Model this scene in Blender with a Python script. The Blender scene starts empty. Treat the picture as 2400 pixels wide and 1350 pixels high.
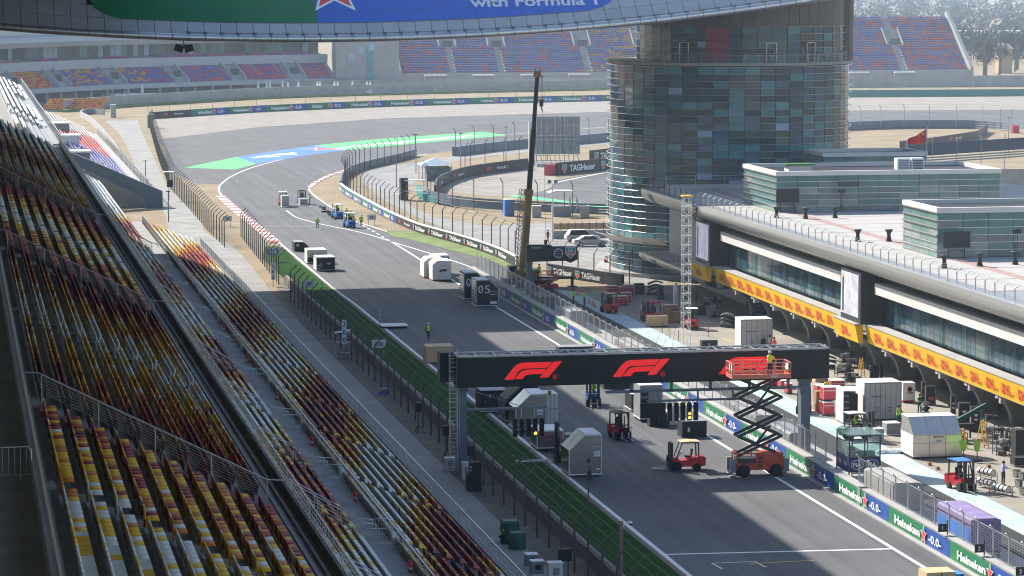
import bpy, bmesh, math, random
import numpy as np
from mathutils import Vector, Matrix
R = math.radians
random.seed(7)
rnd = random.random
uni = random.uniform
S = bpy.context.scene
COL = S.collection

# ---------------------------------------------------------------- camera
F, CX, CY, H = 7000., 1200., 675., 37.          # focal length in photo pixels, photo centre, eye height in metres
PITCH = math.atan(742. / F)
YAW = math.atan(1328. / math.hypot(F, 742.))
cam_d = bpy.data.cameras.new('camera')
cam = bpy.data.objects.new('camera', cam_d)
COL.objects.link(cam)
cam_d.sensor_width = 36.
cam_d.lens = 36. * F / 2400.
cam_d.clip_start = 1.
cam_d.clip_end = 12000.
cam.location = (0, 0, H)
cam.rotation_euler = (math.pi / 2 - PITCH, 0, -YAW)
S.camera = cam
_fw = (math.sin(YAW) * math.cos(PITCH), math.cos(YAW) * math.cos(PITCH), -math.sin(PITCH))
_rt = (math.cos(YAW), -math.sin(YAW), 0)
_up = (math.sin(YAW) * math.sin(PITCH), math.cos(YAW) * math.sin(PITCH), math.cos(PITCH))


def G(x, y, h=0.):
    """survey: the point at height h that stands at photo pixel x, y"""
    a = (x - CX) / F
    b = -(y - CY) / F
    d = [_fw[i] + a * _rt[i] + b * _up[i] for i in range(3)]
    t = (h - H) / d[2]
    return (d[0] * t, d[1] * t)


def GL(pts, h=0.):
    return [G(x, y, h) for x, y in pts]


# ---------------------------------------------------------------- world, sun, exposure
SUN_TO = Vector((-.73, 1.1, 1.)).normalized()
W = bpy.data.worlds.new('World')
S.world = W
W.use_nodes = True
nt = W.node_tree
bg = nt.nodes['Background']
sky = nt.nodes.new('ShaderNodeTexSky')
sky.sky_type = 'NISHITA'
sky.sun_disc = False
sky.sun_elevation = math.asin(SUN_TO.z)
sky.sun_rotation = math.atan2(SUN_TO.x, SUN_TO.y)
sky.air_density = 1.
sky.dust_density = 1.
nt.links.new(sky.outputs[0], bg.inputs[0])
bg.inputs[1].default_value = .13
sun_d = bpy.data.lights.new('sun', 'SUN')
sun_d.energy = 5.
sun_d.angle = R(.55)
sun_d.color = (1., .95, .87)
sun = bpy.data.objects.new('sun', sun_d)
COL.objects.link(sun)
sun.rotation_euler = (-SUN_TO).to_track_quat('-Z', 'Y').to_euler()
S.view_settings.view_transform = 'Standard'
S.view_settings.look = 'None'
S.view_settings.gamma = 1.
S.view_settings.use_curve_mapping = False
S.view_settings.exposure = .95
S.cycles.max_bounces = 6
S.cycles.diffuse_bounces = 2
S.cycles.glossy_bounces = 3
S.cycles.transmission_bounces = 3
S.cycles.transparent_max_bounces = 12
S.cycles.volume_bounces = 0
S.cycles.filter_width = 1.05
S.cycles.caustics_reflective = False
S.cycles.caustics_refractive = False

# ---------------------------------------------------------------- materials
MATS = {}


def mat(name, col, rough=.6, metal=0., var=.14, scale=3., bump=0., bscale=30., spec=.4, rand=0., alpha=1.,
        emit=0., stretch=(1, 1, 1), coat=0., detail=5.):
    if name in MATS:
        return MATS[name]
    m = bpy.data.materials.new(name)
    m.use_nodes = True
    n = m.node_tree
    b = n.nodes['Principled BSDF']
    b.inputs['Roughness'].default_value = rough
    b.inputs['Metallic'].default_value = metal
    b.inputs['Specular IOR Level'].default_value = spec
    b.inputs['Alpha'].default_value = alpha
    b.inputs['Coat Weight'].default_value = coat
    tc = n.nodes.new('ShaderNodeTexCoord')
    mp = n.nodes.new('ShaderNodeMapping')
    mp.inputs['Scale'].default_value = stretch
    n.links.new(tc.outputs['Object'], mp.inputs[0])
    nz = n.nodes.new('ShaderNodeTexNoise')
    nz.inputs['Scale'].default_value = scale
    nz.inputs['Detail'].default_value = detail
    nz.inputs['Roughness'].default_value = .62
    n.links.new(mp.outputs[0], nz.inputs['Vector'])
    rp = n.nodes.new('ShaderNodeMapRange')
    rp.inputs['From Min'].default_value = .28
    rp.inputs['From Max'].default_value = .72
    rp.inputs['To Min'].default_value = 1 - var
    rp.inputs['To Max'].default_value = 1 + var
    n.links.new(nz.outputs['Fac'], rp.inputs[0])
    src = rp.outputs[0]
    if rand:
        oi = n.nodes.new('ShaderNodeObjectInfo')
        r2 = n.nodes.new('ShaderNodeMapRange')
        r2.inputs['To Min'].default_value = 1 - rand
        r2.inputs['To Max'].default_value = 1 + rand
        n.links.new(oi.outputs['Random'], r2.inputs[0])
        mu = n.nodes.new('ShaderNodeMath')
        mu.operation = 'MULTIPLY'
        n.links.new(src, mu.inputs[0])
        n.links.new(r2.outputs[0], mu.inputs[1])
        src = mu.outputs[0]
    vm = n.nodes.new('ShaderNodeVectorMath')
    vm.operation = 'SCALE'
    vm.inputs[0].default_value = col[:3]
    n.links.new(src, vm.inputs['Scale'])
    n.links.new(vm.outputs[0], b.inputs['Base Color'])
    if bump:
        bn = n.nodes.new('ShaderNodeTexNoise')
        bn.inputs['Scale'].default_value = bscale
        bn.inputs['Detail'].default_value = 4.
        n.links.new(mp.outputs[0], bn.inputs['Vector'])
        bp = n.nodes.new('ShaderNodeBump')
        bp.inputs['Strength'].default_value = bump
        bp.inputs['Distance'].default_value = .05
        n.links.new(bn.outputs['Fac'], bp.inputs['Height'])
        n.links.new(bp.outputs[0], b.inputs['Normal'])
    if emit:
        b.inputs['Emission Color'].default_value = (*col[:3], 1)
        b.inputs['Emission Strength'].default_value = emit
    MATS[name] = m
    m.diffuse_color = (*col[:3], 1)
    return m


def asphalt(name, col, streak=.25, patch=.16):
    """weathered asphalt: grain, big patches, faint streaks along the driving direction"""
    m = mat(name, col, .82, var=patch, scale=.09, spec=.25, detail=8.)
    n = m.node_tree
    b = n.nodes['Principled BSDF']
    old = b.inputs['Base Color'].links[0].from_socket
    tc = n.nodes.new('ShaderNodeTexCoord')
    src = old
    for sc, vec, lo, hi in ((1., (1.1, .014, 1), 1 - streak, 1 + streak * .6), (9., (1, 1, 1), .86, 1.14), (60., (1, 1, 1), .8, 1.2)):
        mp = n.nodes.new('ShaderNodeMapping')
        mp.inputs['Scale'].default_value = vec
        nz = n.nodes.new('ShaderNodeTexNoise')
        nz.inputs['Scale'].default_value = sc
        nz.inputs['Detail'].default_value = 5.
        rp = n.nodes.new('ShaderNodeMapRange')
        rp.inputs['From Min'].default_value = .3
        rp.inputs['From Max'].default_value = .7
        rp.inputs['To Min'].default_value = lo
        rp.inputs['To Max'].default_value = hi
        vm = n.nodes.new('ShaderNodeVectorMath')
        vm.operation = 'SCALE'
        n.links.new(tc.outputs['Object'], mp.inputs[0])
        n.links.new(mp.outputs[0], nz.inputs['Vector'])
        n.links.new(nz.outputs['Fac'], rp.inputs[0])
        n.links.new(src, vm.inputs[0])
        n.links.new(rp.outputs[0], vm.inputs['Scale'])
        src = vm.outputs[0]
    n.links.new(src, b.inputs['Base Color'])
    return m


M_asph = asphalt('track_asphalt', (.115, .115, .115))
M_runoff = asphalt('runoff_asphalt', (.112, .11, .108), .12, .25)
M_lane = asphalt('pit_lane_asphalt', (.04, .04, .041), .15, .2)
M_conc = mat('concrete', (.34, .33, .31), .85, var=.2, scale=.35, bump=.2, bscale=8)
M_conc2 = mat('terrace_concrete', (.29, .29, .285), .85, var=.22, scale=.5, bump=.2, bscale=8)
M_concl = mat('light_concrete', (.36, .35, .33), .8, var=.15, scale=.4)
M_road = mat('service_road_concrete', (.25, .24, .225), .9, var=.22, scale=.2)
M_path = mat('path_concrete', (.27, .26, .24), .9, var=.25, scale=.22, bump=.2, bscale=6)
M_apron = mat('apron_concrete', (.27, .245, .205), .85, var=.22, scale=.18, bump=.15, bscale=5)
M_grav = mat('gravel', (.26, .233, .2), .95, var=.22, scale=.25, bump=.5, bscale=3)
M_dirt = mat('dry_grass_ground', (.25, .19, .11), .95, var=.3, scale=.12, bump=.4, bscale=3, detail=9)
M_soil = mat('bare_soil', (.16, .135, .11), .95, var=.35, scale=.4, bump=.4, bscale=4, detail=8)
M_turf = mat('turf', (.019, .07, .009), .95, var=.4, scale=.6, bump=.5, bscale=10, detail=9, spec=.05)
M_turf2 = mat('pale_turf', (.16, .21, .07), .9, var=.35, scale=.3, bump=.4, bscale=8, detail=9, spec=.2)
M_white = mat('white_paint', (.78, .78, .77), .6, var=.08, scale=1.5)
M_line = mat('line_paint', (.74, .74, .73), .7, var=.14, scale=1.2)
M_red = mat('red_paint', (.55, .06, .06), .6, var=.12, scale=1.)
M_kred = mat('kerb_red', (.55, .12, .11), .75, var=.25, scale=.8)
M_yel = mat('yellow_paint', (.72, .5, .05), .6, var=.15, scale=1.)
M_steel = mat('galvanised_steel', (.42, .43, .44), .42, metal=.75, var=.15, scale=4)
M_dsteel = mat('dark_steel', (.055, .058, .06), .55, metal=.3, var=.2, scale=3)
M_post = mat('fence_post_steel', (.075, .073, .07), .6, metal=.2, var=.25, scale=2)
M_alu = mat('aluminium_sheet', (.46, .47, .49), .2, metal=.95, var=.12, scale=1.2, bump=.3, bscale=1.1)
M_black = mat('black_cover', (.018, .02, .022), .6, var=.25, scale=3)
M_screen = mat('led_screen_black', (.012, .013, .014), .55, var=.1, scale=2)
M_rub = mat('tyre_rubber', (.018, .018, .018), .8, var=.2, scale=8)
M_wood = mat('pale_plywood', (.56, .42, .24), .75, var=.2, scale=2.5, stretch=(1, 1, 6), detail=8)
M_wood2 = mat('brown_wood', (.3, .18, .09), .75, var=.25, scale=3, stretch=(1, 1, 6))
M_grn = mat('banner_green', (.012, .19, .075), .5, var=.1, scale=.8)
M_blu = mat('banner_blue', (.018, .075, .34), .5, var=.1, scale=.8)
M_bred = mat('banner_red', (.72, .07, .05), .5, var=.06, scale=1)
M_bwht = mat('banner_white', (.78, .79, .8), .5, var=.05, scale=1)
M_bblk = mat('banner_black', (.02, .021, .023), .5, var=.15, scale=1)
M_dhy = mat('band_yellow', (.8, .46, .0), .5, var=.06, scale=.6)
M_dhr = mat('band_red', (.62, .015, .03), .5, var=.05, scale=1)
M_f1 = mat('led_red', (.9, .02, .02), .5, var=.03, scale=1, emit=.28)
M_navy = mat('navy_panel', (.012, .035, .16), .45, var=.1, scale=1)
M_orng = mat('lift_orange', (.62, .085, .03), .45, var=.2, scale=1.5)
M_fred = mat('forklift_red', (.5, .022, .03), .4, var=.18, scale=2, coat=.3)
M_fblu = mat('forklift_blue', (.03, .16, .5), .4, var=.15, scale=2, coat=.3)
M_case = mat('flight_case_red', (.5, .035, .055), .5, var=.18, scale=1.5)
M_crt = mat('crate_white', (.7, .68, .65), .6, var=.12, scale=1.2)
M_vest = mat('hi_vis_yellow', (.5, .85, .03), .7, var=.1, scale=9)
M_orv = mat('hi_vis_orange', (.85, .16, .08), .7, var=.1, scale=9)
M_skin = mat('skin', (.5, .3, .21), .6, var=.08, scale=9)
M_hair = mat('dark_hair', (.02, .016, .013), .7, var=.2, scale=9)
M_cloth = mat('dark_clothes', (.02, .022, .03), .85, var=.25, scale=9)
M_cgrey = mat('grey_trousers', (.1, .1, .11), .85, var=.25, scale=9)
M_helm = mat('white_helmet', (.75, .75, .74), .4, var=.05, scale=9)
M_bhelm = mat('blue_helmet', (.03, .2, .6), .4, var=.05, scale=9)
M_dgrn = mat('dark_green_team', (.005, .075, .06), .6, var=.2, scale=5)
M_tarp = mat('green_tarpaulin', (.02, .1, .075), .55, var=.3, scale=2, bump=.5, bscale=4)
M_green = mat('artificial_grass', (.03, .13, .03), .9, var=.25, scale=2)
M_lime = mat('lime_green', (.28, .62, .06), .5, var=.1, scale=2)
M_ladd = mat('ladder_yellow', (.75, .42, .04), .5, var=.1, scale=3)
M_purp = mat('purple_cover', (.24, .18, .34), .7, var=.2, scale=1, bump=.3, bscale=2)
M_bcov = mat('blue_cover', (.04, .2, .6), .6, var=.15, scale=1)
M_amber = mat('signal_amber_lit', (1., .3, .03), .4, var=.02, scale=1, emit=5.)
M_lens = mat('signal_lens_off', (.03, .02, .018), .3, var=.1, scale=4)
M_car = mat('silver_car_paint', (.55, .56, .57), .3, metal=.6, var=.04, scale=1, coat=.6)
M_dglass = mat('dark_window', (.02, .03, .035), .08, var=.2, scale=1, spec=.9)
M_tyel = mat('crane_yellow', (.3, .165, .045), .5, var=.2, scale=1)
M_panel = mat('grey_cladding', (.43, .44, .45), .38, metal=.3, var=.07, scale=.5, rand=.05)
M_tube = mat('metal_tube', (.5, .51, .53), .3, metal=.8, var=.08, scale=1, rand=.06)
M_brow = mat('bronze_cladding', (.1, .085, .075), .4, metal=.3, var=.15, scale=.6)
M_bull = mat('brushed_fascia', (.42, .415, .4), .4, metal=.55, var=.08, scale=.3, stretch=(1, .1, 6))
M_fasc = mat('pale_fascia_panel', (.6, .585, .56), .55, var=.06, scale=.6, rand=.04)
M_terr = mat('terrace_paving', (.39, .375, .35), .7, var=.1, scale=.3)
M_pinkp = mat('pink_paving', (.34, .225, .19), .75, var=.12, scale=.5)
M_teal = mat('teal_lane_paint', (.38, .47, .45), .7, var=.25, scale=.25, detail=8)
M_maroon = mat('maroon_banner', (.3, .02, .07), .5, var=.1, scale=.8)
M_grey = mat('grey_paint', (.25, .26, .27), .55, var=.15, scale=2)
M_bluegrey = mat('blue_grey_steel', (.13, .16, .2), .5, metal=.2, var=.12, scale=1)
M_flag = mat('flag_red', (.68, .02, .03), .7, var=.1, scale=2)
M_stair = mat('stair_red_paint', (.26, .075, .09), .85, var=.2, scale=1)
M_tealb = mat('teal_barrier', (.03, .2, .18), .6, var=.12, scale=.2)
M_tan = mat('tan_panel', (.45, .3, .17), .7, var=.1, scale=1)


def glassm(name, col, rough=.07, var=.3, rand=.0, scale=.5):
    m = mat(name, col, rough, metal=0, var=var, scale=scale, spec=.45, rand=rand, bump=.06, bscale=.9)
    return m


def clear_glass(name, tint, fac):
    """see-through pane: part transparent, part glossy"""
    m = mat(name, tint, .06, var=.05, scale=1, spec=.8)
    n = m.node_tree
    b = n.nodes['Principled BSDF']
    out = [q for q in n.nodes if q.type == 'OUTPUT_MATERIAL'][0]
    tr = n.nodes.new('ShaderNodeBsdfTransparent')
    tr.inputs[0].default_value = (.86, .95, .93, 1)
    mx = n.nodes.new('ShaderNodeMixShader')
    mx.inputs[0].default_value = fac
    n.links.new(tr.outputs[0], mx.inputs[1])
    n.links.new(b.outputs[0], mx.inputs[2])
    n.links.new(mx.outputs[0], out.inputs[0])
    return m


GLASS = [glassm('pane_teal', (.06, .22, .24), rand=.3), glassm('pane_dark', (.03, .07, .095), rand=.3),
         glassm('pane_blue', (.055, .12, .17), rand=.3), glassm('pane_brown', (.09, .075, .055), rand=.4),
         glassm('pane_green', (.06, .11, .1), rand=.3), glassm('pane_pale', (.3, .42, .56), .2, .15)]
M_gclear = clear_glass('clear_green_glass', (.45, .55, .52), .2)
M_wire = mat('fence_wire', (.1, .1, .1), .5, metal=.4)
M_mesh = clear_glass('fence_wire_mesh', (.1, .1, .1), .15)
M_mesh.node_tree.nodes['Principled BSDF'].inputs['Roughness'].default_value = .8
for q in M_mesh.node_tree.nodes:
    if q.type == 'BSDF_TRANSPARENT':
        q.inputs[0].default_value = (1, 1, 1, 1)
SEATC = [mat('seat_white', (.6, .6, .57), .6, spec=.2, var=.06, scale=4), mat('seat_yellow', (.66, .4, .015), .6, spec=.2, var=.06, scale=4),
         mat('seat_orange', (.5, .16, .02), .6, spec=.2, var=.06, scale=4), mat('seat_dark_red', (.26, .018, .025), .6, spec=.2, var=.06, scale=4),
         mat('seat_black', (.035, .02, .03), .6, spec=.2, var=.06, scale=4), mat('seat_violet', (.17, .15, .46), .6, spec=.2, var=.1, scale=1),
         mat('seat_bright_red', (.66, .1, .1), .6, spec=.2, var=.1, scale=1), mat('seat_amber', (.68, .33, .04), .6, spec=.2, var=.1, scale=1),
         mat('seat_chrome', (.7, .7, .7), .25, metal=.9, var=.05, scale=4)]


# ---------------------------------------------------------------- mesh builder
class MB:
    def __init__(s):
        s.v = []
        s.f = []
        s.m = []
        s.sm = set()

    def add(s, vs, fs, mi=0, smooth=False):
        o = len(s.v)
        s.v += [tuple(p) for p in vs]
        for q in fs:
            if smooth:
                s.sm.add(len(s.f))
            s.f.append([o + i for i in q])
            s.m.append(mi)
        return s

    def bb(s, x0, x1, y0, y1, z0, z1, mi=0):
        return s.add([(x0, y0, z0), (x1, y0, z0), (x1, y1, z0), (x0, y1, z0), (x0, y0, z1), (x1, y0, z1), (x1, y1, z1), (x0, y1, z1)],
                     [(3, 2, 1, 0), (4, 5, 6, 7), (0, 1, 5, 4), (1, 2, 6, 5), (2, 3, 7, 6), (3, 0, 4, 7)], mi)

    def box(s, c, d, mi=0, rz=0., m=None):
        x, y, z = (q / 2 for q in d)
        ps = [(-x, -y, -z), (x, -y, -z), (x, y, -z), (-x, y, -z), (-x, -y, z), (x, -y, z), (x, y, z), (-x, y, z)]
        M = m if m is not None else Matrix.Rotation(rz, 3, 'Z')
        c = Vector(c)
        return s.add([c + M @ Vector(p) for p in ps],
                     [(3, 2, 1, 0), (4, 5, 6, 7), (0, 1, 5, 4), (1, 2, 6, 5), (2, 3, 7, 6), (3, 0, 4, 7)], mi)

    def bar(s, a, b, w, t=None, mi=0):
        """square bar from a to b"""
        a = Vector(a)
        b = Vector(b)
        d = b - a
        L = d.length
        if L < 1e-6:
            return s
        d /= L
        up = Vector((0, 0, 1)) if abs(d.z) < .95 else Vector((0, 1, 0))
        x = d.cross(up).normalized()
        y = x.cross(d)
        t = t or w
        ps = []
        for e in (a, b):
            for i, j in ((-1, -1), (1, -1), (1, 1), (-1, 1)):
                ps.append(e + x * (i * w / 2) + y * (j * t / 2))
        return s.add(ps, [(3, 2, 1, 0), (4, 5, 6, 7), (0, 1, 5, 4), (1, 2, 6, 5), (2, 3, 7, 6), (3, 0, 4, 7)], mi)

    def tube(s, pts, r, n=6, mi=0, cap=True, smooth=True):
        pts = [Vector(p) for p in pts]
        rs = r if isinstance(r, (list, tuple)) else [r] * len(pts)
        o = len(s.v)
        x = None
        for i, p in enumerate(pts):
            d = (pts[min(i + 1, len(pts) - 1)] - pts[max(i - 1, 0)]).normalized()
            if x is None:
                up = Vector((0, 0, 1)) if abs(d.z) < .95 else Vector((0, 1, 0))
                x = d.cross(up).normalized()
            else:
                x = (x - d * x.dot(d)).normalized()
            y = x.cross(d)
            for k in range(n):
                a = 2 * math.pi * k / n
                s.v.append(tuple(p + (x * math.cos(a) + y * math.sin(a)) * rs[i]))
        for i in range(len(pts) - 1):
            for k in range(n):
                if smooth:
                    s.sm.add(len(s.f))
                s.f.append([o + i * n + k, o + i * n + (k + 1) % n, o + (i + 1) * n + (k + 1) % n, o + (i + 1) * n + k])
                s.m.append(mi)
        if cap:
            e = o + (len(pts) - 1) * n
            s.add([s.v[o + k] for k in range(n)], [tuple(range(n))[::-1]], mi)
            s.add([s.v[e + k] for k in range(n)], [tuple(range(n))], mi)
        return s

    def prism(s, poly, a, b, ax='Y', mi=0, cap=True):
        """polygon (2 coords) extruded from a to b along ax; X: poly=(y,z)  Y: poly=(x,z)  Z: poly=(x,y)"""
        def P(p, t):
            return {'X': (t, p[0], p[1]), 'Y': (p[0], t, p[1]), 'Z': (p[0], p[1], t)}[ax]
        n = len(poly)
        vs = [P(p, a) for p in poly] + [P(p, b) for p in poly]
        fs = [(i, (i + 1) % n, n + (i + 1) % n, n + i) for i in range(n)]
        if cap:
            fs += [tuple(range(n))[::-1], tuple(range(n, 2 * n))]
        return s.add(vs, fs, mi)

    def lathe(s, prof, c=(0, 0, 0), n=12, mi=0, ax='Z', smooth=True):
        o = len(s.v)
        for r, t in prof:
            for k in range(n):
                a = 2 * math.pi * k / n
                u, w = r * math.cos(a), r * math.sin(a)
                q = {'Z': (u, w, t), 'X': (t, u, w), 'Y': (u, t, w)}[ax]
                s.v.append((c[0] + q[0], c[1] + q[1], c[2] + q[2]))
        for i in range(len(prof) - 1):
            for k in range(n):
                if smooth:
                    s.sm.add(len(s.f))
                s.f.append([o + i * n + k, o + i * n + (k + 1) % n, o + (i + 1) * n + (k + 1) % n, o + (i + 1) * n + k])
                s.m.append(mi)
        for q in (0, len(prof) - 1):
            if prof[q][0] > 1e-4:
                s.add([s.v[o + q * n + k] for k in range(n)], [tuple(range(n))], mi)
        return s

    def mesh(s, name, mats):
        me = bpy.data.meshes.new(name)
        me.from_pydata(s.v, [], s.f)
        for m in (mats if isinstance(mats, (list, tuple)) else [mats]):
            me.materials.append(m)
        if len(me.polygons) == len(s.m):
            me.polygons.foreach_set('material_index', s.m)
            sm = np.zeros(len(s.m), bool)
            sm[list(s.sm)] = True
            me.polygons.foreach_set('use_smooth', sm)
        me.update()
        return me

    def build(s, name, mats, parent=None, **k):
        return link(name, s.mesh(name, mats), parent, **k)


def link(name, me, parent=None, loc=None, rz=None, mw=None, kind=None, label=None):
    o = bpy.data.objects.new(name, me)
    COL.objects.link(o)
    if parent is not None:
        o.parent = parent
    if loc is not None:
        o.location = loc
    if rz is not None:
        o.rotation_euler = (0, 0, rz)
    if mw is not None:
        o.matrix_local = mw
    if kind:
        o['kind'] = kind
    if label:
        o['label'] = label
    return o


def tag(o, label, cat, group=None):
    o['label'] = label
    o['category'] = cat
    if group:
        o['group'] = group
    return o


def thing(name, label, cat, loc=(0, 0, 0), rz=0., group=None):
    o = bpy.data.objects.new(name, None)
    COL.objects.link(o)
    o.empty_display_size = .3
    o.location = loc
    o.rotation_euler = (0, 0, rz)
    return tag(o, label, cat, group)


def copy_tree(o, parent=None):
    c = o.copy()
    COL.objects.link(c)
    c.parent = parent
    for ch in list(o.children):
        copy_tree(ch, c)
    return c


def struct(name, mb, m, label=None):
    return mb.build(name, m, kind='structure')


def smoothline(pts, n=6):
    """Catmull-Rom through 2-D points"""
    out = []
    P = [pts[0]] + list(pts) + [pts[-1]]
    for i in range(1, len(P) - 2):
        for k in range(n):
            t = k / n
            a, b, c, d = P[i - 1], P[i], P[i + 1], P[i + 2]
            out.append(tuple(.5 * (2 * b[j] + (c[j] - a[j]) * t + (2 * a[j] - 5 * b[j] + 4 * c[j] - d[j]) * t * t
                                   + (3 * b[j] - a[j] - 3 * c[j] + d[j]) * t ** 3) for j in range(len(b))))
    out.append(tuple(pts[-1]))
    return out


def resample(pts, step):
    out = [tuple(pts[0])]
    acc = 0.
    for a, b in zip(pts, pts[1:]):
        L = math.dist(a, b)
        t = step - acc
        while t <= L:
            out.append(tuple(a[j] + (b[j] - a[j]) * t / L for j in range(len(a))))
            t += step
        acc = L - (t - step)
    return out


def ribbon(mb, pts, w, z, mi=0, off=0.):
    vs = []
    for i, p in enumerate(pts):
        a = pts[max(i - 1, 0)]
        b = pts[min(i + 1, len(pts) - 1)]
        d = Vector((b[0] - a[0], b[1] - a[1])).normalized()
        nx, ny = d.y, -d.x
        vs += [(p[0] + nx * (off - w / 2), p[1] + ny * (off - w / 2), z), (p[0] + nx * (off + w / 2), p[1] + ny * (off + w / 2), z)]
    mb.add(vs, [(2 * i, 2 * i + 1, 2 * i + 3, 2 * i + 2) for i in range(len(pts) - 1)], mi)


def sheet(mb, pts, z, mi=0):
    a = sum(p[0] * q[1] - q[0] * p[1] for p, q in zip(pts, pts[1:] + pts[:1]))
    if a < 0:
        pts = pts[::-1]
    mb.add([(x, y, z) for x, y in pts], [tuple(range(len(pts)))], mi)


def frame(o, x, n):
    """matrix with local x along x, local z along n (outward), local y up the surface"""
    x = Vector(x).normalized()
    n = Vector(n).normalized()
    y = n.cross(x)
    return Matrix(((x.x, y.x, n.x, o[0]), (x.y, y.y, n.y, o[1]), (x.z, y.z, n.z, o[2]), (0, 0, 0, 1)))


_TX = {}


def text_mesh(s, m, bold=.0, shear=0., width=None):
    """flat lettering, unit cap height, centred on its origin"""
    key = (s, m.name, bold, shear, width)
    if key in _TX:
        return _TX[key]
    cu = bpy.data.curves.new('lettering', 'FONT')
    cu.body = s
    cu.size = 1.4
    cu.offset = bold
    cu.shear = shear
    cu.align_x = 'CENTER'
    cu.resolution_u = 3
    cu.fill_mode = 'FRONT'
    cu.extrude = .0
    o = bpy.data.objects.new('lettering', cu)
    COL.objects.link(o)
    dg = bpy.context.evaluated_depsgraph_get()
    me = bpy.data.meshes.new_from_object(o.evaluated_get(dg))
    bpy.data.objects.remove(o)
    bpy.data.curves.remove(cu)
    me.name = 'lettering'
    co = np.empty(len(me.vertices) * 3, np.float32)
    me.vertices.foreach_get('co', co)
    co = co.reshape(-1, 3)
    lo, hi = co.min(0), co.max(0)
    co[:, 0] -= (lo[0] + hi[0]) / 2
    co[:, 1] -= .5
    if width:
        co[:, 0] *= width / (hi[0] - lo[0])
    me.vertices.foreach_set('co', co.ravel())
    me.materials.clear()
    me.materials.append(m)
    _TX[key] = me
    return me


def letter(s, m, o, xd, n, h, parent, bold=.03, shear=0., width=None, name='lettering', label=None):
    """lettering of cap height h (and total width) centred at o on a surface with outward normal n"""
    me = text_mesh(s, m, bold, shear, width / h if width else None)
    M = frame(o, xd, n) @ Matrix.Scale(h, 4)
    if parent is not None:
        M = parent.matrix_basis.inverted() @ M
    return link(name, me, parent, mw=M, label=label)


def poly_mesh(name, polys, mats):
    mb = MB()
    for i, (p, mi) in enumerate(polys):
        mb.add([(x, y, .002 * i) for x, y in p], [tuple(range(len(p)))], mi)
    return mb.mesh(name, mats)


def starpts(r, k=.42, cx=0, cy=0):
    return [(cx + (r if i % 2 == 0 else r * k) * math.sin(i * math.pi / 5), cy + (r if i % 2 == 0 else r * k) * math.cos(i * math.pi / 5)) for i in range(10)][::-1]


STAR = poly_mesh('star', [(starpts(.62), 0), (starpts(.5), 1)], [M_bwht, M_bred])
SHIELD = poly_mesh('shield', [([(-.5, -.1), (0, -.6), (.5, -.1), (.5, .5), (-.5, .5)], 0), ([(-.44, .1), (.44, .1), (.44, .44), (-.44, .44)], 1),
                              ([(-.44, -.08), (0, -.52), (.44, -.08), (.44, .04), (-.44, .04)], 2)], [M_bwht, mat('shield_green', (.02, .3, .26), .5), M_bred])


def _f1():
    def N(ps):
        return [((x - 930) / 548 - .5, (738 - y) / 548) for x, y in ps]
    a = N([(930, 818), (1000, 728), (1025, 700), (1055, 676), (1090, 664), (1130, 661), (1385, 660), (1338, 713), (1130, 718), (1095, 722), (1072, 736), (1050, 762), (1020, 816)])
    b = N([(1028, 813), (1068, 764), (1092, 742), (1120, 731), (1150, 727), (1330, 722), (1290, 770), (1160, 773), (1132, 780), (1100, 813)])
    c = N([(1262, 806), (1396, 659), (1478, 656), (1345, 804)])
    return [(q[::-1], 0) for q in (a, b, c)]


F1R = poly_mesh('racing_emblem', _f1(), [M_f1])
F1B = poly_mesh('racing_emblem_black', _f1(), [M_bblk])
F1S = poly_mesh('racing_emblem_small', _f1(), [M_bred])


def place(me, o, xd, n, s, parent, name=None):
    M = frame(o, xd, n) @ Matrix.Scale(s, 4)
    if parent is not None:
        M = parent.matrix_basis.inverted() @ M
    return link(name or me.name, me, parent, mw=M)
def rebase(root, loc):
    """move a finished root to its base without moving its parts"""
    d = Vector(loc)
    root.location = d
    for c in root.children:
        c.location = Vector(c.location) - d


XL, XR = 44.3, 59.3          # white edge lines of the straight
# ---------------------------------------------------------------- ground, track, paths
g = MB()
sheet(g, [(-3500, -400), (4500, -400), (4500, 9000), (-3500, 9000)], 0.)
struct('ground', g, M_dirt)
Z = [.004 * i for i in range(1, 20)]

edgeL = GL([(780, 676), (656, 570), (612, 534), (575, 505), (540, 477), (519, 457), (513, 444), (519, 431), (545, 412), (600, 390), (700, 365), (800, 350), (900, 338), (1000, 329), (1130, 319), (1300, 307), (1430, 297)])
edgeR = GL([(1430, 318), (1300, 330), (1150, 344), (1000, 361), (900, 378), (850, 389), (805, 402), (760, 417), (735, 430), (722, 441), (725, 450), (738, 462), (757, 475), (780, 490), (832, 520), (852, 526), (912, 545), (975, 558), (1075, 580), (1137, 600), (1175, 617), (1205, 632)])
edgeL = smoothline(edgeL, 4)
edgeR = smoothline(edgeR, 4)
g = MB()
tk = [(XL, 0)] + [(XL, 330)] + edgeL + edgeR + [(66.5, 352), (66.5, 0)]
sheet(g, tk, Z[1])
struct('track', g, M_asph)
g = MB()
sheet(g, smoothline(GL([(395, 400), (386, 345), (383, 324), (600, 298), (900, 277), (1200, 268), (1430, 261)]), 3) + GL([(2400, 258), (2400, 300), (1985, 300), (1430, 325), (900, 350), (700, 375), (545, 422), (513, 432), (462, 431)]), Z[0])
struct('run_off_area', g, M_runoff)
g = MB()
sheet(g, GL([(352, 281), (600, 264), (900, 252), (1130, 244), (1430, 236), (2400, 226), (2400, 257), (1430, 262), (1200, 269), (900, 278), (600, 299), (380, 326)]), Z[6])
struct('gravel_trap', g, M_grav)
g = MB()   # inner gravel and short loop track right of the fence
sheet(g, smoothline(GL([(1040, 440), (1090, 415), (1160, 398), (1240, 392), (1300, 400), (1290, 440), (1210, 458), (1120, 458), (1060, 450)]), 4), Z[5])
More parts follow.
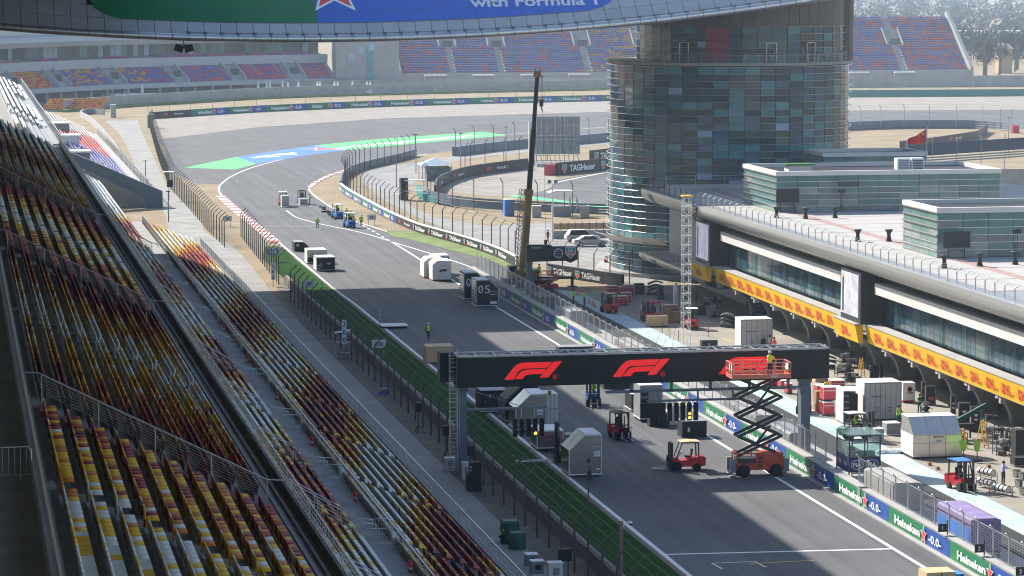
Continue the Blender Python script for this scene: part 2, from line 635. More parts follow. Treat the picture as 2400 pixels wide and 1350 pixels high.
struct('gravel_trap', g, M_grav)
g = MB()
sheet(g, smoothline(GL([(1240, 436), (1300, 422), (1425, 403)]), 3) + GL([(1520, 400), (1520, 490), (1425, 484)]) + smoothline(GL([(1330, 476), (1260, 462), (1225, 450)]), 3), Z[2])
struct('loop_track', g, M_runoff)
g = MB()
sheet(g, GL([(1985, 262), (2400, 258), (2400, 302), (1985, 303)]), Z[2])
struct('far_track', g, M_asph)
g = MB()
sheet(g, GL([(1195, 456), (1260, 462), (1425, 484), (1425, 489), (1260, 468), (1195, 461)]), Z[4])
struct('painted_run_off', g, mat('run_off_green', (.08, .5, .2), .7, var=.15, scale=.3))
# service roads inside the corner
g = MB()
sheet(g, smoothline(GL([(850, 400), (920, 388), (985, 380), (1060, 366), (1180, 348), (1300, 338), (1425, 326)]), 3) + smoothline(GL([(1425, 338), (1300, 352), (1100, 372), (1010, 395), (985, 420), (935, 452), (960, 480), (1000, 500), (1100, 515), (1230, 520), (1425, 520)]), 3)
      + GL([(1600, 520), (1560, 680), (1340, 640), (1235, 612), (1190, 585), (1120, 560), (1000, 520), (900, 470), (850, 430)]), Z[3] + .001)
struct('service_road', g, M_road)
g = MB()
sheet(g, smoothline(GL([(1000, 505), (1080, 500), (1200, 516), (1425, 524), (1425, 540), (1290, 540), (1290, 522), (1140, 530)]), 2), Z[7])
struct('dry_grass_strip', g, M_dirt)
# verge left of the straight
g = MB()
sheet(g, [(39.2, 0), (43.8, 0), (43.8, 330)] + GL([(765, 668), (700, 612), (668, 584), (650, 577), (622, 578)]) + [(39.6, 385)], Z[1])
struct('grass_verge', g, M_turf)
g = MB()
sheet(g, [(43.72, 0), (43.95, 0), (43.95, 385), (43.72, 385)], Z[6])
struct('verge_edge', g, M_soil)
g = MB()
sheet(g, smoothline(GL([(905, 541), (985, 545), (1080, 570), (1150, 595), (1205, 622), (1195, 627), (1130, 606), (1060, 588), (980, 567), (915, 553)]), 3), Z[8])
struct('grass_verge', g, M_turf2)
# concourse path behind the fence
g = MB()
sheet(g, [(20, 0), (36.2, 0), (36.2, 316)] + smoothline(GL([(690, 745), (640, 690), (590, 625), (545, 578), (483, 545), (470, 515), (440, 480), (400, 445), (384, 420), (363, 375), (335, 315), (322, 281)]), 3)
      + smoothline(GL([(245, 283), (275, 308), (300, 350), (320, 395), (352, 450), (385, 500), (400, 560), (440, 640)]), 3) + [(20, 350)], Z[1])
struct('concourse_path', g, M_path)
g = MB()
sheet(g, [(36.1, 0), (39.0, 0), (39.0, 350), (37.6, 350), (36.1, 310)], Z[2])
struct('soil_strip', g, M_soil)
# pit lane
g = MB()
sheet(g, [(62.4, 60), (68.5, 60), (68.5, 345), (66.5, 352), (62.4, 352)], Z[2])
struct('pit_wall_platform', g, M_conc)
g = MB()
sheet(g, [(66.3, 60), (69.15, 60), (69.15, 343), (66.3, 352)], Z[3])
struct('pit_lane', g, M_lane)
g = MB()
sheet(g, [(69.15, 60), (71.6, 60), (71.6, 337), (69.15, 341)], Z[5])
struct('fast_lane', g, M_teal)
g = MB()
sheet(g, [(71.4, 60), (110, 60), (110, 350), (71.4, 337)], Z[1])
struct('pit_apron', g, M_apron)
# faded lettering painted along the fast lane
root = thing('lane_lettering', 'faded white letters painted along the pale teal pit lane', 'lettering')
Mfade = mat('faded_white_paint', (.5, .6, .6), .75, var=.2, scale=.5)
for y in (196, 214, 240, 262, 290):
    letter('crypto.com', Mfade, (70.35, y, Z[8]), (0, -1, 0), (0, 0, 1), 1.4, root, .02, width=12.)
for y0, c in ((178, 'mint'), (208, 'sky'), (250, 'mint'), (300, 'sky')):
    mm = mat('lane_' + c, (.4, .55, .46) if c == 'mint' else (.38, .47, .56), .75, var=.3, scale=.25, detail=8)
    q = MB()
    sheet(q, [(69.2, y0), (71.55, y0 - 2), (71.55, y0 + 12), (69.2, y0 + 14)], Z[6])
    q.build('paint_patch', mm, root)

# painted lines
g = MB()
for pts, w in (([(XL, 20), (XL, 330)] + edgeL, .32),):
    ribbon(g, pts, w, Z[3])
ribbon(g, smoothline([(XR, 20), (XR, 200), (XR, 314)] + GL([(1120, 695), (1060, 656), (1000, 618), (936, 578), (905, 560)]), 4), .3, Z[3])
for a in range(6):
    p, q = G(900 - a * 11, 557 - a * 6.4), G(894 - a * 11, 553.5 - a * 6.4)
    ribbon(g, [p, q], .26, Z[3])
ribbon(g, smoothline(GL([(672, 494), (690, 507), (715, 516), (760, 527), (850, 546), (935, 572), (1020, 598), (1100, 625), (1180, 662), (1235, 690)]), 5), .26, Z[3])
ribbon(g, edgeR[12:], .3, Z[3], off=-.2)
ribbon(g, [(XL, 182.6), (XR, 181.7)], .3, Z[4])
ribbon(g, [G(620, 530), G(745, 530)], .25, Z[4])
for gx, gy in ((46.6, 179.3),):
    ribbon(g, [(gx, gy), (gx + 2.8, gy)], .14, Z[4])
    for k in (0, 2.8):
        ribbon(g, [(gx + k, gy), (gx + k + .2, gy - 1.9)], .14, Z[4])
ribbon(g, GL([(1420, 404), (1320, 424), (1262, 438), (1235, 446)]), .5, Z[4])
struct('painted_lines', g, M_line)
g = MB()
ribbon(g, [(48.9, 178.7), (53.2, 179.)], .13, Z[4])
struct('yellow_line', g, M_yel)
g = MB()
for x in (48.1, 51.9, 55.6):
    ribbon(g, [(x, 20), (x, 200), (x + .1, 420)], .07, Z[2] + .001)
for y, x0, x1 in ((226, 44.5, 59), (318, 44.5, 59), (262, 44.5, 52), (287, 52, 59), (290, 53, 58.5), (293, 52, 58)):
    ribbon(g, [(x0, y), (x1, y - .5)], .1, Z[2] + .002)
R8 = random.Random(5)
for k in range(26):
    x, y = R8.uniform(46, 58), R8.uniform(150, 440)
    ln, dx_ = R8.uniform(6, 30), R8.uniform(-.5, .5)
    ribbon(g, smoothline([(x, y), (x + dx_ * .4, y + ln / 2), (x + dx_, y + ln)], 3), R8.uniform(.08, .22), Z[2] + .003 + .0001 * k)
struct('track_seams', g, mat('rubber_mark', (.085, .085, .085), .85, var=.3, scale=2))
# apron markings
g = MB()
for a, b in (((1735, 780), (1760, 812)), ((1690, 792), (1712, 800)), ((1500, 715), (1508, 728)), ((1548, 708), (1556, 724))):
    ribbon(g, [G(*a), G(*b)], .18, Z[3])
struct('apron_marking', g, M_yel)
# kerbs
def kerb(name, pts, w, step, label, hz=.05):
    root = thing(name, label, 'kerb')
    P = resample(pts, step)
    for i in range(len(P) - 1):
        q = MB()
        ribbon(q, [P[i], P[i + 1]], w, Z[5] + hz)
        q.build('kerb_block', M_kred if i % 2 else M_white, root)
    rebase(root, (*P[0], 0))


kerb('kerb', GL([(517, 460), (540, 482), (575, 511), (612, 540), (646, 569)]), 1.5, 2.7, 'red and white striped kerb along the brown grass beside the 50 board')
kerb('kerb', smoothline(GL([(812, 399), (772, 412), (742, 427), (726, 440)]), 4), .9, 3., 'short red and white kerb on the inside of the far bend')

# painted sponsor logo on the run-off
root = thing('painted_logo', 'green and blue sponsor logo painted on the grey run-off of the far bend', 'painted logo')
for nm, pts, c in (('green_field', [(433, 393), (555, 368), (600, 384.5), (550, 397.5)], (.1, .5, .16)), ('blue_field', [(555, 368), (650, 353), (737, 341), (807, 352), (700, 367), (600, 384.5)], (.06, .18, .62)),
                   ('green_field', [(737, 341), (900, 325), (1130, 309), (1190, 317), (1000, 334), (807, 352)], (.1, .5, .16))):
    q = MB()
    sheet(q, GL(pts), Z[4])
    q.build(nm, mat('paint_' + nm, c, .75, var=.12, scale=.2), root)
a, b = Vector((*G(1110, 318), Z[5])), Vector((*G(815, 346), Z[5]))
letter('Heineken', M_line, (a + b) / 2, b - a, (0, 0, 1), 4.6, root, .04, width=(b - a).length)
a, b = Vector((*G(700, 358), Z[5])), Vector((*G(598, 371), Z[5]))
letter('-0.0-', M_line, (a + b) / 2, b - a, (0, 0, 1), 4.6, root, .05, width=(b - a).length)
place(STAR, (*G(760, 349), Z[5]), (1, .2, 0), (0, 0, 1), 9.5, root)

# ---------------------------------------------------------------- fences and barriers
def fence(name, pts, step, h, lean, label, cat='fence', tip=.75, r=.06, wires=9, mesh=None, m=None, mw=None, group=None, wl=True):
    """posts with bent tips (lean: metres towards the +x side of travel), wires between them"""
    P = resample(pts, step)
    root = thing(name, label, cat, group=group)
    W = MB()
    shape = {}
    n = len(P)
    tops = []
    for i, p in enumerate(P):
        a, b = P[max(i - 1, 0)], P[min(i + 1, n - 1)]
        d = Vector((b[0] - a[0], b[1] - a[1], 0)).normalized()
        nx = Vector((d.y, -d.x, 0))
        key = (round(nx.x, 1), round(nx.y, 1))
        if key not in shape:
            q = MB()
            q.bar((0, 0, 0), (0, 0, h), r * 2)
            if lean:
                q.bar((0, 0, h), nx * lean + Vector((0, 0, h + tip)), r * 1.7)
            shape[key] = q.mesh('post', m or M_post)
        link('post', shape[key], root, (p[0], p[1], 0))
        tops.append((p, nx))
    zs = [.3 + (h - .3) * k / (wires - 1) for k in range(wires)]
    for (p, nx), (q, nq) in zip(tops, tops[1:]):
        for z in zs:
            W.bar((p[0], p[1], z), (q[0], q[1], z), .013)
        if lean:
            for t in (.5, 1.):
                W.bar(Vector((p[0], p[1], h)) + nx * lean * t + Vector((0, 0, tip * t)), Vector((q[0], q[1], h)) + nq * lean * t + Vector((0, 0, tip * t)), .022)
    o = W.build('fence_wires', mw or M_wire, root)
    o['kind'] = 'stuff'
    if mesh:
        q = MB()
        for (p, nx), (e, nq) in zip(tops, tops[1:]):
            q.add([(p[0], p[1], .1), (e[0], e[1], .1), (e[0], e[1], mesh), (p[0], p[1], mesh)], [(0, 1, 2, 3)])
        o = q.build('wire_mesh', M_mesh, root)
        o['kind'] = 'stuff'
    rebase(root, (*P[0], 0))
    return root


fence('debris_fence', [(37.5, 150), (37.55, 335)], 4., 3.35, .75, 'tall dark catch fence with bent tops between the concourse path and the grass verge', mesh=3.3)
fence('debris_fence', [(38.2, 352), (40., 417)], 3.6, 3.4, .8, 'catch fence with bent tops behind the blue 100 board', mesh=2.2)
fence('debris_fence', smoothline(GL([(526, 580), (515, 568), (497, 552), (478, 530), (452, 500), (425, 470), (398, 440), (388, 415), (372, 375), (350, 296)]), 4), 4., 3.4, .8, 'long dark catch fence running beside the pale path to the far bend', mesh=3.2, wires=7)
g = MB()
g.bb(38.85, 39.2, 60, 352, 0, 1.02)
tag(g.build('trackside_wall', M_soil), 'low stained concrete wall between the catch fence and the grass verge', 'wall')
g = MB()
g.bb(39.08, 39.24, 60, 352, 1.02, 1.07)
g.build('wall_cap', M_concl, bpy.data.objects['trackside_wall'])


def polyline_wall(mb, pts, h, t=.35, z0=0., mi=0):
    n = len(pts)
    for i in range(n - 1):
        a, b = Vector((*pts[i], 0)), Vector((*pts[i + 1], 0))
        d = (b - a).normalized()
        q = Vector((d.y, -d.x, 0)) * t / 2
        ps = [a - q, b - q, b + q, a + q]
        mb.add([(p.x, p.y, z0) for p in ps] + [(p.x, p.y, h) for p in ps], [(4, 5, 6, 7), (0, 1, 5, 4), (1, 2, 6, 5), (2, 3, 7, 6), (3, 0, 4, 7)], mi)


def along(pts, s):
    for a, b in zip(pts, pts[1:]):
        L = math.dist(a, b)
        d = Vector((b[0] - a[0], b[1] - a[1], 0)) / L
        if s <= L:
            return Vector((a[0], a[1], 0)) + d * s, d
        s -= L
    return Vector((*pts[-1], 0)), d


def length(pts):
    return sum(math.dist(a, b) for a, b in zip(pts, pts[1:]))


def cut(pts, s0, s1, n=3):
    return [tuple(along(pts, s0 + (s1 - s0) * k / n)[0][:2]) for k in range(n + 1)]


def beer_unit(root, pts, s, u, h, z0, side, m=None, small=False):
    """one sponsor unit of length u on the face `side` (+1: right of travel is hidden) of a wall: green with name, star, blue with 0.0"""
    off = .26

    def face(s0, s1, mm, nm):
        q = MB()
        P = cut(pts, s0, s1, 2)
        vs = []
        for i, p in enumerate(P):
            d = along(pts, s0 + (s1 - s0) * i / 2)[1]
            nn = Vector((d.y, -d.x, 0)) * side
            vs += [(p[0] + nn.x * off, p[1] + nn.y * off, z0), (p[0] + nn.x * off, p[1] + nn.y * off, z0 + h)]
        q.add(vs, [(0, 2, 3, 1), (2, 4, 5, 3)] if side > 0 else [(1, 3, 2, 0), (3, 5, 4, 2)])
        return q.build(nm, mm, root)
    face(s, s + u * .6, M_grn, 'green_board')
    face(s + u * .6 + .01, s + u - .01, M_blu, 'blue_board')

    def at(t):
        p, d = along(pts, s + t * u)
        nn = Vector((d.y, -d.x, 0)) * side
        xd = d if side > 0 else d
        return p + nn * (off + .09) + Vector((0, 0, z0 + h / 2)), xd, nn
    p, xd, nn = at(.335)
    letter('Heineken', M_bwht, p, xd, nn, h * .48, root, .055, width=u * .42)
    p, xd, nn = at(.605)
    place(STAR, p, xd, nn, h * .95, root)
    p, xd, nn = at(.785)
    letter('-0.0-', M_bwht, p, xd, nn, h * .48, root, .03, width=u * .2)


def tag_unit(root, pts, s, u, h, z0, side):
    off = .26
    p, d = along(pts, s + u * .12)
    nn = Vector((d.y, -d.x, 0)) * side
    place(SHIELD, p + nn * (off + .09) + Vector((0, 0, z0 + h / 2)), d, nn, h * .62, root)
    p, d = along(pts, s + u * .6)
    nn = Vector((d.y, -d.x, 0)) * side
    letter('TAGHeuer', M_bwht, p + nn * (off + .09) + Vector((0, 0, z0 + h * .5)), d, nn, h * .5, root, .045, width=u * .68)


def black_face(root, pts, s0, s1, h, z0, side, n=6):
    q = MB()
    vs = []
    for i in range(n + 1):
        p, d = along(pts, s0 + (s1 - s0) * i / n)
        nn = Vector((d.y, -d.x, 0)) * side
        vs += [(p.x + nn.x * .26, p.y + nn.y * .26, z0), (p.x + nn.x * .26, p.y + nn.y * .26, z0 + h)]
    q.add(vs, [(2 * i, 2 * i + 2, 2 * i + 3, 2 * i + 1) if side > 0 else (2 * i + 1, 2 * i + 3, 2 * i + 2, 2 * i) for i in range(n)])
    return q.build('black_board', M_bblk, root)


def race_words(root, pts, s, h, z0, side):
    p, d = along(pts, s)
    nn = Vector((d.y, -d.x, 0)) * side
    o = Vector((0, 0, z0 + h / 2)) + nn * .36
    place(F1S, p + o, d, nn, h * 1.5, root)
    p, d = along(pts, s + 5.5)
    nn = Vector((d.y, -d.x, 0)) * side
    letter('Formula 1', M_bwht, p + Vector((0, 0, z0 + h / 2)) + nn * .36, d, nn, h * .34, root, .03, width=4.)


# pit wall between the straight and the pit lane (camera sees its -x face: travel towards the camera, face on the right)
pw = thing('pit_wall', 'long pit wall with green and blue sponsor boards between the straight and the pit lane', 'wall')
g = MB()
g.bb(61.75, 62.35, 120, 196.4, 0, 1.28)
g.bb(61.75, 62.35, 197.2, 356, 0, 1.28)
g.build('wall', M_conc, pw)
g = MB()
g.bb(61.72, 62.5, 120, 196.4, 1.28, 1.34)
g.bb(61.72, 62.5, 197.2, 356, 1.28, 1.34)
g.bb(61.3, 61.74, 120, 356, .006, .1)
g.build('wall_cap', M_concl, pw)
g = MB()
g.bb(61.62, 61.74, 196.45, 197.15, .1, 1.3)
g.build('joint_plate', M_grey, pw)
line = [(61.935, 356), (61.935, 120)]
for k in range(19):
    y = 354 - 12.6 * k
    beer_unit(pw, line, 356 - y, 12.56, 1.12, .12, 1)
rebase(pw, (62, 238, 0))

# debris mesh fence standing on the pit wall: one panel object per bay
pf = thing('pit_wall_fence', 'galvanised mesh fence panels standing along the top of the pit wall', 'fence')
q = MB()
bay = 2.75
for yy in (0.03, bay - .03):
    q.bar((0, yy, 0), (0, yy, 1.75), .07)
    q.bar((0, yy, 1.75), (-.22, yy, 2.), .06)
q.bar((0, 0, 1.72), (0, bay, 1.72), .05)
q.bar((0, 0, .08), (0, bay, .08), .04)
for k in range(9):
    q.bar((0, 0, .22 + k * .17), (0, bay, .22 + k * .17), .012)
for k in range(1, 6):
    q.bar((0, k * bay / 6, .1), (0, k * bay / 6, 1.7), .01)
pm = q.mesh('fence_panel', M_steel)
y = 122.
while y < 352:
    if not 199.5 < y + 1.4 < 208.5:
        link('fence_panel', pm, pf, (62.4 if y > 197 else 62.32, y, 1.34))
    y += bay
rebase(pf, (62.4, 238, 1.34))

# inside barrier of the far bend with boards and catch fence
ib = smoothline(GL([(798, 447), (812, 458), (838, 474), (870, 492), (905, 511), (945, 530), (985, 546), (1030, 559), (1080, 573), (1130, 589), (1175, 606), (1212, 625)]), 4)
root = thing('corner_barrier', 'white topped barrier with green, blue and black boards curving along the pit exit', 'barrier')
g = MB()
polyline_wall(g, ib, 1.35)
g.build('wall', M_bwht, root)
L = length(ib)
u = 11.2
kx = 0
while u * (kx + 1) < L * .57:
    beer_unit(root, ib, u * kx, u - .04, 1.1, .1, 1)
    kx += 1
s0 = u * kx
black_face(root, ib, s0, L - .5, 1.1, .1, 1, 40)
race_words(root, ib, s0 + 4, 1.1, .1, 1)
s = s0 + 13
while s + 8.2 < L:
    tag_unit(root, ib, s, 7.9, 1.1, .1, 1)
    s += 8.2
rebase(root, (*ib[0], 0))
fence('debris_fence', [(p[0] + .9, p[1] + .5) for p in ib[:-1]], 4.6, 3.9, -.7, 'dark catch fence with bent tops behind the boards of the pit exit', wires=9, mesh=None)
ob = smoothline(GL([(798, 445), (802, 425), (820, 410), (850, 398), (890, 388), (940, 376), (975, 366)]), 4)
root = thing('corner_barrier', 'dark guard rail on the inside of the far bend', 'barrier')
g = MB()
polyline_wall(g, ob, 1.5)
g.build('wall', M_bluegrey, root)
rebase(root, (*ob[0], 0))
fence('debris_fence', [(p[0] + .6, p[1] - 1.) for p in ob], 5., 4.2, -.7, 'catch fence above the dark guard rail of the far bend', wires=7)
ob2 = smoothline(GL([(1065, 366), (1150, 355), (1250, 345), (1340, 339), (1430, 330)]), 3)
root = thing('corner_barrier', 'dark tyre barrier along the far side of the service road', 'barrier')
g = MB()
polyline_wall(g, ob2, 1.9, 1.)
g.build('wall', M_bluegrey, root)
rebase(root, (*ob2[0], 0))
fence('debris_fence', [(p[0], p[1] - 1.5) for p in ob2], 9., 5., -.6, 'sparse catch fence behind the tyre barrier of the far bend', wires=5)
# loop in the middle distance: barrier with dark boards, guard rail and fence
lb = smoothline(GL([(1020, 462), (1022, 450), (1040, 434), (1090, 417), (1150, 407), (1236, 396)]), 4)
root = thing('loop_barrier', 'black board barrier curving round the inner gravel trap', 'barrier')
g = MB()
polyline_wall(g, lb, 2.0)
g.build('wall', M_bblk, root)
for t in (.22, .5, .78):
    race_words(root, lb, length(lb) * t, 1.6, .2, 1)
rebase(root, (*lb[0], 0))
lb2 = smoothline(GL([(1000, 452), (1002, 468), (1030, 480), (1080, 488), (1140, 494), (1230, 499), (1425, 508)]), 4)
root = thing('guard_rail', 'stacked steel guard rails along the near edge of the inner gravel trap', 'guard rail')
for k in range(4):
    g = MB()
    polyline_wall(g, lb2, .62 + .42 * k, .12, .3 + .42 * k)
    g.build('rail', M_bluegrey, root)
g = MB()
polyline_wall(g, [(p[0] - .3, p[1] + 6) for p in lb2], 1., .9)
g.build('tyre_wall', M_tealb, root)
rebase(root, (*lb2[0], 0))
fence('debris_fence', [(p[0], p[1] - 1) for p in lb2], 6.2, 4.6, .7, 'catch fence behind the stacked guard rails of the inner loop', wires=6)
fence('debris_fence', smoothline(GL([(1090, 408), (1110, 400), (1180, 392), (1290, 376)]), 3), 7., 5., .6, 'catch fence behind the black boards of the inner loop', wires=6)
for pts, hh, lab in (([(1305, 411), (1425, 399)], 2.3, 'black watch sponsor board standing by the dry grass, lower one'), ([(1383, 384), (1425, 379)], 2.6, 'black watch sponsor board standing by the dry grass, upper one')):
    p = GL(pts)
    p[1] = (p[0][0] + (p[1][0] - p[0][0]) * 1.6, p[0][1] + (p[1][1] - p[0][1]) * 1.6)
    root = thing('sponsor_board', lab, 'board')
    g = MB()
    polyline_wall(g, p, hh)
    g.build('board', M_bblk, root)
    for k in range(2):
        tag_unit(root, p, .5 + k * 13, 12.5, hh, 0, 1)
    rebase(root, (*p[0], 0))
g = MB()
polyline_wall(g, GL([(1281, 412), (1304, 410)]), 2., 1.)
tag(g.build('barrier_block', M_case), 'bright red barrier block beside the black watch board', 'barrier')
# board at the pit lane entrance from the tower
tb = GL([(1284, 645), (1330, 652), (1460, 672)])
root = thing('sponsor_board', 'black watch sponsor board beside the pit exit, in front of the parked cars', 'board')
g = MB()
polyline_wall(g, tb, 1.45)
g.build('board', M_bblk, root)
for k in range(2):
    tag_unit(root, tb, .1 + k * 6.1, 6., 1.4, 0, 1)
place(SHIELD, along(tb, 13.)[0] + Vector((-.05, -.21, .72)), along(tb, 13.)[1], Vector((along(tb, 13.)[1].y, -along(tb, 13.)[1].x, 0)), .85, root)
rebase(root, (*tb[0], 0))
fence('debris_fence', [(p[0] + .5, p[1] + 3) for p in tb] + [G(1520, 668)], 3.4, 3.2, -.6, 'short catch fence behind the watch board of the pit exit', wires=6)

# far wall with sponsor boards across the end of the run-off
fw = GL([(352, 279), (470, 271), (600, 263), (750, 256), (900, 250), (1130, 243), (1450, 236)])
root = thing('far_barrier', 'long green and blue sponsor wall at the far edge of the gravel trap', 'barrier')
g = MB()
polyline_wall(g, fw, 1.75)
g.build('wall', M_grn, root)
black_face(root, fw, .1, 16.5, 1.7, .03, 1, 2)
race_words(root, fw, 6, 1.5, .2, 1)
s = 17.
L = length(fw)
while s + 14 < L:
    beer_unit(root, fw, s, 13.9 if s > 60 else 14.9, 1.7, .03, 1)
    s += 14. if s > 60 else 15.
rebase(root, (*fw[0], 0))
g = MB()
polyline_wall(g, GL([(1960, 228), (2420, 225)]), 2.1, .6)
tag(g.build('far_barrier', M_tealb), 'plain teal barrier across the far gravel right of the tower', 'barrier')
fence('debris_fence', [(p[0], p[1] + 9) for p in fw], 9., 4.6, 0, 'thin fence on poles behind the far sponsor wall', wires=5, r=.05, m=M_grey, mw=M_grey)
fence('debris_fence', GL([(1985, 216), (2400, 214)]), 8., 4.6, 0, 'thin fence on poles behind the teal barrier', wires=5, r=.05, m=M_grey, mw=M_grey)
# right side loop beyond the tower
rb = smoothline(GL([(1970, 307), (2060, 303), (2170, 301), (2290, 302), (2350, 306), (2374, 310)]), 3)
root = thing('corner_barrier', 'grey guard rail and tyre barrier right of the tower beyond the pavilion roofs', 'barrier')
for k in range(3):
    g = MB()
    polyline_wall(g, rb, .75 + .55 * k, .14, .35 + .55 * k)
    g.build('rail', M_bluegrey, root)
g = MB()
polyline_wall(g, [(p[0], p[1] + 1.2) for p in rb[:10]], 2., .8)
g.build('tyre_wall', M_bluegrey, root)
rebase(root, (*rb[0], 0))
fence('debris_fence', [(p[0], p[1] - 1) for p in rb], 6.3, 5., -.7, 'catch fence above the guard rail right of the tower', wires=5, m=M_grey)
g = MB()
g.box((*G(2379, 312), .9), (1.6, 1.2, 1.8))
tag(g.build('barrier_block', M_case), 'red block at the right end of the grey guard rail', 'barrier')
bb_ = GL([(2110, 351), (2200, 340), (2290, 326), (2313, 310)])
root = thing('sponsor_board', 'long black board wall behind the pavilion roofs and the red flag', 'board')
g = MB()
polyline_wall(g, bb_, 1.8)
g.build('board', M_bblk, root)
race_words(root, bb_, length(bb_) * .36, 1.7, .1, 1)
rebase(root, (*bb_[0], 0))
root = thing('screen_fence', 'dark blue fabric covered fence on the ramp above the grey wall', 'fence')
p = GL([(2125, 372), (2420, 352)], 3.5)
g = MB()
polyline_wall(g, p, 6., .1, 3.8)
g.build('fabric', mat('navy_fabric', (.03, .042, .075), .8, var=.15, scale=.4), root)
for k in range(6):
    q, d = along(p, length(p) * k / 5.2)
    g = MB()
    g.bar((q.x, q.y - .15, 0), (q.x, q.y - .15, 7.), .14)
    g.build('post', M_grey, root)
g = MB()
for k in range(3):
    polyline_wall(g, [(a[0], a[1] - .8) for a in p], 2.7 + .45 * k, .1, 2.45 + .45 * k)
g.build('guard_rail', M_bluegrey, root)
rebase(root, (*p[0], 0))
g = MB()
polyline_wall(g, GL([(2040, 475), (2420, 470)], 0), 5.2, .6)
tag(g.build('retaining_wall', M_conc), 'tall plain grey concrete wall behind the right hand pavilion', 'wall')
# ---------------------------------------------------------------- main grandstand (both tiers are one building)
gs = thing('main_grandstand', 'huge shaded concrete grandstand with rows of yellow, white and dark red seats', 'grandstand')


def steps(x0, z0, dx, dz, n, base):
    """stepped profile in (x, z) climbing towards -x, closed underneath"""
    p = []
    x, z = x0, z0
    for i in range(n):
        p += [(x, z), (x - dx, z)]
        x -= dx
        z += dz
    p += [(x, base), (x0, base)]
    return p


UP = dict(x=11.7, z=16.25, dx=.9, dz=.45, n=10)          # row i seat line: x - dx*i, floor z + dz*i
LO = dict(x=31.5, z=1.2, dx=.8, dz=.33, n=9)
L2 = dict(x=22.6, z=4.5, dx=.8, dz=.46, n=5)
g = MB()
g.prism(steps(12.15, 16.25, .9, .45, 10, 15.5), 50, 363, 'Y')
g.bb(12.15, 13.1, 50, 363, 15.5, 16.1)
g.bb(-9, 3.14, 50, 363, 20.0, 20.75)
g.build('upper_terrace', M_conc2, gs)
g = MB()
g.prism(steps(31.9, 1.2, .8, .33, 9, 0), 90, 395, 'Y')
g.bb(32.2, 32.3, 90, 395, 0, 1.2)
g.bb(22.95, 24.7, 90, 395, 0, 4.2)
g.prism(steps(22.95, 4.5, .8, .46, 6, 0), 90, 460, 'Y')
g.build('lower_terrace', M_conc2, gs)
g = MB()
g.bb(31.9, 32.2, 90, 395, 0, .15)  # black floor strip painting in the shadow gap behind the front rail
g.build('gap_shade', M_black, gs)
g = MB()
g.bb(12.95, 13.12, 50, 363, 16.1, 16.5)
g.build('parapet', mat('parapet_concrete', (.12, .12, .12), .8, var=.2, scale=.6), gs)
g = MB()
g.bb(13.1, 13.3, 50, 363, 15.2, 16.2)
g.bb(2.4, 2.6, 50, 363, 20.7, 21.4)
g.bb(-9, -8.7, 50, 363, 20.7, 42)
g.build('wall', M_conc, gs)
for x in (13.4,):
    for y in range(60, 360, 14):
        q = MB()
        q.bb(13.3, 14., y, y + .7, 8, 15.2)
        q.build('column', M_conc, gs)
# cable trays along the foot of the parapet
g = MB()
g.bb(12.25, 12.4, 50, 363, 16.1, 16.2)
g.bb(12.6, 12.72, 50, 363, 16.1, 16.2)
g.build('cable_tray', M_grey, gs)
roof = MB()
roof.prism([(-30, 44.5), (-30, 46), (8, 45.5), (21.2, 43.3), (22.3, 42.3), (21.2, 42)], -60, 392, 'Y')
roof.build('roof', M_grey, gs)

MAJ = [48, 113.5, 178, 243, 308]
MIN = [95, 145.5, 210.5, 275.5, 335]
LOST = [146, 168.5, 191, 213.5, 236, 258.5, 281, 303.5, 326, 348.5]


def hsh(a, b):
    v = math.sin(a * 12.9898 + b * 78.233) * 43758.5453
    return v - math.floor(v)


def pick(y, i, tier):
    if tier == 'U':
        d = min(abs(y - m) for m in MAJ)
        r = .97 - d / 36.
        if y < 113:
            r *= .68
    else:
        ph = ((y + 5 * i) % 62.) / 62.
        r = .4 + .38 * math.cos(ph * 2 * math.pi)
    q = hsh(i * 7.1 + math.floor(y / .74), i + .3)
    r += (q - .5) * .5 + (hsh(math.floor(y / 2.6), i) - .5) * .28
    return 0 if r < .25 else 1 if r < .47 else 2 if r < .6 else 3 if r < .93 else 4


def seat_mesh(fold, mi):
    b = MB()
    b.bb(-.03, .02, -.33, .33, .42, .8, mi)           # backrest (uphill side)
    b.add([(-.03, -.33, .8), (-.03, .33, .8), (.02, .33, .8), (.02, -.33, .8), (-.07, -.26, .86), (-.07, .26, .86), (-.03, .26, .86), (-.03, -.26, .86)],
          [(4, 5, 6, 7), (0, 1, 5, 4), (2, 3, 7, 6), (1, 2, 6, 5), (3, 0, 4, 7)], mi)
    if fold:
        b.box((.17, 0, .62), (.07, .64, .42), mi, m=Matrix.Rotation(R(12), 3, 'Y'))
    else:
        b.bb(.02, .44, -.34, .34, .39, .45, mi)
        b.bb(.42, .46, -.32, .32, .35, .44, mi)
    b.bb(.02, .08, -.04, .04, 0, .4, mi)
    return b


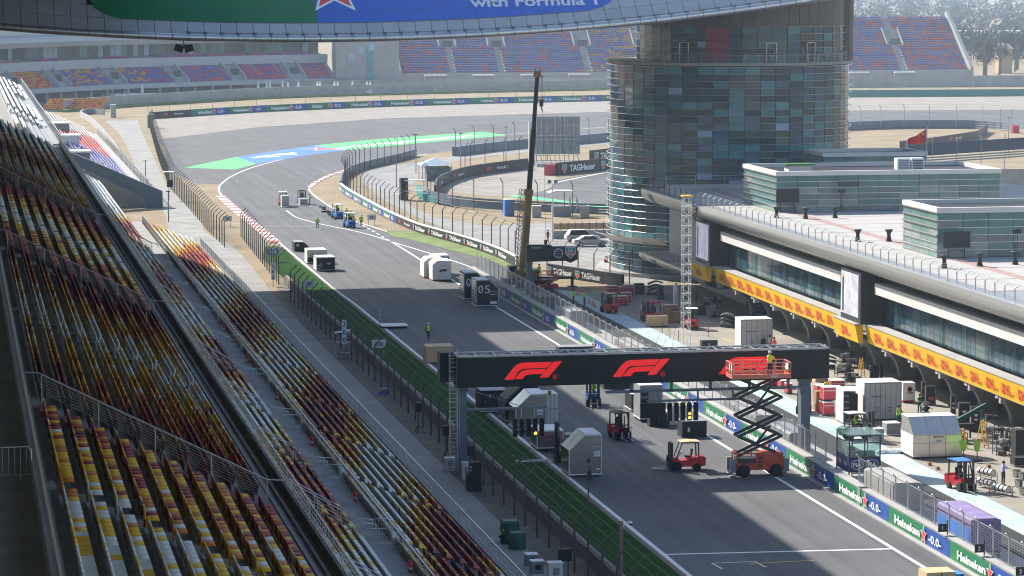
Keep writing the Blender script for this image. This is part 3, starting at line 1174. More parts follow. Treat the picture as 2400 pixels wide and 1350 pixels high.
rows = []          # x, z, y0, y1, tier, row, mirrored metal?
for i in range(10):
    rows.append((UP['x'] - .9 * i - .3, UP['z'] + .45 * i, 62, 362.6, 'U', i))
for i in range(9):
    rows.append((LO['x'] - .8 * i - .28, LO['z'] + .33 * i, 128, 394, 'L', i))
for i in range(5):
    rows.append((L2['x'] - .8 * i - .28, L2['z'] + .46 * i, 120, 459, 'L', i + 12))
spots = []
for x, z, y0, y1, t, i in rows:
    y = y0
    while y < y1:
        gaps = [(m, 1.1) for m in MAJ] + [(m, .55) for m in MIN] if t == 'U' else [(m, .75) for m in LOST]
        if all(abs(y - m) > w for m, w in gaps):
            if t == 'U':
                fold = (113 < y < 178) or (243 < y < 300)
                c = pick(y, i, t)
            else:
                fold = i < 9
                c = 8 if y > 397 and i >= 12 else pick(y, i, t)
                fold = False
            spots.append((x, y, z, fold, c, t))
        y += .74
spots.sort(key=lambda q: math.dist((q[0], q[1], q[2]), (0, 0, H)))
near = [q for q in spots if q[1] > 64][:300]
base = {}
for x, y, z, fold, c, t in near:
    k = (fold, c)
    if k not in base:
        base[k] = seat_mesh(fold, 0).mesh('seat', SEATC[c])
    link('seat', base[k], gs, (x, y, z))
SEEN = set((q[0], q[1]) for q in near)
rest = {}
for q in spots:
    if (q[0], q[1]) not in SEEN:
        rest.setdefault((q[3], q[5]), []).append(q)


def mass(name, parts, mats, parent):
    """many copies of small builders joined with numpy: parts = [(MB, positions Nx3, material index N)]"""
    V, Fq, MI = [], [], []
    o = 0
    for b, pos, mi in parts:
        v = np.array(b.v, np.float32)
        f = np.array([x for x in b.f if len(x) == 4], np.int32)
        pos = np.array(pos, np.float32)
        n = len(pos)
        V.append((v[None] + pos[:, None]).reshape(-1, 3))
        Fq.append((f[None] + (o + np.arange(n) * len(v))[:, None, None]).reshape(-1, 4))
        MI.append(np.repeat(np.array(mi, np.int32), len(f)))
        o += n * len(v)
    V = np.concatenate(V)
    Fq = np.concatenate(Fq)
    me = bpy.data.meshes.new(name)
    me.vertices.add(len(V))
    me.vertices.foreach_set('co', V.ravel())
    me.loops.add(Fq.size)
    me.loops.foreach_set('vertex_index', Fq.ravel())
    me.polygons.add(len(Fq))
    me.polygons.foreach_set('loop_start', np.arange(len(Fq), dtype=np.int32) * 4)
    me.polygons.foreach_set('material_index', np.concatenate(MI))
    for m in mats:
        me.materials.append(m)
    me.update(calc_edges=True)
    o = link(name, me, parent)
    o['kind'] = 'stuff'
    return o


mass('seat_rows', [(seat_mesh(k[0], 0), [q[:3] for q in v], [q[4] for q in v]) for k, v in rest.items()], SEATC, gs)

# aisle stairs, painted landings, small step blocks, rails
for m in MAJ:
    if m < 60:
        continue
    q = MB()
    p = MB()
    for i in range(10):
        x, z = 12.15 - .9 * i, 16.25 + .45 * i
        q.bb(x - .9, x - .45, m - .75, m + .75, z, z + .22)
        p.bb(x - .9, x - .03, m - .95, m - .76, z, z + .012)
    q.build('stair_flight', M_stair, gs)
    r = MB()
    for k in range(7):
        r.bar((11.9, m + .95, 16.6 + .11 * k), (3.3, m + .95, 21. + .11 * k), .01)
    r.tube([(12.6, m + .95, 17.3), (11.9, m + .95, 17.35), (3.2, m + .95, 21.75), (2.6, m + .95, 21.8)], .035)
    for k in range(5):
        x = 11.9 - 2.15 * k
        z = 16.25 + (11.9 - x) / 2
        r.bar((x, m + .95, z), (x, m + .95, z + 1.1), .045)
    r.build('handrail', M_steel, gs)
    r = MB()
    r.bb(9, 12.2, m - 1., m + 1., 16.09, 16.112)
    r.build('painted_landing', M_stair, gs)
stepb = MB()
stepb.bb(-.42, 0, -.5, .5, 0, .22)
stepb.bb(-.75, -.45, -.5, -.3, 0, .6)
sbm = stepb.mesh('step_block', mat('step_grey', (.3, .3, .3), .8))
for m in MIN:
    for i in range(9):
        link('step_block', sbm, gs, (12.15 - .9 * i - .45, m, 16.25 + .45 * i))


def railing(parent, pts, h, bay, name='railing_panel', m=None, bars=0, rails=3, r=.03, z=None):
    """straight railing along y or any direction as one object per bay (shared mesh)"""
    (x0, y0, z0), (x1, y1, z1) = pts
    d = Vector((x1 - x0, y1 - y0, z1 - z0))
    n = max(1, round(d.length / bay))
    s = d / n
    q = MB()
    q.bar((0, 0, 0), (0, 0, h), r * 1.6)
    q.bar((0, 0, h), (s.x, s.y, s.z + h), r * 1.9)
    for k in range(rails):
        t = h * (k + .6) / (rails + .6)
        q.bar((0, 0, t), (s.x, s.y, s.z + t), r * .8)
    for k in range(bars):
        t = (k + 1) / (bars + 1)
        q.bar((s.x * t, s.y * t, s.z * t + .06), (s.x * t, s.y * t, s.z * t + h), r * .8)
    me = q.mesh(name, m or M_steel)
    for i in range(n):
        link(name, me, parent, (x0 + s.x * i, y0 + s.y * i, z0 + s.z * i))


railing(gs, ((32.25, 100, 1.2), (32.25, 393, 1.2)), 1.05, 3.0, bars=4, rails=1, r=.035)
railing(gs, ((24.75, 100, 4.15), (24.75, 393, 4.15)), 1.1, 2.8, bars=5, rails=1)
railing(gs, ((13.03, 60, 16.5), (13.03, 362, 16.5)), .72, 2.4, rails=3, bars=3, r=.022, name='parapet_rail')
railing(gs, ((2.65, 60, 20.8), (2.65, 362, 20.8)), 1.05, 2.6, bars=3, rails=2)
for m in LOST:
    r = MB()
    for e in (-.75, .75):
        r.tube([(18.6, m + e, 8.0), (19., m + e, 7.9), (23., m + e, 5.5), (23.7, m + e, 5.4), (23.7, m + e, 5.0)], .035)
        for k in range(4):
            t = k / 3
            r.bar((19 + 4 * t, m + e, 6.8 - 2.4 * t), (19 + 4 * t, m + e, 7.9 - 2.4 * t), .045)
        for k in range(3):
            r.bar((19, m + e, 7.1 + .22 * k), (23, m + e, 4.7 + .22 * k), .02)
    r.build('handrail', M_steel, gs)
    r = MB()
    for i in range(5):
        r.bb(22.55 - .8 * i - .4, 22.95 - .8 * i, m - .7, m + .7, 4.5 + .46 * i - .23, 4.5 + .46 * i + .23)
    for i in range(8):
        r.bb(31.5 - .8 * i - .4, 31.9 - .8 * i - .05, m - .6, m + .6, 1.2 + .33 * i, 1.2 + .33 * i + .165)
    r.build('stair_flight', M_conc, gs)
rebase(gs, (20, 220, 0))


# loose crowd barriers standing across the aisle and on the upper deck
def crowd_barrier():
    q = MB()
    q.tube([(-1.1, 0, .15), (-1.1, 0, .98), (-1.0, 0, 1.08), (1., 0, 1.08), (1.1, 0, .98), (1.1, 0, .15)], .025)
    q.bar((-1.1, 0, .18), (1.1, 0, .18), .03)
    for k in range(11):
        q.bar((-.95 + .19 * k, 0, .18), (-.95 + .19 * k, 0, 1.08), .016)
    f = MB()
    for x in (-.75, .75):
        f.bar((x, -.32, .02), (x, .32, .02), .04)
        f.bar((x, 0, .02), (x, 0, .18), .04)
    return q, f


cbq, cbf = crowd_barrier()
cbm, cfm = cbq.mesh('barrier_frame', M_steel), cbf.mesh('feet', M_steel)
ORD = ['nearest', 'second nearest', 'third nearest', 'fourth nearest', 'fifth nearest', 'sixth nearest', 'farthest']
for k, (x, y, z, rz, lab) in enumerate([(23.8, m + e, 4.2, 0, None) for m in (146, 168.5, 191, 213.5, 236, 258.5, 281) for e in (1.6, -1.4)] +
                                       [(1.3, 96, 20.75, .05, 'crowd barrier standing on the dark upper deck, bottom left corner'), (1.0, 137, 20.75, .0, 'crowd barrier on the dark upper deck, by the red painted patch')]):
    t = thing('crowd_barrier', lab or 'steel crowd barrier across the grandstand aisle, ' + ('far' if k % 2 == 0 else 'near') + ' one of the ' + ORD[k // 2] + ' pair', 'barrier', (x, y, z), rz, None if lab else 'crowd barriers across the grandstand aisle')
    link('barrier_frame', cbm, t)
    link('feet', cfm, t)
# fire extinguishers in pairs by the mid rail
q = MB()
q.lathe([(.09, 0), (.09, .5), (.05, .58), (.03, .6), (.03, .68)], n=10)
exb = q.mesh('cylinder', M_bred)
q = MB()
q.bb(-.02, .1, -.03, .03, .66, .72)
q.tube([(.05, 0, .68), (.13, 0, .6), (.12, 0, .3)], .015, 5)
exh = q.mesh('nozzle', M_black)
q = MB()
q.lathe([(.093, .15), (.093, .3)], n=10)
exl = q.mesh('label_band', M_bwht)
for ky, y in enumerate((159.5, 182, 204.5, 227, 249.5, 272)):
    for e in (0, .45):
        t = thing('fire_extinguisher', 'red fire extinguisher at the grandstand mid rail, ' + ('near' if e == 0 else 'far') + ' one of the ' + ORD[ky] + ' pair', 'fire extinguisher', (24.45, y + e, 4.2), 0, 'red extinguisher pairs along the grandstand rail')
        for me in (exb, exh, exl):
            link(me.name, me, t)

# ---------------------------------------------------------------- next stands beyond the end of the main one
st2 = thing('lower_grandstand', 'sunlit low grandstand with red, white and violet seat rows beyond the dark wall', 'grandstand')
g = MB()
g.prism(steps(31.9, 1.2, .8, .36, 15, 0), 474, 668, 'Y')
g.bb(31.9, 32.3, 474, 668, 0, 1.2)
g.build('terrace', M_concl, st2)
g = MB()
g.prism([(32.9, 0), (32.9, 2.6), (21, 7.9), (15, 10.3), (15, 9), (21, 6.1), (30, 1.6), (30, 0)], 471, 473, 'Y')
g.build('end_wall', M_bluegrey, st2)
pos, mi = [], []
for i in range(11):
    y = 476.
    while y < 665:
        a = (y - 476) / 190
        c = 7 if a < .12 else 5 if a < .42 else 6 if a < .75 else 0
        if hsh(i + 3, math.floor(y / .6)) < .25:
            c = 0
        pos.append((31.5 - .8 * i - 2.4, y, 1.2 + .36 * (i + 3)))
        mi.append(c)
        y += .6
mass('seat_rows', [(seat_mesh(False, 0), pos, mi)], SEATC, st2)
railing(st2, ((32.2, 474, 1.2), (32.2, 668, 1.2)), 1.6, 4, rails=4, m=M_grey, r=.05)
for k, (y, z) in enumerate(((500, 5.5), (540, 6), (585, 6))):
    q = MB()
    q.bb(18.5, 23, y, y + 5, 4, z + 1.6)
    q.build('camera_cabin', M_grey if k != 1 else M_white, st2)
    q = MB()
    q.bb(18.3, 23.3, y - .3, y + 5.3, z + 1.6, z + 1.85)
    q.build('cabin_roof', M_white, st2)
rebase(st2, (28, 560, 0))
st3 = thing('upper_grandstand', 'upper stand with bare grey treads and shining seat frames beyond the shaded tier', 'grandstand')
g = MB()
g.prism(steps(13.4, 15.6, .9, .47, 6, 13), 366, 560, 'Y')
g.bb(12.4, 13.4, 366, 560, 13, 16.2)
g.build('terrace', M_grey, st3)
pos, mi = [], []
for i in range(6):
    y = 367.
    while y < 555:
        if (y < 390 and i > 3) or (y > 440 and i > 2) or hsh(math.floor(y / 9), 2) > .62:
            pos.append((13 - .9 * i - .35, y, 15.6 + .47 * i))
            mi.append(8 if hsh(y, i) < .75 else 0)
        y += .8
mass('seat_frames', [(seat_mesh(True, 0), pos, mi)], SEATC, st3)
railing(st3, ((13.3, 366, 16.2), (13.3, 558, 16.2)), 1.2, 3, rails=3, r=.05)
rebase(st3, (10, 500, 13))

# ---------------------------------------------------------------- the wing: long bridge body with cladding and a tube along its front rim
wg = thing('bridge_wing', 'grey panelled bridge wing across the track with a green and blue banner', 'bridge')
X0, Y0, ZB = 40., 334.5, 29.05


def zb(x):
    return ZB + 2.95 * ((x - X0) / 48.3) ** 2


SL = Vector((0, .68, .733))         # up the sloping face


def wp(x, t, off=0.):
    """point on the sloping face, t metres above the rim, off metres proud of it"""
    return Vector((x, Y0 + 1. + SL.y * t, zb(x) + .75 + SL.z * t)) + Vector((0, -SL.z, SL.y)) * off


g = MB()
xs = [-22 + i * 4 for i in range(38)]
prof = [(1.1, .3), (1.1 + 9.5, 11), (24, 15), (36, 12), (42, 3), (41, .2)]
vs = []
for x in xs:
    vs += [(x, Y0 + a, zb(x) + b) for a, b in prof]
n = len(prof)
g.add(vs, [(i * n + k, i * n + (k + 1) % n, (i + 1) * n + (k + 1) % n, (i + 1) * n + k) for i in range(len(xs) - 1) for k in range(n)]
      + [tuple(range(n))[::-1], tuple(range((len(xs) - 1) * n, len(xs) * n))])
g.build('body', M_dsteel, wg)
# rim tube: one object per segment, dark bracket between
dx = 1.84
k = 0
x = -14.
while x < 112:
    q = MB()
    a, b = x + .03, x + dx - .03
    q.tube([(a, Y0, zb(a) + .42), ((a + b) / 2, Y0, zb((a + b) / 2) + .42), (b, Y0, zb(b) + .42)], .42, 14)
    q.build('tube_segment', M_tube, wg)
    q = MB()
    q.tube([(x - .04, Y0, zb(x) + .42), (x + .04, Y0, zb(x) + .42)], .37, 8)
    q.build('tube_joint', M_dsteel, wg)
    if x > 25:
        q = MB()
        q.bar((x, Y0 - .1, zb(x) + .86), (x, Y0 + 1, zb(x) + .95), .09)
        q.bar((x - .25, Y0 - .05, zb(x) + .9), (x + .25, Y0 - .05, zb(x) + 1.1), .05)
        q.bar((x - .25, Y0 - .05, zb(x) + 1.1), (x + .25, Y0 - .05, zb(x) + .9), .05)
        q.bar((x, Y0 - .15, zb(x) + .98), (x + dx, Y0 - .15, zb(x + dx) + .98), .05)
        q.build('rail_bracket', M_dsteel, wg)
    # cladding panels above, each its own sheet with an open joint
    for j in range(4):
        t0, t1 = j * 1.84 + .02, j * 1.84 + 1.82
        q = MB()
        vs = [wp(a, t0, .05), wp(b, t0, .05), wp(b, t1, .05), wp(a, t1, .05), wp(a, t0, 0), wp(b, t0, 0), wp(b, t1, 0), wp(a, t1, 0)]
        q.add(vs, [(0, 1, 2, 3), (0, 4, 5, 1), (1, 5, 6, 2), (2, 6, 7, 3), (3, 7, 4, 0)])
        if j < 2 or x > 60 or x < 14:
            q.build('cladding_panel', M_panel, wg)
    x += dx


# banner over the cladding: rounded lower corners
def banner(name, x0, x1, tl, tr, m, off, cl=0, cr=0):
    """field between x0 and x1 with bottom tl..tr and rounded corners of radius cl, cr"""
    nn = 26
    lo = []
    for i in range(nn + 1):
        x = x0 + (x1 - x0) * i / nn
        t = tl + (tr - tl) * i / nn
        if cl and x - x0 < cl:
            t += cl * .8 * (1 - math.sqrt(max(0, 1 - (1 - (x - x0) / cl) ** 2)))
        if cr and x1 - x < cr:
            t += cr * .8 * (1 - math.sqrt(max(0, 1 - (1 - (x1 - x) / cr) ** 2)))
        lo.append((x, t))
    q = MB()
    vs = []
    for x, t in lo:
        vs += [wp(x, t, off), wp(x, 9., off)]
    q.add(vs, [(2 * i, 2 * i + 2, 2 * i + 3, 2 * i + 1) for i in range(nn)])
    return q.build(name, m, wg)


ngrn = Vector((0, -SL.z, SL.y))
banner('banner_green', 15.3, 41.2, 1.85, 1.85, mat('wing_green', (.012, .16, .06), .55, var=.08, scale=.4), .09, cl=4.5)
banner('banner_blue', 41.21, 76.6, 1.85, 1.85, mat('wing_blue', (.03, .12, .52), .55, var=.08, scale=.4), .09, cr=4.5)
seam = MB()
x = 15.3
while x < 76:
    seam.bar(wp(x, 1.8, .1), wp(x, 8, .1), .02)
    x += dx
for t in (1.86, 3.7, 5.5):
    for i in range(30):
        a, b = 15.5 + i * 2.03, 15.5 + (i + 1) * 2.03
        if b < 74:
            seam.bar(wp(a, t, .1), wp(b, t, .1), .03)
o = seam.build('banner_seams', M_bluegrey, wg)
place(STAR, wp(43.4, 6.85, .12), (1, 0, 0), ngrn, 6.4, wg)
tm = text_mesh('with Formula 1', mat('banner_letter_white', (.62, .66, .72), .5), .035, 0, 10.)
for v in tm.vertices:
    X = 66.3 + v.co.x * 1.47
    v.co = wp(X, (33.02 + .017 * (X - 66.3) - zb(X) - .75) / SL.z + (v.co.y + .5) * 1.5, .12)
link('lettering', tm, wg)
rebase(wg, (40, 340, 29))
# pair of floodlights hanging under the rim
fl = thing('floodlight', 'pair of black floodlights hanging under the grey wing rim', 'floodlight', (25.9, Y0, zb(25.9)))
q = MB()
q.bar((0, 0, -.35), (0, 0, .1), .1)
q.bar((-.7, 0, -.4), (.7, 0, -.45), .08)
q.build('bracket', M_dsteel, fl)
for sx, ry in ((-.55, .35), (.55, -.2)):
    q = MB()
    M = Matrix.Rotation(ry, 3, 'Y')
    q.box((sx, 0, -.75), (.85, .5, .7), 0, m=M)
    q.box((sx, -.3, -.8), (.98, .1, .82), 0, m=M)
    q.build('lamp', M_black, fl)
# ---------------------------------------------------------------- round glass tower
TX, TY, TR = 95.6, 361., 14.8
tw = thing('glass_tower', 'round dark glass tower ringed by horizontal metal tubes at the end of the pit building', 'tower')
FRONT = math.atan2(-TY, -TX)              # direction from the tower towards the camera


def cyl(mb, cx, cy, r, z0, z1, n=64, a0=0., a1=2 * math.pi, mi=0, caps=True):
    vs = []
    for i in range(n + 1):
        a = a0 + (a1 - a0) * i / n
        vs += [(cx + r * math.cos(a), cy + r * math.sin(a), z0), (cx + r * math.cos(a), cy + r * math.sin(a), z1)]
    mb.add(vs, [(2 * i, 2 * i + 2, 2 * i + 3, 2 * i + 1) for i in range(n)], mi)
    if caps:
        mb.add([(cx + r * math.cos(a0 + (a1 - a0) * i / n), cy + r * math.sin(a0 + (a1 - a0) * i / n), z1) for i in range(n)], [tuple(range(n))], mi)


g = MB()
cyl(g, TX, TY, TR - .12, 0, 25.8)
g.build('core', M_screen, tw)


def pane_grid(root, cx, cy, r, z0, dz, nz, da, n_half, zmin_single, limit, seed, weights):
    """curved curtain wall facing the camera: single panes as parts, the remainder joined"""
    R0 = random.Random(seed)
    cells = []
    for j in range(nz):
        for i in range(-n_half, n_half):
            cells.append((abs(i + .5) * .6 + (0 if j * dz + z0 >= zmin_single else 100), j, i))
    cells.sort()
    left = {}
    colb = {i: R0.random() for i in range(-n_half, n_half)}
    for c, (pr, j, i) in enumerate(cells):
        a0, a1 = FRONT + i * da, FRONT + (i + 1) * da
        z = z0 + j * dz
        w = list(weights)
        if j % 6 in (0, 5):
            w[0] += 3.
        if colb[i] < .4:
            w[1] += 3.
        elif colb[i] > .62:
            w[2] += 2.4
        else:
            w[4] += 1.2
        k = R0.choices(range(6), w)[0]
        e = .012
        ps = []
        for a in (a0 + .0035, a1 - .0035):
            ps.append((cx + r * math.cos(a), cy + r * math.sin(a)))
        tilt = R0.uniform(-.015, .015)
        vs = [(ps[0][0], ps[0][1], z + .03), (ps[1][0], ps[1][1], z + .03), (ps[1][0] * (1 + 0), ps[1][1] + tilt, z + dz - .03), (ps[0][0], ps[0][1] + tilt, z + dz - .03)]
        inn = [(p[0] + (cx - p[0]) * .006, p[1] + (cy - p[1]) * .006, p[2]) for p in vs]
        fs = [(0, 1, 2, 3), (4, 5, 1, 0), (5, 6, 2, 1), (6, 7, 3, 2), (7, 4, 0, 3)]
        if c < limit and pr < 100:
            q = MB()
            q.add(vs + inn, fs)
            q.build('glass_pane', GLASS[k], root)
        else:
            left.setdefault(k, MB()).add(vs + inn, fs)
    q = MB()
    for k, b in left.items():
        q.add(b.v, b.f, k)
    if q.f:
        o = q.build('glass_panes', GLASS, root)
        o['kind'] = 'stuff'


pane_grid(tw, TX, TY, TR, .35, .842, 30, .129, 14, 11., 260, 5, (.9, 1.1, 1.2, .12, .7, .12))
for j in range(31):
    z = .35 + .842 * j
    q = MB()
    pts = [(TX + (TR + .38) * math.cos(FRONT + a), TY + (TR + .38) * math.sin(FRONT + a), z) for a in [(-1.95 + 3.9 * i / 40) for i in range(41)]]
    q.tube(pts, .036, 5)
    for a in [-1.95 + .39 * i for i in range(11)]:
        q.bar((TX + TR * math.cos(FRONT + a), TY + TR * math.sin(FRONT + a), z), (TX + (TR + .38) * math.cos(FRONT + a), TY + (TR + .38) * math.sin(FRONT + a), z), .04)
    q.build('ring_tube', M_tube, tw)
g = MB()
cyl(g, TX, TY, TR + .35, 25.75, 26.1)
g.build('balcony_slab', M_conc, tw)
UXC, UYC, UR = 97.2, 361., 13.1
g = MB()
cyl(g, UXC, UYC, UR - .1, 26.1, 30.3)
g.build('upper_core', M_screen, tw)
pane_grid(tw, UXC, UYC, UR, 26.1, .86, 5, .142, 11, 0, 90, 9, (1.6, 1.8, 1., .8, 1., .25))
for j in range(6):
    q = MB()
    q.tube([(UXC + (UR + .12) * math.cos(FRONT + a), UYC + (UR + .12) * math.sin(FRONT + a), 26.1 + .86 * j) for a in [-1.7 + 3.4 * i / 36 for i in range(37)]], .035, 5)
    q.build('ring_tube', M_tube, tw)
for k in range(30):
    a = FRONT - 1.65 + 3.3 * k / 30
    q = MB()
    cyl(q, UXC, UYC, UR + .05, 30.42, 44, 2, a + .003, a + .107, caps=False)
    q.build('bronze_panel', M_brow, tw)
q = MB()
cyl(q, UXC, UYC, UR - .1, 30.3, 44)
q.build('attic', M_screen, tw)
q = MB()
for j in range(22):
    cyl(q, 106.2, 357.5, 4.2, 26.1 + .85 * j, 26.1 + .85 * j + .82, 24)
q.build('stair_core', mat('dark_stone', (.028, .032, .036), .45, var=.2, scale=.6), tw)
# banner, doors, balcony rail
q = MB()
cyl(q, UXC, UYC, UR + .06, 26.2, 30.35, 4, FRONT - .34, FRONT - .12, caps=False)
q.build('wall_banner', M_maroon, tw)
for a in (-.56, .27, .68):
    c = Vector((UXC + (UR + .1) * math.cos(FRONT + a), UYC + (UR + .1) * math.sin(FRONT + a), 26.1))
    d = Vector((-math.sin(FRONT + a), math.cos(FRONT + a), 0))
    q = MB()
    for e in (-.62, .62):
        q.bar(c + d * e, c + d * e + Vector((0, 0, 2.35)), .1)
    q.bar(c - d * .62 + Vector((0, 0, 2.35)), c + d * .62 + Vector((0, 0, 2.35)), .1)
    q.build('door_frame', M_steel, tw)
for j in range(7):
    q = MB()
    q.tube([(TX + (TR + .1) * math.cos(FRONT + a), TY + (TR + .1) * math.sin(FRONT + a), 26.2 + .17 * j) for a in [-1.7 + 3.3 * i / 40 for i in range(41)]], .03 if j == 6 else .016, 4)
    q.build('balcony_rail', M_steel, tw)
pq = MB()
pq.bar((0, 0, 0), (0, 0, 1.1), .05)
pq.bar((0, 0, 1.1), (0, .25, 1.35), .05)
pm = pq.mesh('rail_post', M_steel)
for k in range(30):
    a = FRONT - 1.7 + 3.3 * k / 29
    link('rail_post', pm, tw, (TX + (TR + .1) * math.cos(a), TY + (TR + .1) * math.sin(a), 26.1), a + math.pi / 2)
g = MB()
for a in (-1.3, -1.1, -.9, -.7):
    p0 = Vector((TX + TR * math.cos(FRONT + a), TY + TR * math.sin(FRONT + a), 3.9))
    p1 = Vector((TX + (TR + 2.3) * math.cos(FRONT + a), TY + (TR + 2.3) * math.sin(FRONT + a), 4.9))
    a2 = a + .2
    p2 = Vector((TX + TR * math.cos(FRONT + a2), TY + TR * math.sin(FRONT + a2), 3.9))
    p3 = Vector((TX + (TR + 2.3) * math.cos(FRONT + a2), TY + (TR + 2.3) * math.sin(FRONT + a2), 4.9))
    up = Vector((0, 0, .04))
    g.add([p0, p1, p3, p2, p0 + up, p1 + up, p3 + up, p2 + up], [(0, 1, 2, 3), (7, 6, 5, 4), (0, 4, 5, 1), (1, 5, 6, 2), (2, 6, 7, 3)])
g.build('glass_canopy', M_crt, tw)
g = MB()
cyl(g, TX, TY, TR + 1.6, 0, .45, 48)
g.build('plinth', M_concl, tw)
rebase(tw, (TX, TY, 0))

# ---------------------------------------------------------------- pit building
pb = thing('pit_building', 'long pit building with arched garages, yellow sponsor band and paved roof terrace', 'building')
g = MB()
g.bb(87.0, 125, 120, 341, 0, 3.9)
g.bb(83.2, 125, 120, 341, 3.9, 9.3)
g.bb(84.3, 125, 120, 341, 9.3, 11.5)
g.bb(80.9, 125, 120, 341, 11.5, 11.66)
g.build('body', M_grey, pb)
# arched fins between the garages
fin = [(87.2, 0), (85.3, 0)] + [(85.3 - 4.0 * (1 - math.cos(t)), 3.35 * math.sin(t)) for t in [i * math.pi / 2 / 10 for i in range(11)]] + [(81.3, 3.62), (87.2, 3.62)]
fq = MB()
fq.prism(fin, -.3, .3, 'Y')
fm = fq.mesh('arch_fin', M_conc)
rq = MB()
pts = fin[2:13]
for (x, z), (x2, z2) in zip(pts, pts[1:]):
    rq.add([(x - .05, -.36, z), (x2 - .05, -.36, z2), (x2 - .05, .36, z2), (x - .05, .36, z), (x + .12, -.36, z), (x2 + .12, -.36, z2), (x2 + .12, .36, z2), (x + .12, .36, z)],
           [(0, 1, 2, 3), (4, 5, 1, 0), (7, 6, 2, 3)])
rm = rq.mesh('arch_rim', M_concl)
dq = MB()
dq.bb(0, .15, -3.2, 3.2, .02, 3.3)
for k in range(7):
    dq.bb(-.03, 0, -3.2, 3.2, .1 + .46 * k, .52 + .46 * k)
dm = [dq.mesh('garage_door', m) for m in (M_concl, M_black, M_navy)]
hq = MB()
hq.bb(81.35, 81.9, -.22, .22, 3.0, 3.62)
hm = hq.mesh('bracket', M_concl)
AY = [216.2 + 7.36 * k for k in range(14)] + [208.8, 201.4, 194, 186.6]
for k, y in enumerate(AY):
    if y < 322:
        link('arch_fin', fm, pb, (0, y, 0))
        link('arch_rim', rm, pb, (0, y, 0))
        link('bracket', hm, pb, (0, y - .6, 0))
        link('garage_door', dm[[0, 1, 1, 2, 1, 1, 0, 0, 1, 1, 0, 1, 2, 1, 1, 1, 1, 1][k]], pb, (86.6, y + 3.6, 0))
g = MB()
g.bb(81.2, 87, 120, 316, 3.63, 3.9)
g.build('soffit', M_conc2, pb)
# yellow band with red lettering, stepped out under each screen
def band(y0, y1, x):
    q = MB()
    q.prism([(x + .15, 3.62), (x + .1, 3.66), (x - .25, 5.25), (x + .5, 5.3), (x + .5, 3.62)], y0, y1, 'Y')
    q.build('yellow_band', M_dhy, pb)
    q = MB()
    q.bb(x - .3, x + .9, y0, y1, 5.31, 5.4)
    q.build('band_cap', M_concl, pb)


def dhl(y, x):
    nrm = Vector((-1, 0, -.22)).normalized()
    o = Vector((x - .12, y, 4.45))
    letter('DHL', M_dhr, o, (0, -1, 0), nrm, .86, pb, .035, .22, width=2.0)
    for e in (-1, 1):
        q = MB()
        for k in range(3):
            q.bb(x - .085 - .05 * k, x - .075 - .05 * k, y + e * 1.2 - .17, y + e * 1.2 + .17, 4.12 + .13 * k, 4.17 + .13 * k)
        q.build('emblem_lines', M_dhr, pb)


band(264.2, 311.4, 81.1)
band(150, 256.9, 81.1)
band(257, 264.1, 80.2)
band(311.5, 318.5, 80.2)
for k in range(13):
    dhl(308 - 3.62 * k, 81.1)
for k in range(20):
    dhl(253.5 - 3.66 * k, 81.1)
dhl(260.6, 80.2)
dhl(315, 80.2)
# glazing behind the band
GW = [GLASS[1], GLASS[1], GLASS[1], M_dglass, GLASS[1], GLASS[4]]
q = MB()
q.bb(0, .04, .02, 1.13, 5.42, 8.2)
wm = [q.mesh('window_pane', m) for m in GW]
y = 188.
R1 = random.Random(3)
while y < 311:
    if not 257 < y + .6 < 264.4:
        link('window_pane', wm[R1.randrange(6)], pb, (82.5 + R1.uniform(-.012, .012), y, 0))
    y += 1.16
g = MB()
g.bb(82.62, 83.2, 120, 311.4, 5.3, 8.3)
g.build('glazing_back', M_screen, pb)
q = MB()
q.bb(82.2, 82.45, -.02, .02, 5.42, 7.6)
gf = q.mesh('glass_fin', M_gclear)
for y in range(192, 310, 6):
    if not 255 < y < 266:
        link('glass_fin', gf, pb, (0, y + .5, 0))
q = MB()
q.bb(81.3, 83.2, .01, 2.58, 8.22, 9.22)
pm = q.mesh('fascia_panel', M_fasc)
y = 188.
while y < 310:
    if not (257 - 2 < y < 264.4):
        link('fascia_panel', pm, pb, (0, y, 0))
    y += 2.6
# bullnose roof edge, one object per sheet, and the lower one at the tower end
def bull(z0, y0, y1, xf=79.75, dep=5., hh=1.25):
    ends = y0 < 175 or y1 > 338
    pr = [(xf + dep, z0 + .25)] + [(xf + 1.5 - 1.5 * math.sin(t) + .9 * (1 - math.sin(t)), z0 + hh * (1 - math.cos(t)) * .8) for t in [i * math.pi / 2 / 8 for i in range(9)]] + [(xf + .02, z0 + hh), (xf + dep, z0 + hh)]
    q = MB()
    q.prism(pr, y0, y1, 'Y', cap=ends)
    for i in range(len(q.f)):
        if 1 <= i <= 8:
            q.sm.add(i)
    return q.build('roof_edge', M_bull, pb)


y = 170.
while y < 341:
    bull(9.85, y + .004, min(y + 5.696, 341), hh=1.84)
    y += 5.7
y = 313.
while y < 343:
    bull(2.65, y + .01, min(y + 5.68, 344.5), 80.3)
    y += 5.7
# tower end: balcony, back wall with sunshade tubes
g = MB()
g.bb(81.5, 86, 318.6, 344, 3.9, 4.0)
g.build('balcony_floor', M_conc, pb)
for k in range(9):
    q = MB()
    q.bb(85.2, 85.3, 318.7 + 2.6 * k, 318.7 + 2.6 * k + 2.54, 4.0, 10.2)
    q.build('wall_panel', M_panel, pb)
for k in range(5):
    q = MB()
    q.tube([(84.9, 318.7, 5.2 + 1.15 * k), (84.9, 342, 5.2 + 1.15 * k)], .06, 5)
    q.build('sunshade_tube', M_tube, pb)
railing(pb, ((80.7, 318.7, 3.95), (80.7, 344, 3.95)), 1.15, 2.6, rails=7, m=M_dsteel, r=.03)
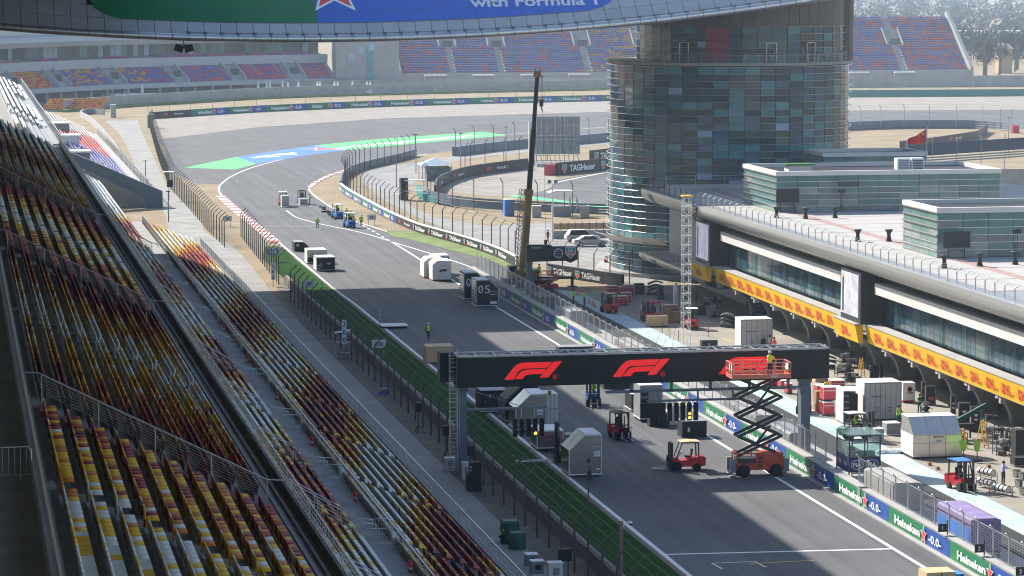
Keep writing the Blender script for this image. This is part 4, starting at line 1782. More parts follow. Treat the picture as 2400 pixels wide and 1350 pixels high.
# video screens
for y0, y1, yy in ((311.6, 316.7, 0), (257.3, 262.6, 0)):
    q = MB()
    q.bb(80.35, 82.4, y0 - .6, y1 + .15, 5.4, 9.95)
    q.build('screen_housing', M_black, pb)
    q = MB()
    q.bb(80.3, 80.36, y0, y1, 5.9, 9.75)
    m = mat('video_image', (.36, .36, .43), .5, var=.55, scale=.9, emit=.35, detail=9)
    q.build('video_screen', m, pb)
    q = MB()
    q.bb(80.28, 80.3, y1 - .9, y1 - .5, 6.1, 9.2)
    q.build('score_column', M_bblk, pb)
    q = MB()
    q.bb(80.27, 80.28, y1 - .8, y1 - .3, 9.15, 9.4)
    q.build('score_header', M_ladd, pb)
# terrace paving: slabs with joints, pink strips
g = MB()
g.bb(80.2, 125, 120, 341, 11.66, 11.70)
g.build('terrace_bed', M_grey, pb)
slab = MB()
slab.bb(.03, 3.57, .03, 4.47, 11.70, 11.712)
slm = slab.mesh('paving_slab', M_terr)
for i in range(12):
    for j in range(25):
        if j < 25:
            link('paving_slab', slm, pb, (81.2 + 3.6 * i, 225 + 4.5 * j, 0))
strip = MB()
for j in range(13):
    strip.bb(81.2, 124, 225 + 9 * j - .25, 225 + 9 * j + .25, 11.713, 11.7165)
strip.build('paving_strip', M_pinkp, pb)
strip = MB()
for i in range(3):
    x = 87.3 + 14.4 * i
    strip.bb(x - .55, x + .55, 225, 337, 11.718, 11.721)
strip.build('paving_strip', M_pinkp, pb)
g = MB()
g.bb(82, 110, 337.6, 338, 11.7, 12.3)
g.build('kerb_wall', M_concl, pb)
railing(pb, ((82, 337.8, 12.3), (110, 337.8, 12.3)), 1., 3.4, rails=2, m=M_steel)
rebase(pb, (80.2, 230, 0))
fr = fence('terrace_railing', [(80.35, 170), (80.35, 318)], 2.25, 1.05, .3, 'thin metal posts with bent tips and wires along the edge of the roof terrace', 'railing', tip=.25, r=.04, wires=4, m=M_steel, mw=M_steel)
fr.location.z += 11.7
fr2 = fence('terrace_railing', [(80.35, 319), (80.35, 341)], 2.6, 1.15, 0, 'silver slatted railing on the roof terrace end beside the tower', 'railing', r=.035, wires=7, m=M_dsteel, mw=M_steel)
fr2.location.z += 11.7


# glass pavilions on the terrace
def pavilion(label, x0, x1, y0, y1, h, nx, ny, seed, hatches):
    t = thing('glass_pavilion', label, 'pavilion')
    z0 = 11.72
    R2 = random.Random(seed)
    q = MB()
    q.bb(x0 + .12, x1 - .12, y0 + .12, y1 - .12, z0, z0 + h - .4)
    q.build('interior_core', M_screen, t)
    rows = 6
    dz = (h - .45) / rows
    for j in range(rows):
        for i in range(nx):
            w = (x1 - x0) / nx
            a = x0 + w * i
            q = MB()
            q.bb(a + .02, a + w - .02, y0, y0 + .05, z0 + dz * j + .02, z0 + dz * (j + 1) - .02)
            k = R2.choices(range(6), (4, .2, .3, .0, 1.6, .1) if j > 3 else (1.5, .1, 1.5, 0, 2, 1.) if j == 3 else (.2, 0, 3, .0, .3, 2.6))[0]  # lower rows get paler grey panes, the terrace's reflection put into their colour
            q.build('glass_pane', PAV[k], t)
        for i in range(ny):
            w = (y1 - y0) / ny
            a = y0 + w * i
            q = MB()
            q.bb(x0, x0 + .05, a + .02, a + w - .02, z0 + dz * j + .02, z0 + dz * (j + 1) - .02)
            q.build('glass_pane', PAV[R2.choices(range(6), (2., .1, .2, .0, 2.6, .6))[0]], t)
        q = MB()
        zz = z0 + dz * (j + 1)
        q.bar((x0 - .2, y0 - .12, zz), (x1 + .2, y0 - .12, zz), .05)
        q.bar((x0 - .12, y0 - .2, zz), (x0 - .12, y1, zz), .09)
        q.build('sunshade_bar', M_tube, t)
    zt = z0 + h
    for nm, b in (('parapet', ((x0 - .15, x1 + .15, y0 - .15, y0 + .35), (x0 - .15, x0 + .35, y0 + .36, y1), (x1 - .35, x1 + .15, y0 + .36, y1), (x0 + .36, x1 - .36, y1 - .35, y1))),):
        for k in b:
            q = MB()
            q.bb(*k, zt - .42, zt)
            q.build(nm, M_fasc, t)
    q = MB()
    q.bb(x0 + .36, x1 - .36, y0 + .36, y1 - .36, zt - .9, zt - .75)
    q.build('roof', M_green, t)
    for hx, hy in hatches:
        q = MB()
        q.bb(hx, hx + 2.6, hy, hy + 1.7, zt - .75, zt + .3)
        q.build('roof_hatch', M_crt, t)
        q = MB()
        q.bb(hx - .3, hx + 2.9, hy - .3, hy + 2., zt + .3, zt + .42)
        q.build('hatch_roof', M_green, t)
    rebase(t, (x0, y0, z0))
    return t


PAV = [glassm('pav_teal', (.1, .2, .19), .12, .2), glassm('pav_dark', (.05, .08, .08), .1, .2), glassm('pav_grey', (.16, .19, .19), .15, .25),
       glassm('pav_slate', (.12, .12, .13), .15, .2), glassm('pav_green', (.13, .23, .2), .12, .2), glassm('pav_light', (.27, .3, .29), .2, .2)]
pavilion('glass pavilion on the roof terrace with two air units and a red flag behind it', 85.7, 110.4, 303.7, 317, 4.3, 11, 4, 1, [(88.5, 309)])
pavilion('near glass pavilion on the roof terrace, running out of the right edge', 86., 112, 252.3, 262, 4.45, 11, 4, 2, [(97.5, 258)])
pavilion('small low pavilion with a green roof between the tower and the flag', 100.5, 113, 336, 344, 4.2, 5, 3, 4, [])
for k, x in enumerate((101.0, 102.6)):
    t = thing('air_unit', 'white ventilated air unit on the middle pavilion roof, ' + ('left one' if k == 0 else 'right one with the dark grille'), 'air unit', (x, 310, 15.1), 0, None)
    q = MB()
    q.bb(0, 1.45, 0, 1.2, 0, 1.75)
    q.build('casing', M_white, t)
    q = MB()
    for j in range(8):
        q.bb(.15, 1.3, -.04, 0, .2 + .18 * j, .3 + .18 * j)
    q.build('grille', M_grey if k == 0 else M_dsteel, t)
t = thing('flag', 'red flag with yellow stars flying behind the middle pavilion', 'flag', (111.0, 330, 0))
q = MB()
q.tube([(0, 0, 0), (0, 0, 19.2)], .07, 8)
q.build('pole', M_steel, t)
q = MB()
vs = []
nx_ = 14
for i in range(nx_ + 1):
    u = i / nx_
    for j in range(2):
        vs.append((-.1 - 2.1 * u, .25 * math.sin(u * 7), 18.9 - 1.55 * (1 - j) - u * 1.2 * (1 if j else .25) - .1 * math.sin(u * 5)))
q.add(vs, [(2 * i, 2 * i + 1, 2 * i + 3, 2 * i + 2) for i in range(nx_)], smooth=True)
q.build('cloth', M_flag, t)
sm = poly_mesh('star', [(starpts(1.), 0)], [M_ladd])
for x, z, s in ((-.5, 18.35, .24), (-.82, 18.55, .08), (-.95, 18.38, .08), (-.93, 18.15, .08), (-.8, 17.98, .08)):
    link('star', sm, t, mw=frame((x, -.12 if x > -.6 else .06, z), (1, 0, 0), (0, -1, 0)) @ Matrix.Scale(s, 4))
# terrace furniture
tq = MB()
tq.lathe([(.34, 0), (.28, .1), (.17, .55), (.19, .8), (.38, 1.08), (.4, 1.13)], n=14)
tqm = tq.mesh('table_cover', M_black)
tp = MB()
tp.lathe([(.0, 1.13), (.4, 1.13), (.4, 1.15), (.0, 1.15)], n=14)
tpm = tp.mesh('table_top', M_dsteel)
TL = [((1820, 511), 'black covered standing table below the big grey screen of the middle pavilion'), ((1888, 513), 'second black covered standing table in front of the middle pavilion'), ((1957, 511), 'third black covered standing table, near the tripod'),
      ((2010, 566), 'black standing table alone on the open terrace, left of the pair'), ((2083, 566), 'black standing table alone on the open terrace, right of the pair'), ((2213, 629), 'black standing table by the corner of the near pavilion'),
      ((2296, 624), 'black standing table in front of the near pavilion, middle one'), ((2379, 620), 'black standing table in front of the near pavilion at the right edge')]
for p, lab in TL:
    x, y = G(*p, 11.71)
    t = thing('standing_table', lab, 'table', (x, y, 11.71), 0, 'black covered standing tables on the terrace')
    link('table_cover', tqm, t)
    link('table_top', tpm, t)
for (px, py), lab in (((1842, 497), 'large blank grey screen on legs in front of the middle pavilion'), ((2236, 607), 'large blank dark screen on legs in front of the near pavilion')):
    x, y = G(px, py, 11.71)
    t = thing('display_screen', lab, 'screen', (x, y - .6, 11.71))
    q = MB()
    q.bb(-1.25, 1.25, -.06, .06, 1.05, 2.5)
    q.build('panel', M_bblk, t)
    q = MB()
    for e in (-.75, .75):
        q.bar((e - .15, -.4, 0), (e, 0, 1.1), .06)
        q.bar((e + .15, .4, 0), (e, 0, 1.1), .06)
    q.bar((-.8, 0, .8), (.8, 0, .8), .06)
    q.build('legs', M_black, t)
for (px, py), lab in (((1968, 497), 'tripod with black lamp heads before the middle pavilion, left one'), ((2120, 490), 'tripod with black lamp heads before the middle pavilion, right one'), ((2376, 600), 'tripod with black lamp heads before the near pavilion')):
    x, y = G(px, py, 11.71)
    t = thing('lamp_tripod', lab, 'tripod', (x, y - .5, 11.71))
    q = MB()
    for a in range(3):
        q.bar((.5 * math.cos(a * 2.1), .5 * math.sin(a * 2.1), 0), (0, 0, .8), .04)
    q.bar((-.08, 0, .3), (-.08, 0, 2.1), .05)
    q.bar((.12, 0, .3), (.12, 0, 2.1), .05)
    q.build('stand', M_black, t)
    q = MB()
    q.box((-.15, 0, 2.25), (.3, .3, .28))
    q.box((.2, 0, 2.25), (.36, .35, .36))
    q.build('lamp_head', M_black, t)
# ---------------------------------------------------------------- people
BONES = [('pelvis', 'chest', 'shirt'), ('chest', 'neck', 'shirt'), ('neck', 'head0', 'skin'), ('head0', 'head1', 'skin')]
for s_ in 'lr':
    BONES += [('chest', 'sh' + s_, 'shirt'), ('sh' + s_, 'el' + s_, 'shirt'), ('el' + s_, 'wr' + s_, 'sleeve'), ('wr' + s_, 'ha' + s_, 'skin'),
              ('pelvis', 'hi' + s_, 'leg'), ('hi' + s_, 'kn' + s_, 'leg'), ('kn' + s_, 'an' + s_, 'leg'), ('an' + s_, 'to' + s_, 'shoe')]
RAD = dict(pelvis=.135, chest=.155, neck=.06, head0=.085, head1=.1, sh=.07, el=.05, wr=.036, ha=.036, hi=.1, kn=.07, an=.05, to=.042)


def pose(kind):
    J = dict(pelvis=(0, 0, .95), chest=(0, 0, 1.33), neck=(0, 0, 1.5), head0=(0, -.01, 1.57), head1=(0, -.02, 1.69))
    for s, e in (('l', -1), ('r', 1)):
        J.update({'sh' + s: (.19 * e, 0, 1.42), 'el' + s: (.25 * e, .02, 1.14), 'wr' + s: (.26 * e, -.07, .9), 'ha' + s: (.26 * e, -.1, .82),
                  'hi' + s: (.1 * e, 0, .9), 'kn' + s: (.11 * e, -.02, .5), 'an' + s: (.12 * e, .02, .09), 'to' + s: (.13 * e, -.15, .05)})
    if kind == 'walk':
        J.update(knl=(-.1, -.14, .52), anl=(-.1, -.2, .1), tol=(-.1, -.36, .07), knr=(.1, .06, .5), anr=(.1, .3, .14), tor=(.1, .18, .05),
                 ell=(-.25, .1, 1.16), wrl=(-.25, .1, .92), hal=(-.25, .09, .84), elr=(.25, -.06, 1.16), wrr=(.25, -.2, .95), har=(.25, -.26, .89))
    if kind == 'reach':
        J.update(ell=(-.23, -.2, 1.25), wrl=(-.18, -.42, 1.2), hal=(-.17, -.5, 1.19), elr=(.23, -.2, 1.25), wrr=(.18, -.42, 1.15), har=(.17, -.5, 1.14))
    if kind == 'crouch':
        J.update(pelvis=(0, .1, .5), chest=(0, -.1, .84), neck=(0, -.19, .99), head0=(0, -.22, 1.05), head1=(0, -.27, 1.16))
        for s, e in (('l', -1), ('r', 1)):
            J.update({'sh' + s: (.19 * e, -.12, .92), 'el' + s: (.24 * e, -.28, .7), 'wr' + s: (.18 * e, -.46, .58), 'ha' + s: (.17 * e, -.53, .55),
                      'hi' + s: (.11 * e, .08, .48), 'kn' + s: (.17 * e, -.3, .5), 'an' + s: (.14 * e, -.02, .09), 'to' + s: (.15 * e, -.19, .05)})
    if kind == 'sit':
        J.update(pelvis=(0, 0, .12), chest=(0, .04, .5), neck=(0, .03, .67), head0=(0, .01, .74), head1=(0, 0, .86))
        for s, e in (('l', -1), ('r', 1)):
            J.update({'sh' + s: (.19 * e, .03, .59), 'el' + s: (.25 * e, -.12, .36), 'wr' + s: (.16 * e, -.36, .36), 'ha' + s: (.14 * e, -.44, .37),
                      'hi' + s: (.1 * e, -.04, .11), 'kn' + s: (.14 * e, -.45, .1), 'an' + s: (.14 * e, -.5, -.3), 'to' + s: (.14 * e, -.66, -.34)})
    if kind == 'climb':
        J.update(ell=(-.25, -.2, 1.5), wrl=(-.22, -.42, 1.66), hal=(-.21, -.48, 1.72), elr=(.25, -.22, 1.2), wrr=(.2, -.44, 1.3), har=(.19, -.5, 1.34),
                 knl=(-.12, -.3, .66), anl=(-.12, -.24, .3), tol=(-.12, -.4, .27), knr=(.12, -.16, .52), anr=(.12, -.1, .1), tor=(.12, -.26, .06))
    return J


_PM = {}


def person_mesh(kind, shirt, trousers, sleeve):
    key = (kind, shirt.name, trousers.name, sleeve.name)
    if key in _PM:
        return _PM[key]
    J = pose(kind)
    names = list(J)
    me = bpy.data.meshes.new('body')
    me.from_pydata([J[n] for n in names], [(names.index(a), names.index(b)) for a, b, c in BONES], [])
    o = bpy.data.objects.new('body', me)
    COL.objects.link(o)
    md = o.modifiers.new('skin', 'SKIN')
    md.use_smooth_shade = True
    sk = me.skin_vertices[0].data
    for i, n in enumerate(names):
        r = RAD.get(n) or RAD[n[:2]]
        sk[i].radius = (r, r * (.72 if n in ('pelvis', 'chest') else 1))
        sk[i].use_root = n == 'pelvis'
    sd = o.modifiers.new('sub', 'SUBSURF')
    sd.levels = 1
    dg = bpy.context.evaluated_depsgraph_get()
    m2 = bpy.data.meshes.new_from_object(o.evaluated_get(dg))
    bpy.data.objects.remove(o)
    bm = bmesh.new()
    bm.from_mesh(m2)
    seg = [(Vector(J[a]), Vector(J[b]), c) for a, b, c in BONES]
    MI = dict(skin=0, shirt=1, leg=2, shoe=3, sleeve=4)
    for f in bm.faces:
        c = f.calc_center_median()
        best = min(seg, key=lambda s: (lambda t: ((s[0] + (s[1] - s[0]) * t) - c).length)(max(0, min(1, (c - s[0]).dot(s[1] - s[0]) / max(1e-6, (s[1] - s[0]).length_squared)))))
        f.material_index = MI[best[2]]
        f.smooth = True
    # fingers, thumb, nose
    for s, e in (('l', -1), ('r', 1)):
        h, w = Vector(J['ha' + s]), Vector(J['wr' + s])
        d = (h - w).normalized()
        x = d.cross(Vector((0, 0, 1))) if abs(d.z) < .9 else d.cross(Vector((0, 1, 0)))
        x.normalize()
        for k, (u, L) in enumerate(((-.024, .065), (-.008, .078), (.008, .074), (.024, .058), (-.045, .04))):
            a = h + x * u + d * (.005 if k < 4 else -.03)
            b = a + d * L + (x * -.02 if k == 4 else Vector((0, 0, 0)))
            y = d.cross(x)
            vs = [bm.verts.new(p + x * (i * .0075) + y * (j * .0075)) for p in (a, b) for i, j in ((-1, -1), (1, -1), (1, 1), (-1, 1))]
            for q in ((0, 1, 5, 4), (1, 2, 6, 5), (2, 3, 7, 6), (3, 0, 4, 7), (4, 5, 6, 7)):
                bm.faces.new([vs[i] for i in q]).material_index = 0
    hd = Vector(J['head0']).lerp(Vector(J['head1']), .45)
    vs = [bm.verts.new(hd + Vector(p)) for p in ((-.015, -.09, -.02), (.015, -.09, -.02), (0, -.09, .03), (0, -.125, -.015))]
    for q in ((0, 1, 3), (1, 2, 3), (2, 0, 3)):
        bm.faces.new([vs[i] for i in q])
    bm.to_mesh(m2)
    bm.free()
    for m in (M_skin, shirt, trousers, M_black, sleeve):
        m2.materials.append(m)
    m2.name = 'body'
    _PM[key] = (m2, J)
    return _PM[key]


def person(label, loc, rz=0., kind='stand', shirt=M_cloth, trousers=M_cloth, sleeve=None, vest=None, hat=None, group=None):
    me, J = person_mesh(kind, shirt, trousers, sleeve or shirt)
    t = thing('person', label, 'person', loc, rz, group)
    link('body', me, t)
    top = Vector(J['head1'])
    q = MB()
    if hat:
        q.lathe([(.125, -.02), (.12, .05), (.09, .1), (.0, .125)], top, 12)
        q.bb(top.x - .08, top.x + .08, top.y - .19, top.y - .1, top.z - .02, top.z + .0)
        q.build('helmet', hat, t)
    else:
        q.lathe([(.1, -.07), (.115, .0), (.105, .06), (.06, .105), (0, .115)], top + Vector((0, .015, 0)), 10)
        q.build('hair', M_hair, t)
    q = MB()
    for e in (-.035, .035):
        c = Vector(J['head0']).lerp(top, .62)
        q.bb(c.x + e - .012, c.x + e + .012, c.y - .1, c.y - .09, c.z - .008, c.z + .008)
    q.build('eyes', M_black, t)
    if vest:
        a, b = Vector(J['pelvis']), Vector(J['neck'])
        q = MB()
        prof = [(.02, .165, .125), (.3, .175, .14), (.62, .2, .155), (.86, .21, .125), (.99, .11, .09)]
        n = 12
        for u, rx, ry in prof:
            c = a.lerp(b, u)
            for k in range(n):
                q.v.append((c.x + rx * math.cos(2 * math.pi * k / n), c.y + ry * math.sin(2 * math.pi * k / n), c.z))
        for i in range(len(prof) - 1):
            for k in range(n):
                q.sm.add(len(q.f))
                q.f.append([i * n + k, i * n + (k + 1) % n, (i + 1) * n + (k + 1) % n, (i + 1) * n + k])
                q.m.append(0)
        v = q.build('vest', vest, t)
        q = MB()
        for u, rx, ry in ((.28, .18, .145), (.5, .194, .152)):
            c = a.lerp(b, u)
            c2 = a.lerp(b, u + .09)
            q.lathe([(1, 0), (1, .04)], (0, 0, 0), 12)
            for i in range(len(q.v) - 24, len(q.v)):
                p = q.v[i]
                q.v[i] = (c.x + p[0] * rx, c.y + p[1] * ry, c.z + p[2])
        q.build('reflective_strip', M_helm, v)
    return t


# ---------------------------------------------------------------- forklifts (forward = +x)
def forklift(label, px, rz, body, roof=None, forks=1.1, cargo=None, scale=1., driver=None, group='forklifts at work', mast_h=2.15, guard=M_dsteel):
    x, y = G(*px)
    t = thing('forklift', label, 'forklift', (x, y, 0), rz, group)
    q = MB()
    q.prism([(-.95, .32), (.75, .32), (.95, .55), (.95, .95), (.7, 1.0), (.55, .78), (-.05, .78), (-.1, .98), (-.95, .98)], -.52, .52, 'Y')
    q.build('chassis', body, t)
    q = MB()
    q.prism([(-1.42, .38), (-.96, .3), (-.96, 1.08), (-1.25, 1.08), (-1.46, .95)], -.56, .56, 'Y')
    q.build('counterweight', body, t)
    q = MB()
    q.bb(-1.475, -1.44, -.3, .3, .62, .78)
    q.build('rear_grille', M_black, t)
    q = MB()
    for e in (-.5, .5):
        q.bar((-.92, e, .95), (-.88, e, 2.1), .09)
        q.bar((.78, e, .95), (.35, e, 2.1), .075)
        q.bar((-.92, e, 2.1), (.4, e, 2.1), .08)
    q.bar((-.9, -.5, 2.1), (-.9, .5, 2.1), .08)
    q.bar((.38, -.5, 2.1), (.38, .5, 2.1), .08)
    for k in range(6):
        q.bar((-.75 + .2 * k, -.5, 2.12), (-.75 + .2 * k, .5, 2.12), .04)
    q.build('overhead_guard', guard, t)
    if roof:
        q = MB()
        q.prism([(-1., 2.15), (.5, 2.15), (.5, 2.18), (-.3, 2.23), (-1., 2.19)], -.6, .6, 'Y')
        q.build('roof_cover', roof, t)
    q = MB()
    for e in (-.36, .36):
        q.bb(1.02, 1.16, e - .06, e + .06, .12, mast_h)
        q.bb(1.18, 1.27, e * .8 - .045, e * .8 + .045, .15, mast_h - .05)
    for z in (.45, 1.2, mast_h - .1):
        q.bb(1.04, 1.14, -.36, .36, z, z + .09)
    q.tube([(1.1, 0, .3), (1.1, 0, mast_h - .3)], .05, 8)
    q.build('mast', M_dsteel, t)
    q = MB()
    for z in (.16, .5):
        q.bb(1.29, 1.36, -.52, .52, z, z + .1)
    for k in range(7):
        e = -.5 + k / 6.
        q.bar((1.32, e, .2), (1.32, e, 1.05), .035)
    q.bar((1.32, -.52, 1.05), (1.32, .52, 1.05), .045)
    q.build('carriage', M_black, t)
    for e in (-.28, .28):
        q = MB()
        q.prism([(1.37, .7), (1.41, .7), (1.41, .23), (1.41 + forks, .2), (1.41 + forks, .17), (1.37, .15)], e - .06, e + .06, 'Y')
        q.build('fork', M_steel, t)
    q = MB()
    q.bb(-.42, .05, -.24, .24, .98, 1.1)
    q.box((-.45, 0, 1.33), (.1, .44, .5), m=Matrix.Rotation(-.15, 3, 'Y'))
    q.build('seat', M_black, t)
    q = MB()
    q.bar((.55, 0, .95), (.38, 0, 1.25), .05)
    q.lathe([(.17, 0), (.19, .015), (.17, .03)], (.37, 0, 1.25), 10)
    q.build('steering_wheel', M_black, t)
    for wx, r, wd in ((.72, .36, .26), (-.8, .28, .2)):
        for e in (-1, 1):
            q = MB()
            q.lathe([(r * .6, -wd / 2), (r * .95, -wd / 2), (r, -wd * .3), (r, wd * .3), (r * .95, wd / 2), (r * .6, wd / 2)], (wx, e * .5, r), 16, ax='Y')
            w = q.build('wheel', M_rub, t)
            q = MB()
            q.lathe([(r * .58, -wd / 2 + .03), (r * .58, wd / 2 - .03)], (wx, e * .5, r), 10, ax='Y')
            q.build('hub', M_grey, w)
    if driver:
        vest, hat = driver
        p = person('driver seated in the ' + label.split(',')[0], (x - .2 * math.cos(rz), y - .2 * math.sin(rz), 1.12), rz + math.pi / 2, 'sit', vest=vest, hat=hat)
        p['label'] = ('driver in a hi-vis vest in the ' if vest else 'driver in dark clothes in the ') + ' '.join((label.split(', ')[1] + ' blue forklift' if 'nearer of' in label or 'farther of' in label else label.split(',')[0]).split()[:9])
    return t


def rot_of(a, b):
    p, q = Vector(G(*a)), Vector(G(*b))
    return math.atan2(q.y - p.y, q.x - p.x)


D90 = math.pi / 2
forklift('red forklift with a tan roof, empty forks to the left, alone on the sunlit track', (1606, 1101), math.pi - .03, M_fred, M_wood)
forklift('red forklift facing the camera with a seated driver, wooden tipped forks, mid track', (1452, 1028), -1.45, M_fred, None, 1.1, driver=(None, None), mast_h=2.3)
forklift('blue forklift facing the camera just under the gantry screen', (1390, 950), -1.72, M_fblu, None, 1., driver=(M_vest, None), mast_h=2.35)
hf = forklift('dark forklift with a tall mast and very long forks reaching over the grass', (1340, 1083), math.pi - .02, M_fred, M_grey, 2.9, mast_h=3.1, group='forklifts at work')
for k, ch in enumerate('HELI'):
    link('lettering', text_mesh(ch, M_crt, .03), hf, mw=frame((1.09, .435, 2.75 - .22 * k), (-1, 0, 0), (0, 1, 0)) @ Matrix.Scale(.15, 4))
forklift('blue forklift with a white roof, nearer of the two by the 50 board', (818, 533), 1.75, M_fblu, M_white, driver=(M_vest, M_helm), guard=M_white)
forklift('blue forklift with a white roof, farther of the two by the 50 board', (790, 512), 1.75, M_fblu, M_white, driver=(M_vest, None), guard=M_white)
forklift('forklift carrying a stacked white cage, leftmost on the far bend', (664, 482), -1.5, M_fred, M_white, driver=None)
forklift('forklift carrying a white slotted box beside a standing worker on the far bend', (708, 477), -1.5, M_fblu, None, driver=(None, M_helm))
forklift('red forklift seen from behind on the teal pit lane strip', (1427, 733), 1.75, M_fred, M_wood, driver=(None, None))
forklift('red forklift with a pink roof behind the strapped wooden box', (1527, 754), 1.95, M_fred, M_case, driver=(None, None))
forklift('red forklift seen from behind, half hidden by the white lattice tower', (1620, 770), 1.45, M_fred, M_crt, driver=(None, None))
forklift('red forklift half hidden by the right leg of the gantry', (1884, 968), -1.9, M_fred, None, driver=None)
forklift('white roofed forklift with its mast to the right, in front of the grey doored container', (2010, 1030), .06, M_dgrn, M_white, driver=(M_vest, M_helm), mast_h=2.3)
forklift('red forklift with a light blue roof facing the camera, by the wheel rack', (2252, 1148), -1.4, M_fred, M_bcov, 1.1, driver=(None, None), mast_h=2.25)


# ---------------------------------------------------------------- crates and containers
def sc(y):
    return (y + 67.) / 37.


def crate(label, xl, xr, yb, yt, depth, body, name='crate', cat='crate', top=None, chL=None, chR=None, base=.12, basem=M_white, group=None, h=None, trim=None, rot=0.):
    """box standing on the ground, front face between photo columns xl and xr with its foot at row yb and its top at row yt; chamfers in metres"""
    a, b = G(xl, yb), G(xr, yb)
    w = math.dist(a, b)
    h = h or (yb - yt) / sc(yb)
    t = thing(name, label, cat, (a[0], a[1], 0), rot, group)
    poly = [(0, base), (w, base)]
    poly += [(w, h - chR[1]), (w - chR[0], h)] if chR else [(w, h)]
    poly += [(chL[0], h), (0, h - chL[1])] if chL else [(0, h)]
    q = MB()
    q.prism(poly, 0, depth, 'Y')
    q.build('body', body, t)
    if base:
        q = MB()
        q.bb(-.03, w + .03, -.04, depth + .04, base - .05, base + .03)
        q.build('base_frame', basem, t)
        q = MB()
        for e in (.1, w / 2 - .15, w - .4):
            q.bb(e, e + .3, .05, depth - .05, .0, base - .05)
        q.build('skid', M_black, t)
    if top:
        q = MB()
        x0, x1 = (chL[0] if chL else 0), (w - chR[0] if chR else w)
        q.bb(x0, x1, -.02, depth + .02, h, h + .05)
        q.build('top_sheet', top, t)
    if trim:
        q = MB()
        for x in (0, w):
            q.bb(x - .035, x + .035, -.035, .03, base, h - (chL[1] if chL and x == 0 else chR[1] if chR and x == w else 0))
        q.bb(chL[0] if chL else 0, w - (chR[0] if chR else 0), -.035, .03, h - .07, h + .01)
        q.build('edge_trim', trim, t)
    return t, w, h, depth


def face_text(t, s, x, z, hgt, m, width=None, bold=.03, y=-.04):
    me = text_mesh(s, m, bold, 0, width / hgt if width else None)
    link('lettering', me, t, mw=frame((x, y, z), (1, 0, 0), (0, -1, 0)) @ Matrix.Scale(hgt, 4))


def plate(t, x0, x1, z0, z1, m, name='label_plate', y=-.02):
    q = MB()
    q.bb(x0, x1, y, 0.0, z0, z1)
    return q.build(name, m, t)


t, w, h, d = crate('near silver air cargo container with a sloped left shoulder, beside the long forked forklift', 1334, 1411, 1119, 1019, 3.1, M_alu, 'cargo_container', 'container', M_white, chL=(1.22, 1.15), base=.2, trim=M_crt)
plate(t, 1.6, 2.35, 2.1, 2.22, M_white)
face_text(t, 'AMX 003 AMX', 1.97, 2.16, .09, M_black, .7)
plate(t, 1.84, 2.32, 1.5, 1.92, M_white)
face_text(t, 'ARAMCO', 2.08, 1.68, .07, M_black, .4)
face_text(t, 'FORMULA ONE', 2.08, 1.82, .035, M_black, .4)
plate(t, 2.05, 2.3, .5, .6, M_white)
t, w, h, d = crate('second silver container with a white sloped shoulder, under the left end of the gantry', 1209, 1281, 1013, 924, 3.1, M_alu, 'cargo_container', 'container', M_white, chL=(1.22, 1.15), base=.2, trim=M_crt)
plate(t, 1.5, 2.25, 2.08, 2.2, M_white)
face_text(t, 'AMX 010 AMX', 1.87, 2.14, .09, M_black, .7)
plate(t, 1.72, 2.25, 1.35, 1.8, M_white)
face_text(t, 'ARAMCO', 1.98, 1.55, .07, M_black, .42)
t, w, h, d = crate('dark netted cargo load with a sloped shoulder behind the second silver container', 1186, 1262, 992, 905, 3., M_black, 'cargo_load', 'cargo', chL=(1.2, 1.1), base=.2)
q = MB()
for i in range(14):
    q.bar((-.03, .2 * i, .25), (-.03, .2 * i + .9, 1.75), .03)
    q.bar((-.03, .2 * i + .9, .25), (-.03, .2 * i, 1.75), .03)
    q.bar((-.03 + .0, .21 * i, 1.78), (1.2, .21 * i, 2.9), .035)
q.build('net', M_grey, t)
t, w, h, d = crate('black netted pallet load at the grass edge behind the left leg of the gantry', 1127, 1190, 969, 916, 2.6, M_black, 'cargo_load', 'cargo', top=M_grey, base=.16)
q = MB()
for i in range(9):
    q.bar((.25 * i, -.03, .2), (.25 * i + .7, -.03, 1.7), .025)
    q.bar((.25 * i, -.03, 1.7), (.25 * i + .7, -.03, .2), .025)
q.build('net', M_grey, t)
plate(t, .7, .9, 1.35, 1.55, M_white)
plate(t, 1.75, 1.95, 1.2, 1.6, M_white)
t, w, h, d = crate('white door panel container with a lime tag, right behind the second silver container', 1282, 1308, 1004, 922, 2.2, M_crt, 'cargo_container', 'container', base=.12)
for x in (.3, .6):
    plate(t, x, x + .02, .2, h, M_dsteel, 'door_seam')
plate(t, .05, .35, h - .1, h + .28, M_lime, 'number_tag')
face_text(t, '15', .2, h + .09, .25, M_black, .24, y=-.03)
face_text(t, 'AMX 011 AMX', .45, 1.6, .08, M_black, .7)
t, w, h, d = crate('low white topped silver container behind the long forked forklift', 1259, 1322, 1059, 1010, 3., M_alu, 'cargo_container', 'container', M_white, base=.3, trim=M_crt)
face_text(t, 'AMX 004 AMX', 1.1, 1.2, .1, M_black, .8)
